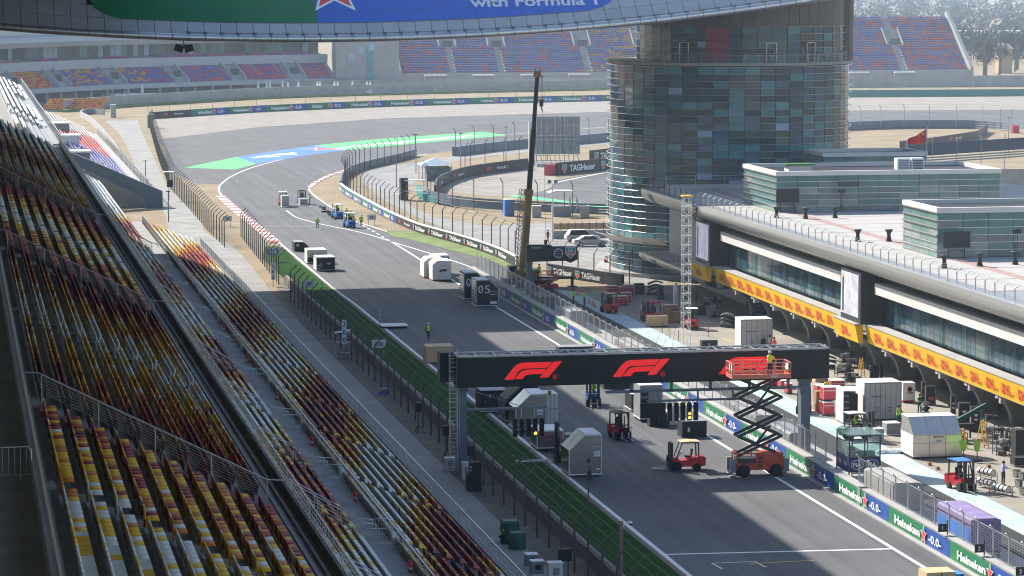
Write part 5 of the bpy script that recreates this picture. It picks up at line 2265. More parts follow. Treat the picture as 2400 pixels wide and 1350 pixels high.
for (a, b, yb, yt, l) in ((1088, 1119, 703, 639, 'black container with a big white 0, left one of the numbered pair'), (1116.4, 1168.5, 720, 656, 'black container marked 05 with a sloped right shoulder, nearer of the pair')):
    b = a + 52
    t, w, h, d = crate(l, a, b, yb, yt, 3.1, M_bblk, 'cargo_container', 'container', M_crt, chR=(1.05, 1.05), base=.15, trim=M_steel)
    face_text(t, '0', .5, 2.0, .9, M_bwht, .58, .0)
    q = MB()
    q.bar((.34, -.045, 1.65), (.66, -.045, 2.35), .07, .01)
    q.build('zero_slash', M_bwht, t)
    face_text(t, '5', 1.25, 2.0, .9, M_bwht, .6, .0)
    plate(t, 1.55, 2.3, .35, .62, M_bwht)
    plate(t, 1.55, 2.3, 1.36, 1.42, M_bwht, 'stripe')
    plate(t, 1.55, 2.3, 1.72, 1.75, M_bwht, 'stripe')
    face_text(t, 'FORMULA ONE TEAM', 1.9, 1.56, .08, M_grey, .7)
    for k in range(9):
        q = MB()
        q.bb(-.03, 0, .15, 2.9, .3 + .3 * k, .5 + .3 * k)
        q.build('side_panel', M_alu, t)
for k, (dx_, dy_, l) in enumerate(((0, 0, 'nearest white wrapped crate with a black racing emblem'), (-.5, 3.5, 'white wrapped crate right behind the emblem crate'), (.9, 6.8, 'hindmost white wrapped crate, its edge showing at the right'))):
    t, w, h, d = crate(l, 1014, 1058, 659, 612, 3.1, M_crt, top=M_white, chL=(.5, .42), base=.14, basem=M_kred)
    t.location.x += dx_
    t.location.y += dy_
    if k == 0:
        link('racing_emblem', F1B, t, mw=frame((1.3, -.04, 1.25), (1, 0, 0), (0, -1, 0)) @ Matrix.Scale(1.1, 4))
        face_text(t, 'F1 004', 1.2, 1.85, .12, M_grey, .5)
t, w, h, d = crate('black and white crate with a silver crest, nearest of three at the edge line', 742, 785.5, 636, 603.5, 3., M_bblk, top=M_white, base=.16, trim=M_crt)
for k in range(4):
    plate(t, .05 + .35 * (k % 2), .4 + .4 * (k % 2), .35 + .17 * k, .42 + .17 * k, M_bwht, 'stripe')
q = MB()
q.prism([(1.25, 1.05), (1.85, 1.05), (1.7, .85), (1.55, .8), (1.4, .85)], -.03, -.01, 'Y')
q.build('crest', M_steel, t)
plate(t, -.02, 0.02, 0, .01, M_white)
q = MB()
q.bb(-.03, -.005, .1, 2.9, .2, 1.6)
q.build('side_panel', M_crt, t)
t, w, h, d = crate('white crate with black script lettering, middle of the three at the left edge line', 720.5, 766, 619, 586.5, 3., M_crt, top=M_white, base=.16, trim=M_crt)
face_text(t, 'Cadillac', 1.35, 1.15, .5, M_bblk, 2., -.01)
plate(t, .05, 1., .25, .85, M_bblk, 'panel')
t, w, h, d = crate('black container with a sloped right end, farthest of the three at the left edge line', 690.5, 724, 590, 568, 2.8, M_bblk, 'cargo_container', 'container', M_grey, chR=(.65, .6), base=.1, basem=M_bblk)
plate(t, .25, .6, .7, 1.0, M_crt)
t, w, h, d = crate('pale plywood crate behind the left end of the gantry screen', 1000, 1065, 852, 812, 2.3, M_wood, base=.16, basem=M_wood)
for k in (0, w / 2, w):
    plate(t, max(0, k - .06), min(w, k + .06), .2, h, M_wood, 'batten', -.03)
t, w, h, d = crate('wooden crate at the bottom right corner of the picture', 2172, 2243, 1378, 1342, 1.6, M_wood, base=.1, basem=M_wood2)
plate(t, .9, 1.0, .1, h, M_wood2, 'batten', -.03)
t, w, h, d = crate('blue covered box behind the corner wooden crate', 2207, 2262, 1362, 1347, 1.2, M_bcov, base=.0)
x, y = G(895, 771)
t = thing('pallet_board', 'flat white panel on a low black dolly by the left edge line', 'panel', (x, y, 0))
q = MB()
q.bb(.05, 2.7, .1, 2.4, .08, .22)
q.build('dolly', M_black, t)
q = MB()
q.bb(0, 2.8, 0, 2.5, .22, .3)
q.build('panel', M_crt, t)
# dark loads under and behind the gantry
t, w, h, d = crate('black crate with a sloped right side behind the hanging start lights', 1480, 1499, 966, 924, 2.5, M_bblk, top=M_white, chR=(.3, .5), base=.2, basem=M_white)
t, w, h, d = crate('tall grey shelved cabinet with a white roof behind the hanging screen', 1500, 1554, 990, 903, 2.4, M_grey, 'cabinet', 'cabinet', top=M_white, base=.3, basem=M_white)
for k in range(4):
    plate(t, .1, .7, .5 + .55 * k, .9 + .55 * k, M_black, 'shelf_opening')
crate('black padded cabinet by the hanging screen, left one', 1523, 1541, 1001, 968, 1., M_black, 'padded_cabinet', 'cabinet', base=0)
crate('black padded cabinet by the hanging screen, right one', 1542, 1570, 1003, 970, 1., M_black, 'padded_cabinet', 'cabinet', base=0)
crate('plain white panel leaning behind the start lights', 1570, 1613, 996, 950, .2, M_crt, 'leaning_board', 'board', base=0)
t, w, h, d = crate('black covered crate with a white tag alone on the track near the pit wall', 1599, 1658, 1026, 988, 1.6, M_black, top=M_grey, base=.08, basem=M_black)
plate(t, .45, .62, .45, .8, M_white)
crate('flat black load half hidden by the middle of the gantry screen', 1415, 1480, 912, 885, 2., M_bblk, base=.1, basem=M_dsteel)
crate('black table with a grey top just above the gantry screen', 1310, 1393, 850, 814, 1.6, M_bblk, 'covered_table', 'table', top=M_grey, base=0)
# loads of the far forklifts
t, w, h, d = crate('stacked white cage load on the leftmost far forklift', 660, 678, 486, 458, 1.2, M_crt, 'cage_load', 'cargo', base=.1)
for k in range(9):
    plate(t, .1, w - .1, .25 + .17 * k, .32 + .17 * k, M_grey, 'slot')
t, w, h, d = crate('white slotted box on the far forklift with the standing worker', 702, 722, 481, 465, 1.2, M_crt, 'cage_load', 'cargo', base=.1)
for k in range(3):
    plate(t, .2, w - .2, .25 + .2 * k, .36 + .2 * k, M_black, 'slot')
# loose tyres and bits on the asphalt by the far forklifts
q = MB()
for k in range(26):
    a = G(748 + k * 1.35 + 14 * hsh(k, 1), 486 + k * .82 + 9 * hsh(k, 2))
    q.box((a[0], a[1], .12), (.35, .5, .24), rz=k)
o = q.build('track_debris', M_black)
o['kind'] = 'stuff'
tag(o, 'scatter of small black blocks on the asphalt by the far blue forklifts', 'debris')

# ---------------------------------------------------------------- pit apron: cases, containers, tools
def case(label, xl, xr, yb, yt, depth, m, group=None, name='flight_case', cat='flight case', lid=M_crt):
    t, w, h, d = crate(label, xl, xr, yb, yt, depth, m, name, cat, base=.1, basem=M_dsteel, group=group)
    q = MB()
    for x in (0, w):
        q.bb(x - .03, x + .03, -.03, .02, .12, h)
    q.bb(0, w, -.03, .02, h - .28, h - .22)
    q.build('edge_trim', M_steel, t)
    q = MB()
    q.bb(-.02, w + .02, -.02, depth + .02, h, h + .05)
    q.build('lid', lid, t)
    return t


CG = 'red flight cases on the apron'
for l, a in (('red flight case with a pale lid, leftmost of the group by the teal strip', (1425, 1449, 693, 671, .9, M_case)), ('red flight case standing behind the low long one', (1451, 1470, 693, 673, .8, M_case)),
             ('tall red flight case at the right of the teal strip group', (1462, 1487, 695, 669, .9, M_case)), ('long low red flight case beside the forklift on the teal strip', (1439, 1472, 717, 695, .9, M_case)),
             ('small red flight case between the long low case and the black bin', (1458, 1481, 709, 687, .9, M_case)),
             ('red flight case with corner trim beside the long wooden box on the apron', (1559, 1590, 730, 716, 1., M_case)), ('red flight case right of the gantry leg, on its own', (1948, 1981, 918, 893, 1.2, M_case)),
             ('red flight case under the gantry screen beside the lift, low one', (1845, 1857, 924, 900, .9, M_case)), ('wide red case behind the gantry leg', (1915, 1950, 925, 905, 1.2, M_case)),
             ('lower red flight case of the stack beside the white open crate', (1929, 1957, 975, 944, 1.2, M_case))):
    case(l, *a, group=CG)
t = case('upper red flight case of the stack beside the white open crate', 1929, 1976, 973, 942, 1.1, M_case, group=CG)
t.location.z = 1.2
for l, a in (('red equipment case under the scissor lift arms, left', (1800, 1830, 905, 885, 1.2, M_case)), ('red equipment case under the scissor lift arms, right', (1830, 1850, 912, 893, 1.2, M_case))):
    case(l, *a, group=CG)
crate('black open topped bin beside the red cases', 1489, 1511, 691, 665, .9, M_black, 'bin', 'bin', base=0)
crate('strapped wooden box on the forks of the pink roofed forklift', 1519, 1567, 767, 741, 1.2, M_wood, 'wooden_box', 'box', base=.12, basem=M_wood2)
crate('brown wooden panel leaning beside the strapped box', 1560, 1574, 757, 723, .8, M_wood2, 'wooden_box', 'box', base=0)
crate('brown slatted wooden box behind the lattice tower', 1575, 1598, 757, 731, 1., M_wood2, 'wooden_box', 'box', base=.1, basem=M_wood2)
crate('tan cardboard box right of the gantry leg', 1911, 1937, 896, 869, 1.4, M_wood, 'cardboard_box', 'box', base=0)
crate('brown wooden box side standing against the stacked red cases', 1913, 1928, 965, 917, .9, M_wood2, 'wooden_box', 'box', base=0)
crate('black table with a covered front beyond the lattice tower', 1630, 1656, 740, 719, 1., M_black, 'covered_table', 'table', base=0)
t, w, h, d = crate('black case with a pale round emblem in front of the white doored container', 1645, 1683, 817, 798, .8, M_black, 'flight_case', 'flight case', top=M_grey, base=.05, basem=M_black)
q = MB()
q.lathe([(.13, 0), (.13, .02)], (.75, -.03, .4), 14, ax='Y')
q.build('emblem', M_grey, t)


def doors(t, w, h, n, m=M_dsteel):
    for k in range(1, n):
        plate(t, w * k / n - .015, w * k / n + .015, .2, h - .05, m, 'door_seam', -.025)
    for k in (0, 1):
        for z in (.5, 1.1, 1.8, 2.4):
            if z < h - .2:
                plate(t, .02 + k * (w - .12), .1 + k * (w - .12), z, z + .08, m, 'hinge', -.04)
    for x in (w * .3, w * .62):
        plate(t, x, x + .35, 1.05, 1.1, m, 'latch', -.05)
        plate(t, x, x + .35, .8, .85, m, 'latch', -.05)


for l, a, code, n in (('white container with panelled doors behind the right end of the gantry screen', (1737, 1812, 826, 749, 2.4), 'AMX 011 AMX', 6),
                      ('large grey doored container with a white roof in the middle of the apron', (2026, 2115, 987, 897, 2.5), 'AMX 008 AMX', 7)):
    t, w, h, d = crate(l, *a, M_crt, 'cargo_container', 'container', top=M_white, base=.12, basem=M_dsteel, trim=M_grey)
    plate(t, .06, w - .06, .16, h - .1, mat('door_grey', (.5, .51, .52), .5, var=.06), 'door_leaf')
    doors(t, w, h, n)
    face_text(t, code, w * .32, h * .64, .13, M_black, .95)
# near silver container with a chamfer on its front
a, b = G(2141, 1077), G(2236, 1068)
w = math.dist(a, b)
t = thing('cargo_container', 'shining silver container with a sloped blue reflecting front roof, nearest on the apron', 'container', (*a, 0), 0.)
q = MB()
q.prism([(0, .18), (0, 1.85), (1.35, 3.05), (3., 3.05), (3., .18)], .0, w, 'X')
q.build('body', mat('apron_container_sheet', (.68, .66, .62), .28, metal=.75, var=.08, scale=.8, bump=.1, bscale=1.2), t)
q = MB()
for x in (0, w / 3, 2 * w / 3, w):
    q.bb(x - .02, x + .02, -.03, 0, .2, 1.85)
    q.bar((x, -.01, 1.85), (x, 1.34, 3.06), .04)
q.bb(0, w, -.03, 0, 1.2, 1.23)
q.bb(0, w, -.03, 0, 1.82, 1.87)
q.build('rivet_seam', M_steel, t)
q = MB()
q.bb(-.02, w + .02, 1.36, 3.02, 3.05, 3.1)
q.bb(-.04, -.005, .02, 3., .2, 1.8)
q.build('white_edge', M_white, t)
q = MB()
q.bb(0, w, .1, 2.9, .0, .18)
q.build('skid', M_black, t)
plate(t, w * .42, w * .62, 1.22, 1.6, M_white)
face_text(t, 'AMX 011 AMX', w * .52, 1.7, .11, M_black, .85)
face_text(t, 'ARAMCO', w * .52, 1.38, .08, M_black, .45)
plate(t, .1, .3, .45, .6, M_crt)
# open white crate
a, b = G(1975, 993), G(2010, 985)
t = thing('open_crate', 'white crate open to the right with a black lined inside, beside the stacked red cases', 'crate', (*G(1977, 994), 0), -.05)
q = MB()
q.bb(-.05, 0, 0, 2.5, .15, 2.7)
q.bb(-.05, 1.6, 0, 2.5, 2.7, 2.76)
q.bb(-.05, 1.6, 0, 2.5, .1, .16)
q.bb(-.05, 1.6, 2.45, 2.5, .16, 2.7)
q.build('shell', M_white, t)
q = MB()
q.bb(.0, .5, .02, 2.4, .2, 2.68)
q.bb(.5, 1.5, 1.2, 2.4, .2, 2.3)
q.build('lining', M_black, t)
for k in range(5):
    q = MB()
    q.bb(.05, .45, -.02, .02, .3 + .5 * k, .36 + .5 * k)
    q.build('rack_rail', M_steel, t)
t, w, h, d = crate('white rounded team cabinet with a red foot and round emblem beside the grey doored container', 2116, 2146, 945, 897, 1.2, M_crt, 'team_cabinet', 'cabinet', base=.22, basem=M_bred)
q = MB()
q.lathe([(.24, 0), (.24, .02), (.19, .02), (.19, .0)], (w * .55, -.04, h * .68), 16, ax='Y')
q.build('emblem', M_bred, t)
face_text(t, 'TGR', w * .55, h * .5, .16, M_black, .6)
crate('pale wrapped case left of the near silver container', 2078, 2112, 1021, 993, 1.2, M_grey, 'wrapped_case', 'case', top=M_white, base=.08)
crate('grey box behind the blue race control stand', 2050, 2072, 1040, 1006, 1., M_grey, 'grey_box', 'box', top=M_crt, base=.08)
# white cloth bundle
q = MB()
for k in range(9):
    q.lathe([(0, -.02), (.32, .0), (.38, .15), (.25, .32), (0, .38)], (.32 * k * .8 - .9 + .1 * hsh(k, 1), .25 * hsh(k, 4), 0), 9)
o = q.build('cloth_bundle', M_white)
o.location = (*G(2090, 1063), 0)
tag(o, 'crumpled white cloth bundle on the apron left of the near silver container', 'cloth')
# folding team screens
for l, (xl, xr, yb, yt), em in (('dark folding screen with a pale wing emblem, left leaf by the arch', (2228, 2240, 985, 925), 1), ('dark folding screen with a pale wing emblem, wide left leaf', (2246, 2273, 1006, 943), 1),
                                ('dark folding screen with a pale wing emblem, right leaf', (2275, 2299, 1013, 952), 1), ('dark team screen with a red badge beside the white cabinet, left leaf', (2160, 2167, 945, 894), 0),
                                ('dark team screen with a red badge beside the white cabinet, right leaf', (2169, 2193, 950, 904), 0)):
    t, w, h, d = crate(l, xl, xr, yb, yt, .06, M_bblk, 'folding_screen', 'screen', base=0, trim=M_grey)
    if em:
        q = MB()
        q.prism([(w * .28, h * .7), (w * .72, h * .7), (w * .6, h * .62), (w * .5, h * .6), (w * .4, h * .62)], -.06, -.045, 'Y')
        q.build('wing_emblem', M_bwht, t)
        plate(t, w * .3, w * .7, h * .46, h * .52, M_bwht, 'lettering_bar', -.06)
    else:
        plate(t, w * .3, w * .8, h * .3, h * .42, M_bred, 'badge', -.06)
t = thing('lifting_arm', 'dark green team beam slanting up over the apron beside the folding screens', 'arm', (*G(2235, 1030), 0), .18)
q = MB()
q.prism([(0, 1.5), (2.9, 2.75), (3.0, 2.6), (1.8, 1.85), (0, 1.2)], 0, .25, 'Y')
q.build('beam', M_dgrn, t)
q = MB()
q.bb(-.1, 1.9, -.1, .5, .9, 1.2)
q.bar((.2, .2, 0), (.2, .2, 1.), .12)
q.bar((1.6, .2, 0), (1.6, .2, 1.), .12)
q.build('stand', M_black, t)


def ladder(label, p, hh, lean, m=M_ladd):
    t = thing('step_ladder', label, 'ladder', (*G(*p), 0), .4)
    for e in (-.22, .22):
        q = MB()
        q.bar((e, 0, 0), (e * .6, lean, hh), .07)
        q.build('rail', m, t)
        q = MB()
        q.bar((e, lean * 2, 0), (e * .6, lean, hh), .06)
        q.build('rear_rail', m, t)
    for k in range(7):
        f = (k + .7) / 7.5
        q = MB()
        q.bar((-.22 * (1 - .4 * f), lean * f, hh * f), (.22 * (1 - .4 * f), lean * f, hh * f), .05)
        q.build('rung', m, t)


ladder('yellow step ladder leaning by the gas cylinders under the arches', (2024, 893), 2.1, .35)
ladder('yellow step ladder behind the lime paddles', (2262, 1052), 1.6, .4)
ladder('tall yellow step ladder in front of the dark equipment racks', (2312, 1050), 2.2, .5)
for k, (px, py) in enumerate(((2042, 893), (2049, 893), (2056, 892), (2065, 891))):
    t = thing('gas_cylinder', 'tall black gas cylinder under the arches, ' + ['leftmost', 'second from left', 'third from left', 'rightmost'][k] + ' of four', 'gas cylinder', (*G(px, py), 0), 0, 'black gas cylinders under the arches')
    q = MB()
    q.lathe([(.16, 0), (.16, 1.25), (.1, 1.42), (.05, 1.46)], n=10)
    q.build('bottle', M_black, t)
    q = MB()
    q.lathe([(.06, 1.45), (.08, 1.5), (.08, 1.62), (0, 1.64)], n=8)
    q.build('cap', M_black, t)
for k, (px, py, lab) in enumerate(((2347, 1055, 'grey gas cylinder standing by the dark racks, left one'), (2358, 1057, 'grey gas cylinder standing by the dark racks, right one'), (1576 + 8, 720, 'white wrapped roll standing beside the lattice tower'))):
    t = thing('gas_cylinder' if k < 2 else 'wrapped_roll', lab, 'gas cylinder' if k < 2 else 'roll', (*G(px, py), 0))
    r_ = .17 if k < 2 else .34
    hh = 1.3 if k < 2 else 2.3
    q = MB()
    q.lathe([(r_, 0), (r_, hh), (r_ * .7, hh + .15), (r_ * .3, hh + .2)], n=12)
    q.build('bottle' if k < 2 else 'wrap', mat('cylinder_green_grey', (.12, .15, .13), .5) if k < 2 else M_crt, t)
    q = MB()
    q.lathe([(r_ * .35, hh + .2), (r_ * .35, hh + .38), (0, hh + .4)], n=8)
    q.build('cap', M_grey, t)
for px, py, lab in ((2256, 1080, 'lime green paddle on a black foot, left one'), (2288, 1081, 'lime green paddle on a black foot, right one')):
    t = thing('paddle_stand', lab, 'paddle', (*G(px, py), 0))
    q = MB()
    q.bb(-.4, .4, -.3, .3, 0, .14)
    q.build('foot', M_black, t)
    q = MB()
    q.bar((.1, 0, .1), (-.02, 0, 1.6), .06)
    q.build('pole', M_black, t)
    q = MB()
    q.prism([(-.12, .75), (.2, .75), (.25, 1.0), (.3, 1.55), (-.32, 1.6), (-.2, 1.0)], -.05, -.035, 'Y')
    q.build('paddle', M_lime, t)


# equipment racks and clutter built as individual frames
def rack(label, p, w, hh, d, rz, seed, m=M_dsteel, mm=(M_black, M_grey, M_dsteel)):
    R3 = random.Random(seed)
    t = thing('equipment_rack', label, 'rack', (*G(*p), 0), rz)
    q = MB()
    for x in (0, w):
        for y in (0, d):
            q.bar((x, y, 0), (x, y, hh), .05)
    for z in (.3, hh * .5, hh):
        for y in (0, d):
            q.bar((0, y, z), (w, y, z), .04)
        for x in (0, w):
            q.bar((x, 0, z), (x, d, z), .04)
    q.build('frame', m, t)
    for z in (.32, hh * .5 + .02, hh + .02):
        x = .05
        while x < w - .15:
            ww = R3.uniform(.15, .4)
            q = MB()
            q.box((x + ww / 2, d / 2, z + .15), (ww * .9, d * R3.uniform(.5, .9), R3.uniform(.15, .4)), rz=R3.uniform(-.3, .3))
            q.build('stored_box', mm[R3.randrange(len(mm))], t)
            x += ww + .05
    return t


for i, (l, p, w, hh) in enumerate((('dark equipment rack crowded with parts right of the folding screens', (2312, 1040), 1., 1.9), ('dark equipment rack with silver parts at the right, behind the cylinders', (2335, 1068), 1.1, 1.8),
                                   ('low dark rack of tools under the arches left of the yellow ladder', (1962, 885), 1.6, .9), ('tool rack with silver parts in front of the dark garage', (1975, 862), 1.5, 1.0),
                                   ('dark rack of steering parts by the white doored container', (1668, 752), 1.4, 1.3), ('dark bench with equipment under the arches by the lattice tower', (1655, 722), 1.8, .9),
                                   ('black shelf rack at the right edge of the apron', (2368, 1052), .9, 1.3), ('small rack between the folding screens and the silver container', (2240, 1040), 1., .8),
                                   ('dark parts trolley in front of the navy garage door', (1905, 845), 1.6, 1.1), ('tool trolley behind the white open crate', (1985, 905), 1.3, .8))):
    rack(l, p, w, hh, .7, .1, i, mm=(M_black, M_grey, M_dsteel, M_steel))
# stack of car body parts: curved black engine covers and wings
for k, (px, py, lab) in enumerate(((1535, 690, 'stack of curved black car panels beside the black bin'), (1548, 700, 'second stack of curved black car panels lower right of the first'), (1708, 768, 'black car cover hood standing by the white doored container'),
                                   (1935, 862, 'black car bodywork pieces under the arches right of the gantry'), (2170, 985, 'dark car nose parts behind the near silver container'), (1780, 745, 'dark blue wing panels lying under the arches'))):
    t = thing('bodywork_stack', lab, 'car parts', (*G(px, py), 0), .2 + k)
    for j in range(3):
        q = MB()
        n = 8
        vs = []
        for i in range(n + 1):
            u = i / n
            wz = .35 + .4 * j + .3 * math.sin(u * 3.)
            vs += [(u * 2. - 1, -.45 + .15 * u, wz), (u * 2. - 1, .0, wz + .18), (u * 2. - 1, .45 - .15 * u, wz)]
        q.add(vs, [(3 * i + e, 3 * i + 3 + e, 3 * i + 4 + e, 3 * i + 1 + e) for i in range(n) for e in (0, 1)], smooth=True)
        q.build('panel', M_navy if k == 5 else M_bblk, t)
    q = MB()
    q.bb(-.9, .9, -.3, .3, 0, .25)
    q.build('trolley', M_dsteel, t)
# wheel racks with shining rims, tubs
def wheel_rack(label, p, L, rows, rz):
    t = thing('wheel_rack', label, 'wheel rack', (*G(*p), 0), rz)
    q = MB()
    hh = .55 * rows
    for y in (0, L):
        for x in (-.28, .28):
            q.bar((x, y, 0), (x, y, hh + .1), .045)
    for r_ in range(rows):
        for x in (-.28, .28):
            q.bar((x, 0, .18 + .75 * r_), (x, L, .18 + .75 * r_), .045)
    q.build('frame', M_steel, t)
    rim = MB()
    rim.lathe([(.0, -.17), (.2, -.17), (.24, -.15), (.23, -.05), (.23, .05), (.24, .15), (.2, .17), (0, .12)], (0, 0, 0), 14, ax='Y')
    tr = MB()
    tr.lathe([(.23, -.16), (.27, -.17), (.27, -.13), (.23, -.12)], (0, 0, 0), 14, ax='Y')
    rm_, tm = rim.mesh('rim', M_crt), tr.mesh('rim_edge', M_black)
    for r_ in range(rows):
        for k in range(int(L / .4)):
            w_ = link('wheel', rm_, t, (0, .25 + .4 * k, .45 + .75 * r_))
            link('rim_edge', tm, w_)
    for y in (0, L):
        for x in (-.28, .28):
            c = MB()
            c.lathe([(.06, -.02), (.06, .02)], (x, y, .06), 8, ax='X')
            c.build('castor', M_rub, t)
    return t


wheel_rack('steel trolley with two tiers of white wheel rims, left one by the blue roofed forklift', (2330, 1148), 1.75, 2, .42)
wheel_rack('low steel trolley with one tier of white wheel rims, right of the two tier one', (2366, 1163), 1.75, 1, .42)
for k, (px, py) in enumerate(((2382, 1118), (2396, 1124), (2388, 1142), (2398, 1160))):
    t = thing('steel_tub', 'shiny silver tub at the right edge, ' + ['farthest', 'second farthest', 'second nearest', 'nearest'][k] + ' of four', 'tub', (*G(px, py), 0), 0, 'silver tubs at the right edge')
    q = MB()
    q.lathe([(.25, 0), (.32, .5), (.35, .52), (.3, .5), (.24, .05), (0, .05)], n=14)
    q.build('bowl', M_alu, t)
    q = MB()
    q.lathe([(.33, .5), (.37, .52), (.33, .54)], n=14)
    q.build('rim', M_dsteel, t)
for px, py, lab in ((2180, 1092, 'small brown wooden block on the apron, left one'), (2199, 1102, 'small brown wooden block on the apron, right one'), (2345, 1067, 'small brown carton by the racks, left one'), (2356, 1068, 'small brown carton by the racks, right one'), (2319, 1097, 'small brown carton behind the wheel rack')):
    crate(lab, px - 4, px + 4, py, py - 8, .3, M_wood2, 'wooden_block', 'block', base=0)
for px, py, w_, l in ((2380, 1082, 30, 'tall black cabinet at the right edge of the apron'), (2378, 1095, 40, 'black soft bag on a silver trolley at the right edge')):
    crate(l, px, px + w_, py, py - (75 if w_ == 30 else 22), 1., M_black, 'black_cabinet' if w_ == 30 else 'equipment_bag', 'cabinet' if w_ == 30 else 'bag', base=.1, basem=M_steel)
# lattice tower with a climber
t = thing('truss_tower', 'tall white lattice truss tower standing on the apron', 'tower', (*G(1607, 823), 0), .1)
hw = .37
HT_ = 15.2
for x in (-hw, hw):
    for y in (-hw, hw):
        q = MB()
        q.tube([(x, y, 0), (x, y, HT_)], .027, 6)
        q.build('chord', M_white, t)
n = 16
for k in range(n):
    z0, z1 = HT_ * k / n, HT_ * (k + 1) / n
    q = MB()
    for (x0, y0), (x1, y1) in (((-hw, -hw), (hw, -hw)), ((hw, -hw), (hw, hw)), ((hw, hw), (-hw, hw)), ((-hw, hw), (-hw, -hw))):
        zm = (z0 + z1) / 2
        q.tube([(x0, y0, z0), (x1, y1, zm)], .013, 4)
        q.tube([(x1, y1, zm), (x0, y0, z1)], .013, 4)
        q.tube([(x0, y0, z1), (x1, y1, z1)], .016, 4)
    q.build('brace_section', M_white, t)
q = MB()
q.bb(-.5, .5, -.5, .5, HT_, HT_ + .12)
q.build('head', M_ladd, t)
p0 = G(1607, 823)
person('climber in black with a blue helmet near the top of the white truss tower', (p0[0] + .98, p0[1] - .1, 12.7), -D90 + .1, 'climb', trousers=M_cloth, hat=M_bhelm)
t = thing('guy_lines', 'thin guy ropes and stanchions round the foot of the lattice tower', 'rope', (0, 0, 0))
q = MB()
for px, py in ((1538, 765), (1552, 780), (1570, 795), (1590, 800), (1660, 790)):
    a = G(px, py)
    q.bar((*a, 0), (*a, 1.1), .05)
q.build('stanchion', M_dsteel, t)
q = MB()
for px, py in ((1532, 820), (1552, 822), (1574, 822)):
    a = G(px, py)
    q.bar((*a, 0), (p0[0], p0[1], 8.5), .018)
q.build('rope', M_dsteel, t)
rebase(t, (*p0, 0))

# ---------------------------------------------------------------- people on the track and in the pit lane
def pers(lab, px, py, rz=0., *a, **k):
    x, y = G(px, py)
    return person(lab, (x, y, k.pop('z', 0)), rz, *a, **k)


pers('worker in a yellow vest and white helmet walking away, alone in the shaded track', 1004, 798, 3.14, 'walk', vest=M_vest, hat=M_helm)
pers('worker in a yellow vest and white helmet walking left of the blue forklifts', 744, 537, 3.0, 'walk', trousers=M_cgrey, vest=M_vest, hat=M_helm)
pers('worker in a yellow vest beside the nearer blue forklift', 829, 534, 3.1, 'walk', vest=M_vest)
pers('worker in a yellow vest at the front of the nearer blue forklift', 823, 522, 3.1, vest=M_vest, trousers=M_cgrey)
pers('worker in a yellow vest with a pale helmet behind the nearer blue forklift', 813, 515, 3., vest=M_vest, hat=M_ladd)
pers('worker in a yellow vest and white helmet walking by the right 50 board', 847, 531, 3.1, 'walk', vest=M_vest, hat=M_helm)
pers('worker in a yellow vest standing beside the white slotted box', 726, 481, 1.4, 'reach', trousers=M_cgrey, vest=M_vest)
pers('worker in yellow standing on the teal strip, left of the pair by the cones', 1344, 714, 1.5, vest=M_vest, shirt=M_vest, trousers=M_cloth)
pers('worker in a bright yellow jacket and orange helmet by the cones', 1370, 718, -1.3, 'reach', shirt=M_vest, vest=M_vest, trousers=M_cgrey, hat=M_orv)
pers('person in dark clothes standing by the wire fence left of the silver cars', 1284, 569, .6, 'walk')
pers('mechanic with a grey cap standing before the white doored container', 1789, 828, .5, shirt=M_cloth, hat=M_grey)
pers('person in a white shirt among the group behind the gantry', 1804, 828, 1., shirt=M_white)
pers('person in an orange red shirt among the group behind the gantry', 1814, 832, -1., shirt=M_orv)
pers('mechanic in a green overall with raised hands before the team screens', 2155, 972, .1, 'reach', shirt=M_dgrn, trousers=M_dgrn)
pers('worker in a yellow and green vest standing left of the near silver container', 2105, 1000, .3, 'reach', vest=M_vest, shirt=M_dgrn, trousers=M_dgrn)
pers('mechanic in a blue and white shirt bending over the wheel rack', 2351, 1137, 1.9, 'reach', shirt=mat('blue_white_shirt', (.35, .45, .8), .7, var=.5, scale=6))
pers('worker in lime behind the red cases right of the gantry leg', 1937, 935, 3., shirt=M_vest, vest=M_vest)
pers('mechanic in black standing under the arches behind the tool racks', 1993, 858, 2., )
pers('mechanic in dark clothes by the dark garage under the arches, near the tower end', 1632, 712, 2.)
pers('crouching worker in a yellow vest beside the green tarpaulin', 1176, 1274, .8, 'crouch', vest=M_vest)
for k, (px, py) in enumerate(((1351, 690), (1358, 692), (1381, 711), (1389, 716), (1395, 719))):
    t = thing('traffic_cone', 'orange traffic cone on the teal strip, ' + ['leftmost', 'second', 'middle', 'fourth', 'rightmost'][k] + ' of the five from the left', 'cone', (*G(px, py), 0), 0, 'orange cones on the teal strip')
    q = MB()
    q.bb(-.2, .2, -.2, .2, 0, .04)
    q.build('foot', M_black, t)
    q = MB()
    q.lathe([(.15, .04), (.03, .62), (0, .63)], n=10)
    c = q.build('body', M_orv, t)
    q = MB()
    q.lathe([(.122, .18), (.085, .34)], n=10)
    q.build('white_band', M_white, t)
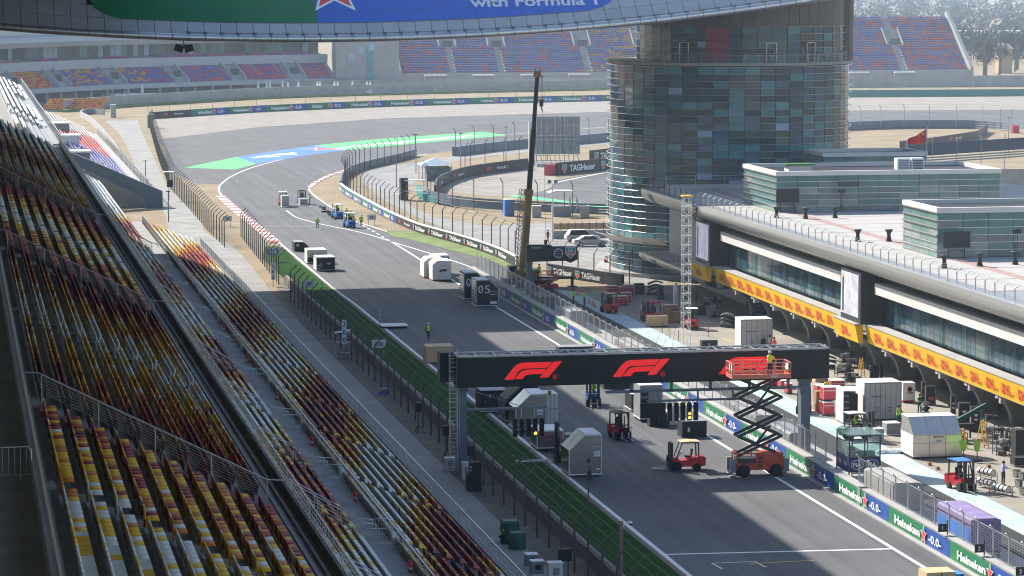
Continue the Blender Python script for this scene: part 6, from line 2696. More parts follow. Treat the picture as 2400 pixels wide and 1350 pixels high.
# ---------------------------------------------------------------- start gantry
ga = thing('start_gantry', 'black screen gantry across the track with glowing red racing emblems and grey legs', 'gantry')
GX0, GX1, GY = 36.3, 64.6, 214.
GB, GT = 6.62, 8.82
q = MB()
q.bb(GX0, GX1, GY, GY + 2.2, GB, GT)
q.build('screen_box', M_screen, ga)
q = MB()
q.bb(GX0 + .12, GX1 - .12, GY - .06, GY, GB + .08, GT - .08)
q.build('screen_face', M_screen, ga)
q = MB()
for z in (GT + .12,):
    for y in (GY + .05, GY + 2.15):
        q.bar((GX0, y, z), (GX1, y, z), .12)
    n = 20
    for k in range(n + 1):
        x = GX0 + .1 + (GX1 - GX0 - .2) * k / n
        q.bar((x, GY + .05, z), (x, GY + 2.15, z), .08)
        if k < n:
            q.bar((x, GY + .05, z), (x + (GX1 - GX0 - .2) / n, GY + 2.15, z), .06)
q.build('top_frame', M_steel, ga)
for x, y in ((36.75, GY + 1.1), (63.0, GY + 1.1)):
    q = MB()
    q.bb(x - .36, x + .36, y - .42, y + .42, 0, GB)
    q.bb(x - .44, x + .44, y - .5, y + .5, GB - .35, GB - .02)
    q.bb(x - .5, x + .5, y - .5, y + .5, 0, .12)
    q.bb(x + .1, x + .17, y - .425, y - .4, GB - .95, GB - .65)
    q.build('leg', M_bluegrey, ga)
for cx in (41.95, 50.1, 58.2):
    place(F1R, (cx, GY - .075, 7.78), (1, 0, 0), (0, -1, 0), 4.35, ga)
    letter('R', M_f1, (cx + 1.65, GY - .075, 7.28), (1, 0, 0), (0, -1, 0), .13, ga, .0)
    q = MB()
    q.tube([(cx + 1.65 + .16 * math.cos(a), GY - .08, 7.28 + .16 * math.sin(a)) for a in [i * math.pi / 6 for i in range(13)]], .014, 4)
    q.build('registered_ring', M_f1, ga)
# beam under the screen that carries the start lights, caged ladder, speakers
q = MB()
q.bar((47.5, GY + .3, 5.98), (62.8, GY + .3, 5.98), .2)
for k in range(5):
    q.bar((49.5 + 3 * k, GY + .3, 5.98), (49.5 + 3 * k, GY + .3, GB), .2)
q.bar((50.6, GY + .1, 5.25), (57.6, GY + .1, 5.25), .16)
for x in (51.5, 54.5, 57.2):
    q.bar((x, GY + .1, 5.25), (x, GY + .2, 5.95), .12)
q.bar((36.9, GY + .2, 4.95), (43.0, GY + .2, 5.0), .16)
q.bar((37, GY + .2, 6.5), (41.3, GY + .2, 5.05), .05)
q.build('light_beam', M_bluegrey, ga)
q = MB()
q.bb(50.1, 52.0, GY - .05, GY + .15, 4.0, 5.1)
q.build('message_panel', M_screen, ga)
q = MB()
for e in (0, .55):
    q.bar((35.85 + e, GY + .6, .3), (35.85 + e, GY + .6, GT + .6), .06)
for k in range(26):
    q.bar((35.85, GY + .6, .5 + .33 * k), (36.4, GY + .6, .5 + .33 * k), .035)
for k in range(9):
    z = 2.2 + .85 * k
    q.tube([(36.12 + .42 * math.cos(a), GY + .55 - .5 * abs(math.sin(a)), z) for a in [math.pi * i / 8 for i in range(9)]], .02, 4)
for a in (.4, 1.2, 1.9, 2.7):
    q.bar((36.12 + .42 * math.cos(a), GY + .55 - .5 * math.sin(a), 2.2), (36.12 + .42 * math.cos(a), GY + .55 - .5 * math.sin(a), 9), .02)
q.build('caged_ladder', M_steel, ga)
q = MB()
q.bb(35.2, 36.2, GY + 1.2, GY + 2.4, 6.9, 9.1)
q.build('side_cabinet', M_black, ga)
rebase(ga, (50, GY, 0))


def light_set(label, x0, z, lit):
    t = thing('start_lights', label, 'traffic lights', (x0, GY + .1, z))
    q = MB()
    for k in (1, 3):
        q.bar((.5 * k, 0, 0), (.5 * k, 0, .95), .05)
    q.bar((-.1, .05, -.3), (2.1, .05, -.3), .04)
    q.bar((-.1, .05, -1.0), (2.1, .05, -1.0), .04)
    q.build('hanger', M_steel, t)
    for k in range(5):
        q = MB()
        q.prism([(.5 * k - .16, -1.15), (.5 * k + .16, -1.15), (.5 * k + .16, .12), (.5 * k + .1, .2), (.5 * k - .1, .2), (.5 * k - .16, .12)], -.28, .0, 'Y')
        hsg = q.build('signal_head', M_black, t)
        for j in range(4):
            zz = -.02 - .3 * j
            q = MB()
            q.lathe([(.0, -.015), (.11, -.01), (.115, 0)], (.5 * k, -.285, zz), 12, ax='Y')
            q.build('lens', M_amber if (k, j) in lit else M_lens, hsg)
            q = MB()
            vs = []
            for i in range(9):
                a = math.pi * i / 8
                vs += [(.5 * k + .13 * math.cos(a), -.28, zz + .13 * math.sin(a)), (.5 * k + .13 * math.cos(a), -.42, zz + .13 * math.sin(a))]
            q.add(vs, [(2 * i, 2 * i + 1, 2 * i + 3, 2 * i + 2) for i in range(8)])
            q.build('visor', M_black, hsg)
    return t


light_set('five black start lights with one amber lamp lit, left set beside the grass', 40.6, 4.05, {(3, 3)})
light_set('five black start lights with two amber lamps lit, under the middle of the gantry', 52.3, 4.9, {(3, 2), (3, 3)})

# ---------------------------------------------------------------- scissor lift
sx, sy = G(1783, 1118)
sl = thing('scissor_lift', 'orange scissor lift raised high beside the gantry with a railed platform', 'lift', (sx, sy + .9, 0), -.02)
q = MB()
q.bb(-1.75, 1.75, -.75, .75, .5, 1.0)
q.bb(.25, 1.75, -.8, .8, 1.0, 1.72)
q.bb(-.25, .2, -.8, -.7, .55, 1.7)
for x in (-1.75, -.3):
    for y in (-.78, .78):
        q.bar((x, y, 1.0), (x, y, 1.75), .09)
for y in (-.78, .78):
    q.bar((-1.75, y, 1.75), (.3, y, 1.72), .09)
q.bar((-1.75, -.78, 1.75), (-1.75, .78, 1.75), .09)
q.build('chassis', M_orng, sl)
q = MB()
q.bb(-1.6, .2, -.7, .7, 1.0, 1.35)
for k in range(3):
    q.bb(-.2, .15, -.84, -.8, .75 + .3 * k, .9 + .3 * k)
q.build('engine_bay', M_dsteel, sl)
for x, y in ((-2.05, -.55), (-2.0, .7), (2.0, -.55), (2.0, .7)):
    q = MB()
    q.bb(x - .2, x + .2, y - .18, y + .18, .35, 1.3)
    q.bar((x, y, .1), (x, y, .4), .12)
    q.bb(x - .22, x + .22, y - .22, y + .22, .03, .12)
    q.build('outrigger', M_grey, sl)
for x in (-1.25, 1.2):
    for y in (-.8, .8):
        q = MB()
        q.lathe([(.25, -.18), (.46, -.18), (.48, -.12), (.48, .12), (.46, .18), (.25, .18)], (x, y, .48), 16, ax='Y')
        w = q.build('wheel', M_rub, sl)
        q = MB()
        q.lathe([(.24, -.14), (.24, .14)], (x, y, .48), 10, ax='Y')
        q.build('hub', M_grey, w)
ZS, ZE, n = 1.55, 7.3, 4
for k in range(n):
    z0, z1 = ZS + (ZE - ZS) * k / n, ZS + (ZE - ZS) * (k + 1) / n
    for y in (-.6, .6):
        q = MB()
        q.bar((-1.65, y, z0), (1.65, y, z1), .12, .2)
        q.build('scissor_arm', M_dsteel, sl)
        q = MB()
        q.bar((1.65, y * .8, z0), (-1.65, y * .8, z1), .12, .2)
        q.build('scissor_arm', M_dsteel, sl)
    q = MB()
    for x in (-1.65, 1.65):
        q.tube([(x, -.66, z1), (x, .66, z1)], .07, 8)
    q.tube([(0, -.7, (z0 + z1) / 2), (0, .7, (z0 + z1) / 2)], .08, 8)
    q.build('pivot', M_black, sl)
q = MB()
q.tube([(-.3, 0, ZS + .6), (.9, 0, ZS + 2.1)], .08, 8)
q.tube([(-.3, 0, ZS + 3.4), (.9, 0, ZS + 5.)], .08, 8)
q.build('hydraulic_ram', M_black, sl)
q = MB()
q.bb(-2.2, 2.2, -.95, .95, ZE, ZE + .12)
for (x0, x1, y0, y1) in ((-2.2, 2.2, -.97, -.93), (-2.2, 2.2, .93, .97), (-2.22, -2.18, -.95, .95), (2.18, 2.22, -.95, .95)):
    q.bb(x0, x1, y0, y1, ZE, ZE + .32)
q.build('platform', mat('platform_orange', (.66, .2, .12), .5, var=.15, scale=2), sl)
q = MB()
for z in (.62, 1.15):
    for y in (-.95, .95):
        q.bar((-2.2, y, ZE + z), (2.2, y, ZE + z), .06)
    for x in (-2.2, 2.2):
        q.bar((x, -.95, ZE + z), (x, .95, ZE + z), .06)
for k in range(8):
    x = -2.2 + 4.4 * k / 7
    for y in (-.95, .95):
        q.bar((x, y, ZE), (x, y, ZE + 1.15), .055)
for y in (-.3, .3):
    for x in (-2.2, 2.2):
        q.bar((x, y, ZE), (x, y, ZE + 1.15), .05)
q.build('guard_rail', mat('rail_orange', (.66, .22, .16), .5, var=.12, scale=2), sl)
q = MB()
q.bb(-2.17, -2.1, -.8, .3, ZE + .45, ZE + 1.1)
q.bb(2.0, 2.08, -.9, -.2, ZE + .55, ZE + 1.1)
q.bb(.7, 1.25, -1.0, -.97, ZE + .1, ZE + .22)
q.build('notice_plate', M_crt, sl)
person('worker in a bright yellow vest and pale helmet standing on the scissor lift platform', (sx + .85, sy + .9, ZE + .13), 2.4, 'reach', shirt=M_vest, trousers=M_cloth, vest=M_vest, hat=M_helm)

# ---------------------------------------------------------------- crane
cx, cy = G(1228, 672)
cr = thing('mobile_crane', 'truck crane with a long dark telescopic boom rising in front of the tower', 'crane', (cx, cy, 0))
dr = Vector((1.95, 1.0, 24)).normalized()
b0 = Vector((-.1, 0, 1.6))
for nm, a, b, w, m in (('boom_section', 0, 9.6, .8, M_tyel), ('boom_section', 8.6, 17., .6, M_black), ('boom_section', 16.4, 23.4, .46, M_black)):
    q = MB()
    q.tube([b0 + dr * a, b0 + dr * b], w / 2 * 1.1, 8, smooth=False)
    if a == 0:
        q.tube([b0 + dr * 9.2, b0 + dr * 9.9], w / 2 * 1.3, 8, smooth=False)
    q.build(nm, m, cr)
q = MB()
tp = b0 + dr * 23.4
q.box(tp + Vector((0, 0, .1)), (.7, .7, .7))
for e in (-.5, .5):
    q.bar(tp + Vector((e, 0, -.2)), tp + Vector((e * .4, 0, .8)), .1)
q.bar(tp, tp + Vector((.7, -.1, -.2)), .2)
q.build('boom_head', M_tyel, cr)
q = MB()
for e in (.42, .55):
    q.bar(tp + Vector((e, -.1, -.2)), tp + Vector((e, -.1, -3.)), .03)
q.bar(tp + Vector((.5, -.1, -.2)), Vector((2.6, -.1, 5.5)), .025)
q.build('hoist_rope', M_black, cr)
for c, s in ((tp + Vector((.45, -.1, -3.3)), 1.), (Vector((2.6, -.1, 5.2)), .8)):
    q = MB()
    q.box(c, (.42 * s, .3, .8 * s))
    q.tube([c + Vector((0, 0, -.4 * s)), c + Vector((0, 0, -.7 * s)), c + Vector((.18 * s, 0, -.95 * s)), c + Vector((0, 0, -1.15 * s)), c + Vector((-.2 * s, 0, -.95 * s))], .06, 6)
    q.build('hook_block', M_black, cr)
q = MB()
la, lb_ = Vector((-.9, -.2, 2.0)), Vector((-.25, -.1, 11.6))
for e in ((-.32, 0), (.32, 0), (0, .4)):
    q.bar(la + Vector((e[0], e[1], 0)), lb_ + Vector((e[0], e[1], 0)), .07)
for k in range(18):
    a, b = la.lerp(lb_, k / 18), la.lerp(lb_, (k + 1) / 18)
    q.bar(a + Vector((-.32, 0, 0)), b + Vector((.32, 0, 0)), .045)
    q.bar(a + Vector((.32, 0, 0)), b + Vector((0, .4, 0)), .045)
    q.bar(a + Vector((-.32, 0, 0)), a + Vector((.32, 0, 0)), .045)
q.build('lattice_jib', mat('rusty_yellow', (.32, .19, .07), .6, var=.3, scale=2), cr)
q = MB()
q.bb(-1.3, 1.6, -1.1, 1.5, 1.1, 2.1)
q.bb(-1.9, -1.0, -.9, .4, 1.2, 2.6)
q.build('turret', M_tyel, cr)
q = MB()
q.bb(-1.92, -1.02, -.93, -.9, 1.9, 2.5)
q.build('cab_window', M_dglass, cr)
q = MB()
q.bb(-2.6, 3.2, -1.25, 1.25, .55, 1.1)
q.build('carrier', M_dsteel, cr)
for x in (-2., -.7, 1.2, 2.5):
    for y in (-1.1, 1.1):
        q = MB()
        q.lathe([(.25, -.18), (.52, -.18), (.52, .18), (.25, .18)], (x, y, .52), 14, ax='Y')
        q.build('wheel', M_rub, cr)
q = MB()
q.bb(1.6, 5.6, -1.4, -1.05, .95, 1.25)
q.bb(5.4, 5.7, -1.4, -1.05, .1, 1.3)
q.bb(5.05, 6.05, -1.7, -.7, .03, .12)
q.build('outrigger', M_black, cr)
for k, (x, lab) in enumerate(((-.6, 'worker in a yellow vest at the foot of the crane, left of the sign post'), (1.0, 'worker in a bright yellow jacket on the small red lift behind the sign post'))):
    person(lab, (cx + .4 + x, cy - 2.2, 1.1 if k else 0.9), 2.4 + k, 'reach', vest=M_vest, shirt=M_vest if k else M_cloth)
t = thing('small_lift', 'small dark red scissor lift at the foot of the crane', 'lift', (cx + 2.6, cy - 2.3, 0))
q = MB()
q.bb(-1., 1., -.4, .4, .1, .45)
q.bb(-1., 1., -.4, .4, 1.0, 1.1)
q.build('base', M_case, t)
q = MB()
for y in (-.35, .35):
    q.bar((-.9, y, .45), (.9, y, 1.), .08)
    q.bar((.9, y, .45), (-.9, y, 1.), .08)
q.build('scissor_arm', M_case, t)
q = MB()
for z in (1.6, 2.05):
    for y in (-.4, .4):
        q.bar((-1, y, z), (1, y, z), .05)
for x in (-1, 0, 1):
    for y in (-.4, .4):
        q.bar((x, y, 1.1), (x, y, 2.05), .05)
q.build('guard_rail', M_case, t)
# black hanging sign at the pit exit on a blue grey post
px, py = G(1240, 690)
t = thing('hanging_sign', 'black watch sign with a globe emblem on a blue grey post at the pit exit', 'sign', (px, py, 0))
q = MB()
q.bb(-.35, .35, -.25, .25, 0, 4.2)
q.build('post', M_bluegrey, t)
q = MB()
q.prism([(-.35, 3.8), (2.9, 3.85), (4.2, 3.85), (4.75, 3.6), (5.6, 4.0), (5.6, 5.45), (2.7, 5.5), (2.4, 5.7), (-.35, 5.75)], -.5, -.2, 'Y')
q.build('panel', M_bblk, t)
q = MB()
q.tube([(-.35, -.35, 5.78), (2.4, -.35, 5.73), (2.7, -.35, 5.54), (5.6, -.35, 5.48)], .04, 4)
q.build('edge_trim', M_crt, t)
M = frame((4.75, -.52, 4.8), (1, 0, 0), (0, -1, 0))
link('shield', SHIELD, t, mw=M @ Matrix.Scale(1.25, 4))
letter2 = text_mesh('TAG', M_bwht, .03, 0, 2.2)
link('lettering', letter2, t, mw=frame((4.75, -.53, 5.14), (1, 0, 0), (0, -1, 0)) @ Matrix.Scale(.3, 4))
link('lettering', text_mesh('HEUER', M_bwht, .03, 0, 3.), t, mw=frame((4.75, -.53, 4.63), (1, 0, 0), (0, -1, 0)) @ Matrix.Scale(.3, 4))
link('lettering', text_mesh('TAGHeuer', M_bwht, .02, 0, 6.), t, mw=frame((.75, -.52, 5.45), (1, 0, 0), (0, -1, 0)) @ Matrix.Scale(.2, 4))
q = MB()
for k in range(5):
    q.bar((2.95 + .01, -.52, 4.35 + .2 * k), (3.75, -.52, 4.35 + .2 * k), .1, .02)
q.tube([(3.35 + .5 * math.cos(a), -.52, 4.75 + .5 * math.sin(a)) for a in [i * math.pi / 10 for i in range(21)]], .06, 4)
q.build('globe_emblem', M_bwht, t)


# ---------------------------------------------------------------- parked cars
def car(label, p, rz, estate):
    t = thing('parked_car', label, 'car', (*G(*p), 0), rz)
    top = 1.68 if estate else 1.46
    st = [(-2.4, .78, .45, .62), (-2.3, .88, .3, .95), (-1.6, .93, .25, 1.0), (0, .93, .25, .95), (1.2, .93, .25, .92), (2.1, .86, .27, .8), (2.42, .7, .42, .6)]
    q = MB()
    vs = []
    for x, w, lo, hi in st:
        vs += [(x, -w * .92, lo), (x, -w, (lo + hi) / 2), (x, -w * .9, hi), (x, w * .9, hi), (x, w, (lo + hi) / 2), (x, w * .92, lo)]
    q.add(vs, [(6 * i + k, 6 * i + (k + 1) % 6, 6 * i + 6 + (k + 1) % 6, 6 * i + 6 + k) for i in range(len(st) - 1) for k in range(6)] + [tuple(range(6))[::-1], tuple(range(36, 42))], smooth=False)
    q.build('body', M_car, t)
    cab = [(-2.15 if estate else -1.75, .82, .98), (-1.7 if estate else -.95, .66, top), (.35, .66, top), (1.15, .8, .93)]
    q = MB()
    vs = []
    for x, w, z in cab:
        vs += [(x, -w, z), (x, w, z)]
    vs += [(cab[0][0], -.84, .9), (cab[0][0], .84, .9), (1.15, -.84, .9), (1.15, .84, .9)]
    q.add(vs, [(2, 4, 5, 3), (0, 2, 3, 1), (4, 6, 7, 5), (0, 6, 4, 2), (1, 3, 5, 7)])
    q.build('roof', M_car, t)
    for y in (-1, 1):
        q = MB()
        ps = [(cab[0][0] + .25, 1.0), (cab[1][0] + .05, top - .08), (.3, top - .08), (.95, 1.0)]
        q.add([(x, y * (.835 if z < 1.2 else .685), z) for x, z in ps], [(0, 1, 2, 3) if y > 0 else (3, 2, 1, 0)])
        q.build('side_window', M_dglass, t)
    q = MB()
    q.add([(.42, -.6, top - .05), (.42, .6, top - .05), (1.2, .72, .97), (1.2, -.72, .97)], [(0, 3, 2, 1)])
    q.build('windscreen', M_dglass, t)
    for x in (-1.5, 1.5):
        for y in (-.83, .83):
            q = MB()
            q.lathe([(.2, -.11), (.34, -.11), (.35, 0), (.34, .11), (.2, .11)], (x, y, .34), 16, ax='Y')
            w = q.build('wheel', M_rub, t)
            q = MB()
            q.lathe([(.0, -.125), (.2, -.12), (.22, -.1), (.22, .1), (.2, .12), (0, .125)], (x, y, .34), 10, ax='Y')
            q.build('rim', M_steel, w)
    q = MB()
    for y in (-.72, .72):
        q.box((2.33, y * .85, .68), (.15, .3, .12))
    q.build('headlight', M_crt, t)
    q = MB()
    for y in (-.75, .75):
        q.box((-2.33, y * .9, .8), (.12, .25, .14))
    q.build('tail_light', M_bred, t)


car('silver saloon parked side on before the tower, nearer of the two cars', (1383, 577), .03, False)
car('silver estate car parked behind the saloon', (1364, 566), .05, True)
t = thing('scooter', 'dark red scooter parked beside the tower base', 'scooter', (*G(1421, 622), 0), 1.2)
q = MB()
q.prism([(-.7, .4), (.1, .35), (.3, .5), (.55, 1.05), (.45, 1.1), (.2, .6), (-.1, .55), (-.3, .85), (-.85, .85)], -.16, .16, 'Y')
q.build('body', M_case, t)
q = MB()
for x in (-.55, .65):
    q.lathe([(.1, -.06), (.25, -.06), (.25, .06), (.1, .06)], (x, 0, .25), 12, ax='Y')
q.build('wheels', M_rub, t)
q = MB()
q.bar((.5, -.3, 1.1), (.5, .3, 1.1), .05)
q.build('handlebar', M_black, t)

# ---------------------------------------------------------------- pit wall stands
def stand(label, y0, y1, m, hh, x0=62.7, x1=64.4, slope=.12, side=None, name='timing_stand'):
    t = thing(name, label, 'stand', (x0, y0, 0))
    L, w = y1 - y0, x1 - x0
    q = MB()
    q.prism([(0, .5), (w, .5), (w, hh - slope), (w * .8, hh), (w * .1, hh), (0, hh - slope)], 0, L, 'Y')
    q.build('cover', m, t)
    q = MB()
    for x in (.1, w - .1):
        for y in (.1, L / 2, L - .1):
            q.bar((x, y, 0), (x, y, .55), .09)
    q.bb(0, w, 0, L, .42, .5)
    q.build('frame', M_dsteel, t)
    if side:
        q = MB()
        q.bb(-.03, -.005, .15, L - .15, .6, hh - slope - .55)
        q.build('side_panel', side, t)
    return t


stand('pit wall stand under a lilac cover with a blue side, near the bottom right corner', 177.5, 184, M_purp, 2.6, x0=63, x1=65, side=M_bcov)
stand('pit wall stand under a pale cover, between race control and the lilac one', 192.5, 199, M_conc, 2.35, x1=64.9)
stand('low grey roofed pit wall stand beyond the gantry', 271, 279, M_conc, 1.9)
stand('grey pit wall stand under a pale cover just beyond the gantry screen', 228, 238, M_conc, 1.8)
stand('dark boxed pit wall stand far along the wall', 300, 305, M_grey, 2.1)
stand('black boxed pit wall stand nearest the crane', 316, 321, M_black, 1.9)
stand('grey covered pit wall stand half hidden by the lift arms', 218, 224, M_grey, 1.9)
# race control stand
x, y = G(1975, 1122)
t = thing('control_stand', 'glass sided race control stand with a blue skirt on the pit wall', 'stand', (62.9, 203.2, 0))
q = MB()
q.bb(0, 2.3, 0, 3., 1.3, 2.35)
q.build('blue_skirt', M_navy, t)
for x in (0, 1.15, 2.3):
    for y_ in (0, 3.):
        q = MB()
        q.bar((x, y_, .0), (x, y_, 4.0), .08)
        q.build('post', M_dsteel, t)
q = MB()
q.bb(-.15, 2.45, -.15, 3.15, 4.0, 4.06)
q.build('glass_roof', M_gclear, t)
for nm, b in (('glass_wall', (.04, 1.1, -.02, 0)), ('glass_wall', (1.2, 2.26, -.02, 0)), ('glass_wall', (-.02, 0, .05, 2.95)), ('glass_wall', (2.3, 2.32, .05, 2.95))):
    q = MB()
    q.bb(*b, 2.4, 3.4)
    q.build(nm, M_gclear, t)
q = MB()
for z in (3.42, 3.95, 2.38):
    q.bar((0, 0, z), (2.3, 0, z), .06)
    q.bar((0, 0, z), (0, 3, z), .06)
q.bar((1.6, 0, 3.42), (2.3, 0, 3.95), .04)
q.build('frame', M_dsteel, t)
q = MB()
q.bb(.2, 2.1, .6, 1.1, 2.35, 2.7)
q.bb(.4, .9, 1.6, 2.1, 2.35, 2.9)
q.build('desk', M_black, t)
q = MB()
for k in range(6):
    q.bb(.3, 2.2, -.05 + .0, .25, .18 + .2 * k, .21 + .2 * k)
for e in (.3, 2.2):
    q.bar((e, -.1, .0), (e, .3, 1.3), .06)
q.build('steps', M_crt, t)
for xx in (.6, 1.72):
    link('lettering', text_mesh('FIA', M_bwht, .04, 0, 2.2), t, mw=frame((xx, -.015, 1.85), (1, 0, 0), (0, -1, 0)) @ Matrix.Scale(.3, 4))
    q = MB()
    q.tube([(xx + .46 * math.cos(a), -.015, 1.85 + .33 * math.sin(a)) for a in [i * math.pi / 10 for i in range(21)]], .025, 4)
    q.build('emblem_ring', M_bwht, t)
for yy in (.8, 2.2):
    link('lettering', text_mesh('FIA', M_bwht, .04, 0, 2.2), t, mw=frame((-.015, yy, 1.85), (0, -1, 0), (-1, 0, 0)) @ Matrix.Scale(.3, 4))
# position boards 1 2 3 on the wall
for s_, (px, py) in (('1', (2191, 1240)), ('2', (2278, 1288)), ('3', (2375, 1342))):
    a = G(px, py, 1.75)
    t = thing('position_board', 'x', 'board', (61.62, a[1], 1.55))
    t['label'] = 'small black board with a white ' + s_ + ' on the pit wall, ' + {'1': 'farthest of three', '2': 'middle of three', '3': 'nearest, at the right edge'}[s_]
    q = MB()
    q.bb(-.28, .28, -.03, .03, 0, .52)
    q.build('panel', M_bblk, t)
    link('lettering', text_mesh(s_, M_bwht, .03), t, mw=frame((0, -.04, .26), (1, 0, 0), (0, -1, 0)) @ Matrix.Scale(.26, 4))
    q = MB()
    q.bar((.33, 0, -.6), (.33, 0, .75), .06)
    q.build('stake', M_dsteel, t)


# ---------------------------------------------------------------- distance boards, signs and gear on the left side
def dboard(label, s_, px, pyt, pyb, w, m, tm, ground):
    x, y = G(px, ground)
    k = sc(ground)
    z0, z1 = (ground - pyb) / k, (ground - pyt) / k
    t = thing('distance_board', label, 'board', (x, y, 0))
    q = MB()
    q.bb(-w / 2, w / 2, -.04, .04, z0, z1)
    q.build('panel', m, t)
    q = MB()
    q.bb(-w / 2 - .02, w / 2 + .02, -.05, .05, z1, z1 + .05)
    q.build('edge_trim', M_crt, t)
    for e in (-w * .35, w * .35):
        q = MB()
        q.bar((e, .08, 0), (e, .08, z1), .07)
        q.build('post', M_grey, t)
    link('lettering', text_mesh(s_, tm, .04), t, mw=frame((0, -.05, (z0 + z1) / 2), (1, 0, 0), (0, -1, 0)) @ Matrix.Scale((z1 - z0) * .52, 4))


M_brd = mat('board_grey_white', (.55, .6, .66), .5, var=.05)
dboard('grey white distance board reading 200 in the shade', '200', 888, 797, 815, 1.35, M_brd, M_bblk, 838)
dboard('grey white distance board reading 150 on the grass', '150', 723, 658, 672, 1.4, M_brd, M_bblk, 693)
dboard('blue distance board reading 100 on the grass', '100', 640, 582, 597, 1.45, mat('board_blue', (.03, .22, .55), .5), M_bwht, 614)
dboard('grey distance board reading 50 left of the track by the striped kerb', '50', 533, 507, 518, 1.3, M_brd, M_bblk, 531)
dboard('grey distance board reading 50 right of the track on the brown grass', '50', 871, 503, 516, 1.3, M_brd, M_bblk, 528)


def vboard(label, s_, px, ground, zt, zb_):
    x, y = G(px, ground)
    t = thing('vertical_sign', label, 'sign', (x, y, 0))
    q = MB()
    q.bb(-.22, .22, -.03, .03, zb_, zt)
    q.build('panel', M_brd, t)
    q = MB()
    q.bar((0, .06, 0), (0, .06, zt), .08)
    q.build('post', M_grey, t)
    n = len(s_)
    for i, c in enumerate(s_):
        link('lettering', text_mesh(c, M_bblk, .02), t, mw=frame((0, -.045, zt - (zt - zb_) * (i + .5) / n), (1, 0, 0), (0, -1, 0)) @ Matrix.Scale((zt - zb_) / n * .62, 4))


vboard('narrow upright white sign with the digits 200 stacked behind the catch fence', '200', 807, 845, 3.9, 1.6)
vboard('narrow upright white sign seen through the catch fence beside the 150 board', '150', 640, 672, 2.8, .8)
x, y = G(812, 838)
t = thing('trolley_lift', 'small grey lift trolley with a tilted tray beside the catch fence in the shade', 'lift', (x - .3, y, 0))
q = MB()
for z in (.1, 1.5):
    for yy in (-.5, .5):
        q.bar((-.65, yy, z), (.65, yy, z), .06)
    for xx in (-.65, .65):
        q.bar((xx, -.5, z), (xx, .5, z), .06)
for xx in (-.65, .65):
    q.bar((xx, .5, .1), (xx, .5, 1.5), .06)
q.build('frame', M_steel, t)
q = MB()
for yy in (-.4, .4):
    q.bar((-.6, yy, .2), (.6, yy, 1.4), .06)
    q.bar((.6, yy, .2), (-.6, yy, .6), .06)
q.bb(-.5, .5, -.4, .4, .2, .5)
q.build('scissor_arms', M_grey, t)
q = MB()
q.box((-.05, 0, 2.55), (1.6, .75, .06), m=Matrix.Rotation(-.15, 3, 'Y'))
q.bar((0, 0, 1.5), (0, 0, 2.5), .06)
q.build('tray', M_crt, t)
# striped marker pole near the pallet board
t = thing('marker_pole', 'tall thin striped measuring pole by the left edge line', 'pole', (*G(890, 766), 0))
for k in range(8):
    q = MB()
    q.tube([(0, 0, .24 * k), (0, 0, .24 * k + .235)], .05, 6)
    q.build('band', M_white if k % 2 else M_grey, t)
# covers, speakers and generators along the catch fence
x, y = G(1110, 1150)
t = thing('speaker_stack', 'tall black covered speaker stack by the left leg of the gantry', 'speaker', (x, y, 0))
q = MB()
q.bb(-.5, .5, -.45, .45, 0, 1.3)
q.bb(-.3, .5, -.4, .4, 1.3, 2.1)
q.build('cabinet', M_black, t)
q = MB()
for z in (1.5, 1.75):
    q.bb(-.32, -.2, -.42, -.36, z, z + .07)
q.build('handle', M_crt, t)
for (px, py, hh, lab) in ((1103, 1128, 1.9, 'small black loudspeaker on a pole right of the gantry leg'), (981, 1015, 1.75, 'black loudspeaker on a tripod beside the catch fence, far left one'), (1045, 1078, 1.9, 'black loudspeaker on a tripod left of the gantry leg')):
    t = thing('loudspeaker', lab, 'speaker', (*G(px, py), 0))
    q = MB()
    q.bar((0, 0, .0), (0, 0, hh), .05)
    for a in (0, 2.1, 4.2):
        q.bar((.5 * math.cos(a), .5 * math.sin(a), 0), (0, 0, .7), .04)
    q.build('tripod', M_black, t)
    q = MB()
    q.prism([(-.22, hh), (.22, hh), (.25, hh + .75), (-.25, hh + .75)], -.22, .2, 'Y')
    q.build('cabinet', M_black, t)
for (px, py, w_, hh, m, lab, nm) in ((1054, 1103, .75, .95, M_crt, 'box under a pale grey cover left of the gantry leg', 'covered_box'), (1090, 1124, .45, 1.25, M_crt, 'narrow white cabinet behind the speaker stack', 'cabinet'),
                                     (1245, 1330, .75, .85, M_grey, 'grey generator beside the catch fence, farther one', 'generator'), (1258, 1348, .8, .9, M_grey, 'grey generator beside the catch fence, nearer one', 'generator'),
                                     (1300, 1368, .9, 1.3, M_crt, 'white control cabinet at the bottom edge of the picture', 'cabinet'), (1322, 1352, .5, .0, M_black, 'pair of black boxes on stakes at the bottom edge', 'junction_box')):
    t = thing(nm, lab, nm.replace('_', ' '), (*G(px, py), 0))
    if hh:
        q = MB()
        q.prism([(-w_ / 2, .12), (w_ / 2, .12), (w_ / 2 - .03, hh), (-w_ / 2 + .03, hh)], -.35, .35, 'Y')
        q.build('body', m, t)
        q = MB()
        q.bb(-w_ / 2 - .02, w_ / 2 + .02, -.38, .38, hh, hh + .05)
        q.bb(-w_ / 2, w_ / 2, -.36, .36, 0, .12)
        q.build('lid_and_foot', M_crt if m == M_crt else M_white, t)
        q = MB()
        q.bb(-w_ * .2, w_ * .25, -.375, -.35, hh * .45, hh * .8)
        q.build('front_panel', M_grey if m == M_crt else M_black, t)
    else:
        for e in (-.15, .25):
            q = MB()
            q.bb(e - .2, e + .2, -.15, .15, 1.0, 1.75)
            q.bar((e, 0, 0), (e, 0, 1.), .06)
            q.build('box', M_black, t)
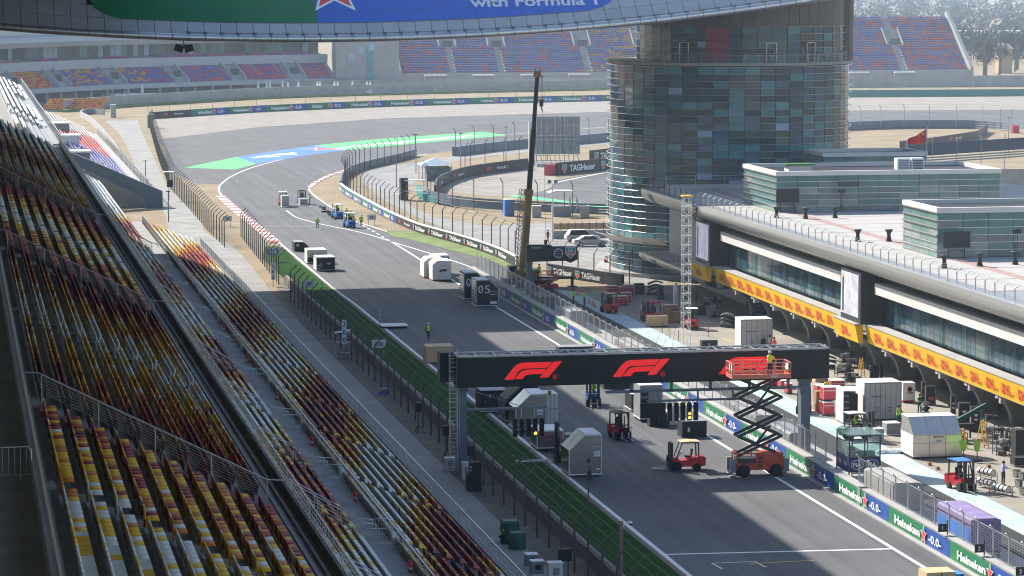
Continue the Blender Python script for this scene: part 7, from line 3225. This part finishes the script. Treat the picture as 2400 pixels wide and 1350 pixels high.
for px, py, w_, hh, lab in ((1195, 1272, 1.15, 1.5, 'machine under a dark green tarpaulin beside the catch fence, taller one'), (1212, 1286, 1.0, 1.1, 'low machine under a dark green tarpaulin, nearer one')):
    t = thing('covered_machine', lab, 'machine', (*G(px, py), 0))
    q = MB()
    n = 10
    for z, s in ((0, 1.05), (hh * .5, 1.0), (hh * .92, .92), (hh, .8)):
        for k in range(n):
            a = 2 * math.pi * k / n
            f = s * (1 + .06 * math.sin(k * 2.7 + z * 3))
            u, v = math.cos(a), math.sin(a)
            mm_ = max(abs(u), abs(v))
            q.v.append((u / mm_ * w_ / 2 * f, v / mm_ * w_ / 2 * f, z + .05 * math.sin(k * 3.1)))
    for i in range(3):
        for k in range(n):
            q.f.append([i * n + k, i * n + (k + 1) % n, (i + 1) * n + (k + 1) % n, (i + 1) * n + k])
            q.m.append(0)
    q.f.append([3 * n + k for k in range(n)])
    q.m.append(0)
    q.build('tarpaulin', M_tarp, t)
    q = MB()
    q.bb(-w_ * .4, w_ * .4, -w_ * .4, w_ * .4, 0, hh * .9)
    q.build('body', M_black, t)
q = MB()
for k in range(4):
    q.bb(-.35 + .1 * k, .4 + .05 * k, -.3, .3, .1 * k * 1.5, .1 * k * 1.5 + .12, k % 3)
o = q.build('chair_pile', [M_grey, M_bcov, M_purp])
o.location = (*G(894, 925), 0)
tag(o, 'small pile of blue and violet folded chairs beside the catch fence', 'chairs')
# camera poles
x, y = G(1455, 1405)
t = thing('camera_pole', 'thick brown pole with a white dome camera at the bottom edge over the grass', 'pole', (x, y, 0))
q = MB()
q.tube([(0, 0, 0), (0, 0, 4.75)], .125, 12)
q.build('pole', mat('weathered_pole', (.2, .17, .14), .8, var=.15, scale=2), t)
q = MB()
q.tube([(0, 0, 4.72), (0, 0, 4.77)], .13, 12)
q.build('cap', M_crt, t)
q = MB()
q.tube([(.1, 0, 4.35), (.3, 0, 4.6), (.5, 0, 4.7)], .035, 6)
q.lathe([(0, .1), (.12, .06), (.14, -.04), (.1, -.06)], (.55, 0, 4.6), 12)
q.build('dome_housing', M_white, t)
q = MB()
q.lathe([(.1, 0), (.08, -.09), (0, -.12)], (.55, 0, 4.54), 12)
q.build('camera_lens', M_black, t)
x, y = G(1378, 1402)
t = thing('mast_pole', 'thin steel mast with a small camera head in front of the near silver container', 'pole', (x, y, 0))
q = MB()
q.tube([(0, 0, 0), (0, 0, 6.), (0.02, 0, 8.4)], [.06, .05, .03], 8)
q.build('mast', M_post, t)
q = MB()
q.box((.05, 0, 7.4), (.25, .2, .5))
q.bar((0, 0, 7.1), (.15, 0, 7.9), .06)
q.box((0, 0, 8.3), (.16, .16, .2))
q.build('camera_head', M_black, t)
t = thing('shade_pole', 'pole with a small white flat roof and boxes beside the bend catch fence', 'pole', (*G(396, 470), 0))
q = MB()
q.bar((0, 0, 0), (0, 0, 4.6), .1)
q.build('pole', M_post, t)
q = MB()
q.bb(-.9, .9, -.6, .6, 4.6, 4.75)
q.build('roof', M_white, t)
q = MB()
q.bb(-.3, .6, -.3, .3, 2.2, 3.4)
q.build('monitor_box', M_black, t)
for px, py, hh, lab in ((395, 520, 4.5, 'thin dark lamp pole standing by the end of the grandstand'), (341, 414, 2.8, 'short lamp post between the path and the sunlit stand'), (929, 440, 5.2, 'slim lamp post on the service road inside the bend, left one'), (975, 405, 7., 'tall dark pole on the service road by the guard rail end'),
                        (1080, 402, 7., 'steel light pole left of the crane boom'), (1186, 380, 6.8, 'steel light pole beside the dry grass loop'), (2363, 362, 7.5, 'pale lamp post above the grey wall at the right edge')):
    t = thing('lamp_post', lab, 'lamp post', (*G(px, py), 0))
    q = MB()
    q.tube([(0, 0, 0), (0, 0, hh)], [.1, .07], 8)
    q.build('pole', M_grey, t)
    q = MB()
    q.box((0, 0, hh + .06), (.7, .3, .12))
    q.build('lamp_head', M_dsteel, t)
t = thing('light_pole', 'white pole with two small grey panels before the parked cars', 'pole', (*G(1295, 566), 0))
q = MB()
q.tube([(0, 0, 0), (0, 0, 8.)], .09, 8)
q.build('pole', M_white, t)
for e in (-.45, .45):
    q = MB()
    q.bb(e - .25, e + .25, -.05, .05, 8., 8.5)
    q.build('panel', M_grey, t)

# ---------------------------------------------------------------- things on the infield
t = thing('blue_cabin', 'bright blue cabin beside the guard rails left of the crane', 'cabin', (*G(1192, 507), 0))
q = MB()
q.bb(-.6, .9, 0, 1.4, 0, 2.5)
q.build('body', mat('cabin_blue', (.05, .2, .62), .5, var=.08), t)
q = MB()
q.bb(.05, .9, -.03, 0, .1, 2.4)
q.build('door', M_bluegrey, t)
q = MB()
q.bb(-.65, .95, -.05, 1.45, 2.5, 2.58)
q.build('roof', M_crt, t)
t = thing('marshal_post', 'small shelter with a pale blue pyramid roof and a dark wall on the service road', 'shelter', (*G(1024, 425), 0))
q = MB()
for x in (-2.6, 2.6):
    for y in (0, 4):
        q.bar((x, y, 0), (x, y, 2.9), .12)
q.build('post', M_grey, t)
q = MB()
q.add([(-2.9, -.3, 2.9), (2.9, -.3, 2.9), (2.9, 4.3, 2.9), (-2.9, 4.3, 2.9), (0, 2, 4.1)], [(0, 1, 4), (1, 2, 4), (2, 3, 4), (3, 0, 4), (3, 2, 1, 0)])
q.build('roof', mat('roof_blue_grey', (.42, .52, .58), .5), t)
q = MB()
q.bb(-1.6, 2.5, .2, 3.6, 0, 2.5)
q.build('wall', M_bluegrey, t)
t = thing('scaffold', 'grey scaffold table with a white top on the service road', 'scaffold', (*G(975, 470), 0))
q = MB()
for x in (-1.5, 1.5):
    for y in (0, 1.5):
        q.bar((x, y, 0), (x, y, 3.2), .08)
for z in (1.6, 2.4):
    q.bar((-1.5, 0, z), (1.5, 0, z), .07)
q.bar((-1.5, 0, 0), (1.5, 0, 1.6), .06)
q.build('frame', M_steel, t)
q = MB()
q.bb(-1.8, 1.6, -.1, 1.6, 3.2, 3.32)
q.bb(-1.8, 1.6, -.1, 1.6, 1.5, 1.58)
q.build('deck', M_white, t)
q = MB()
q.bb(-2.4, -1.2, .5, 2.2, 0, 3.6)
q.build('cabinet', M_black, t)
t = thing('billboard_frame', 'back of a large grey video wall with scaffold props beyond the crane boom', 'screen', (*G(1298, 388), 0))
for k in range(7):
    for j in range(4):
        q = MB()
        q.bb(-3.6 + 1.25 * k, -2.42 + 1.25 * k, 0, .3, 2.2 + 1.8 * j, 3.95 + 1.8 * j)
        q.build('panel', M_grey, t)
q = MB()
q.bb(-4.9, -3.7, .0, .3, .2, 8.6)
q.build('side_sheet', M_crt, t)
q = MB()
for k in range(5):
    x = -3.4 + 1.8 * k
    q.bar((x, -.2, 0), (x, -.2, 9.6), .14)
    q.bar((x, -.2, 6), (x + .6, -3.2, 0), .12)
for z in (1., 2., 5., 9.5):
    q.bar((-3.6, -.2, z), (5.2, -.2, z), .12)
q.bb(-4, 4, -3.6, -.5, 0, .6)
q.build('scaffold', M_steel, t)
for px, py, lab in ((1343, 499, 'grey booth under a white canopy behind the guard rails, near the cars'),):
    t = thing('canopy_booth', lab, 'booth', (*G(1318, 508), 0))
    q = MB()
    q.bb(-1.4, 1.4, 0, 1.5, 0, 1.6)
    q.build('booth', M_grey, t)
    q = MB()
    q.bar((0.4, .5, 1.6), (.4, .5, 3.7), .1)
    q.build('post', M_dsteel, t)
    q = MB()
    q.prism([(-2.2, 3.7), (2.1, 3.75), (1.6, 3.95), (-1., 4.0)], -.5, 1.8, 'Y')
    q.build('canopy', M_crt, t)
for px, lab in ((1332, 'white feather flag behind the guard rails, left one'), (1349, 'white feather flag behind the guard rails, right one')):
    t = thing('feather_flag', lab, 'flag', (*G(px, 506), 0))
    q = MB()
    q.bar((0, 0, 0), (.15, 0, 2.8), .06)
    q.build('pole', M_crt, t)
    q = MB()
    q.prism([(.05, .9), (.4, 1.2), (.4, 2.4), (.15, 3.), (.1, 2.8)], -.02, .02, 'Y')
    q.build('cloth', mat('lilac_cloth', (.55, .5, .7), .7), t)
for px, py, lab in ((1371, 510, 'white cabinet behind the guard rails'), (1258, 510, 'concrete block by the crane jib behind the guard rails'), (353, 300, 'teal cabin beside the start of the far catch fence'), (266, 276, 'white service cabinet at the top of the pale path')):
    t = thing('service_cabinet', lab, 'cabinet', (*G(px, py), 0))
    q = MB()
    q.bb(-.7, .7, 0, .8, 0.05, 1.7 if px > 1000 else 3.2)
    q.build('body', M_concl if px != 353 else M_tealb, t)
    q = MB()
    q.bb(-.75, .75, -.05, .85, 1.7 if px > 1000 else 3.2, 1.8 if px > 1000 else 3.35)
    q.build('lid', M_white, t)
root = thing('tan_fence', 'low fence with tan panels and dark posts behind the silver cars', 'fence')
a, b = G(1298, 546), G(1440, 541)
for k in range(9):
    x0, x1 = a[0] + (b[0] - a[0]) * k / 9, a[0] + (b[0] - a[0]) * (k + 1) / 9
    q = MB()
    q.bb(x0 + .05, x1, a[1], a[1] + .06, .5, 1.35)
    q.build('panel', M_tan, root)
    q = MB()
    q.bar((x0, a[1] - .05, 0), (x0, a[1] - .05, 1.6), .08)
    q.build('post', M_dsteel, root)
rebase(root, (*a, 0))
g = MB()
polyline_wall(g, GL([(1293, 560), (1440, 556)]), 1.1, .3)
tag(g.build('low_wall', M_concl), 'low pale wall behind the silver cars', 'wall')
# ---------------------------------------------------------------- far stands
fs = thing('far_grandstand', 'long far grandstand of violet and red seats with sloping white end walls behind the tower', 'grandstand')
A, B = Vector((*G(940, 206), 0)), Vector((*G(2272, 196), 0))
FX = (B - A).normalized()
FY = Vector((-FX.y, FX.x, 0))
LEN = (B - A).length


def fp(s, d, z):
    return tuple(A + FX * s + FY * d + Vector((0, 0, z)))


NR, DX, DZ, ZL = 25, .95, .72, 4.0
g = MB()
pr = [(0, 2.2), (0, ZL)]
for i in range(NR):
    pr += [(.6 + DX * i, ZL + DZ * i), (.6 + DX * (i + 1), ZL + DZ * i)]
pr += [(.6 + DX * NR, 2.2)]
n = len(pr)
vs = [fp(0, d, z) for d, z in pr] + [fp(LEN, d, z) for d, z in pr]
g.add(vs, [(i, i + 1, n + i + 1, n + i) for i in range(n - 1)] + [tuple(range(n)), tuple(range(n, 2 * n))[::-1]])
g.build('terrace', M_conc, fs)
g = MB()
for s0, s1 in ((0, LEN),):
    g.add([fp(s0, -.3, 2.4), fp(s1, -.3, 2.4), fp(s1, -.3, 4.6), fp(s0, -.3, 4.6), fp(s0, 0, 2.4), fp(s1, 0, 2.4), fp(s1, 0, 4.6), fp(s0, 0, 4.6)], [(0, 1, 2, 3), (3, 2, 6, 7), (1, 0, 4, 5)])
g.build('front_wall', M_concl, fs)
for s in (-1.1, LEN):
    g = MB()
    p = [(-.8, 1.), (-.8, 5.6), (NR * DX + 1, ZL + NR * DZ + 2), (NR * DX + 2, ZL + NR * DZ + .5), (NR * DX - 4, 13), (8, 4)]
    k = len(p)
    g.add([fp(s, d, z) for d, z in p] + [fp(s + 1.1, d, z) for d, z in p], [(i, (i + 1) % k, k + (i + 1) % k, k + i) for i in range(k)] + [tuple(range(k)), tuple(range(k, 2 * k))[::-1]])
    g.build('end_wall', M_concl, fs)
    for d in (1., 10., NR * DX - 1):
        g = MB()
        g.box(fp(s + .5, d, 2.5 + d * .3), (1., 1., 5 + d * .6), rz=math.atan2(FX.y, FX.x))
        g.build('column', M_concl, fs)
VO = [33, 60, 86, 112, 138, 163]
VO = [LEN * q for q in (.09, .175, .325, .43, .52, .64, .76, .885)]
pos, mi = [], []
for i in range(NR):
    s = 1.
    while s < LEN - .5:
        skip = any(abs(s - v) < 1.0 or (abs(s - v) < 3.2 and 11 < i < 19) for v in VO)
        if not skip:
            u = s / LEN
            amber = max(0, 1 - abs(u - .42) / .13)
            red = .22 + .5 * max(0, (u - .75) / .25) + .3 * max(0, .12 - u) / .12
            h1 = hsh(math.floor(s / 1.7) * 1.3, i * 3.1)
            c = 5
            if h1 < amber * .45:
                c = 7
            elif h1 > 1 - red * .75:
                c = 6
            pos.append(fp(s, .6 + DX * i + .5, ZL + DZ * i))
            mi.append(c)
        s += .6
sb = MB()
sb.bb(-.27, .27, .15, .25, .1, .6)
sb.bb(-.27, .27, -.25, .15, .34, .42)
mass('seat_rows', [(sb, pos, mi)], SEATC, fs)
for v in VO:
    i0 = 12
    g = MB()
    for e in (-2.9, 2.6):
        g.add([fp(v + e + a, d, z) for a in (0, .3) for d, z in ((.6 + DX * 12, ZL + DZ * 11.5), (.6 + DX * 12, ZL + DZ * 13.2), (.6 + DX * 19, ZL + DZ * 20.2), (.6 + DX * 19, ZL + DZ * 18.5))],
              [(0, 1, 2, 3), (7, 6, 5, 4), (0, 4, 5, 1), (1, 5, 6, 2), (2, 6, 7, 3)])
    g.build('vomitory_wall', M_concl, fs)
    g = MB()
    g.add([fp(v - 1.6, .6 + DX * 12.2, ZL + DZ * 11), fp(v + 1.6, .6 + DX * 12.2, ZL + DZ * 11), fp(v + 1.6, .6 + DX * 12.4, ZL + DZ * 14.8), fp(v - 1.6, .6 + DX * 12.4, ZL + DZ * 14.8)], [(0, 1, 2, 3)])
    g.build('vomitory_opening', M_dsteel, fs)
    for k in range(8):
        g = MB()
        g.box(fp(v + .9, .6 + DX * (k * 1.4 + .5), ZL + DZ * (k * 1.4) + .1), (.5, .6, .4), rz=math.atan2(FX.y, FX.x))
        g.build('step_edge', M_white, fs)
g = MB()
s = 3.
while s < LEN:
    g.bar(fp(s, 2, 0), fp(s, 2, 4.), .4)
    s += 9.5
g.add([fp(0, 9, 0), fp(LEN, 9, 0), fp(LEN, 9, 5), fp(0, 9, 5)], [(0, 1, 2, 3)])
g.build('undercroft', M_bluegrey, fs)
g = MB()
s = 0
while s < LEN:
    g.bar(fp(s, NR * DX + .8, ZL + NR * DZ), fp(s, NR * DX + .8, ZL + NR * DZ + 1.6), .1)
    s += 4
g.bar(fp(0, NR * DX + .8, ZL + NR * DZ + 1.5), fp(LEN, NR * DX + .8, ZL + NR * DZ + 1.5), .1)
g.build('top_rail', M_grey, fs)
rebase(fs, tuple(A))
q = MB()
polyline_wall(q, [tuple(A + FX * s_ - FY * 26)[:2] for s_ in (-70, LEN + 40)], 3.6, .4)
tag(q.build('concourse_wall', M_conc), 'long plain grey wall in front of the far grandstand', 'wall')
for k in range(11):
    s = LEN * (.055 + k * .082)
    t = thing('white_stall', 'row of white table tops under the far grandstand, number %s from the left' % 'one two three four five six seven eight nine ten eleven'.split()[k], 'tables', fp(s, -5, 0), math.atan2(FX.y, FX.x), 'white table rows under the far grandstand')
    q = MB()
    for j in range(6):
        q.bb(-3.6 + 1.2 * j, -2.6 + 1.2 * j, 0, 1, 3.9, 4.3)
    q.build('table_tops', M_white, t)
    q = MB()
    q.bb(-3.6, 3.5, .2, .8, 0, 3.9)
    q.build('base', M_grey, t)

# curved building at the left end of the run-off
cb = thing('curved_stand_building', 'curved far building with glazed upper floor and bays of amber, violet and red seats', 'building')
ARC = smoothline(GL([(-120, 262), (60, 243), (230, 232), (420, 224), (620, 217), (792, 213)]), 4)
CL = length(ARC)
M_gband = mat('grey_band', (.4, .42, .44), .6, var=.08, scale=.2)


def ap(s, d, z):
    p, dd = along(ARC, max(0, min(CL - .01, s)))
    nn = Vector((dd.y, -dd.x, 0))
    return tuple(p - nn * d + Vector((0, 0, z)))


def strip(name, prof, m, s0=0., s1=None, n=24):
    s1 = CL if s1 is None else s1
    q = MB()
    k = len(prof)
    for i in range(n + 1):
        for d, z in prof:
            q.v.append(ap(s0 + (s1 - s0) * i / n, d, z))
    for i in range(n):
        for j in range(k - 1):
            q.f.append([i * k + j, (i + 1) * k + j, (i + 1) * k + j + 1, i * k + j + 1])
            q.m.append(0)
    q.f.append(list(range(k)))
    q.m.append(0)
    q.f.append([n * k + j for j in range(k)][::-1])
    q.m.append(0)
    return q.build(name, m, cb)


strip('undercroft', [(5, 0), (5, 3.6)], M_bluegrey)
strip('front_beam', [(5, 2.6), (-.3, 2.6), (-.3, 3.9), (.4, 3.9)], M_gband)
strip('terrace', [(.4, 3.6), (8.2, 8.6)], M_conc)
strip('upper_parapet', [(8.4, 8.4), (7.4, 8.6), (7.2, 11.2), (7.8, 11.2), (7.9, 10.6), (14, 11.6)], M_gband)
strip('glazing', [(14, 11.6), (14, 15.4)], M_dsteel)
strip('roof_band', [(15, 15.2), (6.5, 15.3), (5.4, 16.8), (6, 18.2), (9, 18.8)], M_gband)
strip('upper_cladding', [(9, 18.6), (9.3, 24)], M_panel)
R4 = random.Random(11)
s = 2.
while s < CL - 2:
    w_ = 2.1
    q = MB()
    q.add([ap(s, 13.9, 11.7), ap(s + w_ * .92, 13.9, 11.7), ap(s + w_ * .92, 13.9, 15.2), ap(s, 13.9, 15.2)], [(0, 1, 2, 3)])
    q.build('window_pane', GLASS[R4.choices((0, 1, 2, 3, 5), (1, 2, 2, .6, 1.2))[0]], cb)
    s += w_
VB = [CL * q for q in (.16, .285, .41, .545, .68, .805, .925)]
pos, mi = [], []
R5 = random.Random(4)
for i in range(11):
    s = 1.
    while s < CL - 1.5:
        if all(abs(s - v) > 3.4 for v in VB):
            u = s / CL
            c = 7 if u < .38 else 5 if u < .72 else 6
            r = hsh(math.floor(s / 1.4), i * 2.3)
            if u < .38:
                c = 7 if r < .6 else 6
            elif u < .62:
                c = 5 if r < .6 else 7
            elif u < .8:
                c = 5 if r < .62 else 6
            else:
                c = 6 if r < .6 else 5
            pos.append(ap(s, 1.0 + .66 * i, 3.95 + .42 * i))
            mi.append(c)
        s += .62
for i in range(2):
    s = 1.
    while s < CL - 1.5:
        if hsh(math.floor(s / 9), 5) < .7:
            u = s / CL
            pos.append(ap(s, 10 + .7 * i, 11.1 + .3 * i))
            mi.append(7 if u < .4 and hsh(s, i) < .5 else 6 if hsh(s, i) < .5 else 5)
        s += .62
mass('seat_rows', [(sb, pos, mi)], SEATC, cb)
for v in VB:
    q = MB()
    for e in (-2.6, 2.2):
        q.add([ap(v + e + a, d, z) for a in (0, .35) for d, z in ((.6, 3.9), (.6, 5.2), (8, 9.9), (8, 8.4))], [(0, 1, 2, 3), (7, 6, 5, 4), (0, 4, 5, 1), (1, 5, 6, 2), (2, 6, 7, 3)])
    q.build('vomitory_wall', M_gband, cb)
    q = MB()
    q.add([ap(v - 1.5, 3.2, 4.6), ap(v + 1.5, 3.2, 4.6), ap(v + 1.5, 3.4, 7.4), ap(v - 1.5, 3.4, 7.4)], [(0, 1, 2, 3)])
    q.build('vomitory_opening', M_dsteel, cb)
for k in range(26):
    q = MB()
    s = CL * (k + .5) / 26
    c = ap(s, 1.5, 1.4)
    q.box(c, (.8, .8, 2.8))
    q.build('column', M_gband, cb)
rebase(cb, ARC[12] + (0,))
t = thing('end_block', 'tall grey concrete block with a glazed strip left of the far grandstand', 'building', (*G(835, 213), 0))
q = MB()
q.bb(-6.5, 13.5, 0, 14, 0, 15.5)
q.bb(-6.5, -3, -.6, 0, 4, 15)
q.build('body', M_conc, t)
q = MB()
q.bb(3.2, 5.4, -.1, 0, 1, 13)
q.build('glazed_strip', GLASS[0], t)
q = MB()
for x0, z0 in ((-2.5, 9.5), (.5, 11.5), (4, 12.5)):
    q.bb(x0, x0 + 2, -.12, 0, z0, z0 + 2.3)
q.build('window', GLASS[5], t)
# white tables and closed parasols before the curved building
for k, px in enumerate((231, 262, 300, 333, 605, 625, 633, 662, 675, 700, 744, 750, 784, 792, 826, 860, 868)):
    t = thing('closed_parasol', 'closed white parasol before the far curved building, number %s from the left' % ('one two three four five six seven eight nine ten eleven twelve thirteen fourteen fifteen sixteen seventeen'.split()[k]), 'parasol', (*G(px, 222 + (6 if px < 400 else 0)), 0), 0, 'closed white parasols before the curved building')
    q = MB()
    q.bar((0, 0, 0), (0, 0, 4.), .12)
    q.build('pole', M_grey, t)
    q = MB()
    q.lathe([(.35, 1.0), (.5, 1.5), (.3, 3.2), (.05, 4.2)], n=8)
    q.build('canopy', M_white, t)
q = MB()
for k in range(40):
    px = 220 + k * 7 if k < 20 else 600 + (k - 20) * 14
    c = G(px, 223 + (6 if px < 400 else 0))
    q.box((c[0], c[1], .9), (1.6, 1.6, .9), rz=k)
o = q.build('covered_tables', M_white)
o['kind'] = 'stuff'
tag(o, 'crowd of white covered tables before the far curved building', 'tables')
q = MB()
polyline_wall(q, smoothline(GL([(150, 262), (300, 250), (420, 243), (600, 232), (900, 222), (1430, 210)]), 3), 3.2, .4)
tag(q.build('concourse_wall', M_conc), 'long low grey wall in front of the curved building', 'wall')
q = MB()
pts = smoothline(GL([(150, 262), (300, 250), (420, 243), (600, 232), (900, 222), (1430, 210)]), 3)
polyline_wall(q, [(p[0], p[1] - 3) for p in pts], .7, 2.2)
o = q.build('hedge', M_turf2)
tag(o, 'low dull green hedge along the foot of the far grey wall', 'hedge')
# stray small stand and walls left of the path
t = thing('small_stand', 'small bank of amber and pink seats below the curved building', 'stand', (*G(165, 262), 0))
pos, mi = [], []
q = MB()
for i in range(6):
    q.bb(-8 + 1. * i, 9, i * .9, i * .9 + .9, 0, .5 + .45 * i)
    for j in range(26):
        pos.append((-7 + .6 * j + 1. * i * .4, i * .9 + .5, .5 + .45 * i))
        mi.append(7 if hsh(i, j) < .7 else 6)
q.build('terrace', M_conc, t)
mass('seat_rows', [(sb, pos, mi)], SEATC, t)
q = MB()
polyline_wall(q, smoothline(GL([(245, 270), (205, 268), (190, 275), (215, 290), (260, 340), (300, 400), (345, 440)]), 4), 1.5, .3)
tag(q.build('winding_wall', M_concl), 'low pale winding wall between the sunlit stand and the path', 'wall')

# ---------------------------------------------------------------- trees and haze
R6 = random.Random(21)
leafm = [mat('leaf_a', (.022, .032, .02), 1., var=.3, scale=.3, spec=0.), mat('leaf_b', (.045, .05, .033), 1., var=.3, scale=.3, spec=0.)]
barkm = mat('bark', (.12, .1, .08), .9)


def clumps(q, cx, cy, cz, rx, rz_, n, s, mi):
    for _ in range(n):
        a, b = R6.uniform(0, 6.283), R6.uniform(-1, 1)
        r = R6.random() ** .4
        c = Vector((cx + rx * r * math.cos(a) * math.sqrt(1 - b * b), cy + rx * r * math.sin(a) * math.sqrt(1 - b * b), cz + rz_ * r * b))
        u = Vector((R6.uniform(-1, 1), R6.uniform(-1, 1), R6.uniform(-1, 1))).normalized() * s * R6.uniform(.5, 1.2)
        v = u.orthogonal().normalized() * s * R6.uniform(.5, 1.)
        q.add([c - u, c - v * .6, c + u, c + v], [(0, 1, 2, 3)], mi if R6.random() < .7 else 1 - mi)


for k in range(26):
    px = 2275 + (k * 37) % 150 if k < 20 else 2050 + k * 11
    py = 150 + (k * 29) % 38 if k < 20 else 140
    x, y = G(px, py)
    hh = R6.uniform(9, 15)
    t = thing('tree', 'hazy bare branched tree beyond the far grandstand' if k else 'hazy bare branched tree nearest the end wall of the far grandstand', 'tree', (x, y, 0), 0, 'hazy trees beyond the far grandstand')
    q = MB()
    q.tube([(0, 0, 0), (.2, 0, hh * .5), (.1, .2, hh)], [.28, .18, .05], 5)
    for j in range(9):
        a = R6.uniform(0, 6.28)
        z = hh * R6.uniform(.35, .8)
        q.tube([(.1, 0, z), (.1 + 2.2 * math.cos(a), 2.2 * math.sin(a), z + hh * .25)], [.1, .03], 4)
    q.build('trunk', barkm, t)
    q = MB()
    for j in range(6):
        a = R6.uniform(0, 6.28)
        clumps(q, 1.8 * math.cos(a), 1.8 * math.sin(a), hh * R6.uniform(.5, .9), 1.9, 1.6, 60, .3, j % 2)
    q.build('crown', leafm, t)
q = MB()
for k in range(900):
    px, py = R6.uniform(-200, 2600), R6.uniform(-30, 150)
    if px < 2000:
        px = R6.uniform(1960, 2600)
    x, y = G(px, py)
    if y > 5200:
        continue
    hh = R6.uniform(5, 12) * (1 if py > 60 else 1.3)
    clumps(q, x, y, hh * .55, hh * .55, hh * .5, 30, hh * .14, k % 2)
o = q.build('far_woods', leafm)
o['kind'] = 'stuff'
tag(o, 'hazy far woods beyond the grandstand at the right', 'woods')
for px, py, w_, hh, d_, lab, m in ((2358, 172, 4.5, 9, 6, 'pale house wall among the hazy trees at the right edge', M_tan), (2300, 105, 30, 5, 14, 'long low white roofed shed far behind the trees', M_white), (2390, 105, 34, 5, 14, 'long low white shed at the far right edge behind the trees', M_white)):
    t = thing('far_house', lab, 'house', (*G(px, py), 0))
    q = MB()
    q.bb(-w_ / 2, w_ / 2, 0, d_, 0, hh)
    q.build('wall', m, t)
    q = MB()
    q.prism([(-w_ / 2 - .5, hh), (w_ / 2 + .5, hh), (w_ / 2 - 2, hh + 2), (-w_ / 2 + 2, hh + 2)], -.5, d_ + .5, 'Y')
    q.build('roof', M_crt, t)
hz = MB()
hz.bb(-3600, 4600, -450, 9100, -1., 60.)
hm = bpy.data.materials.new('haze')
hm.use_nodes = True
n = hm.node_tree
n.nodes.remove(n.nodes['Principled BSDF'])
pv = n.nodes.new('ShaderNodeVolumePrincipled')
pv.inputs['Color'].default_value = (.74, .87, 1., 1)
pv.inputs['Density'].default_value = .0002
pv.inputs['Anisotropy'].default_value = .0
n.links.new(pv.outputs[0], [q for q in n.nodes if q.type == 'OUTPUT_MATERIAL'][0].inputs['Volume'])
hz.build('haze', hm, kind='stuff')
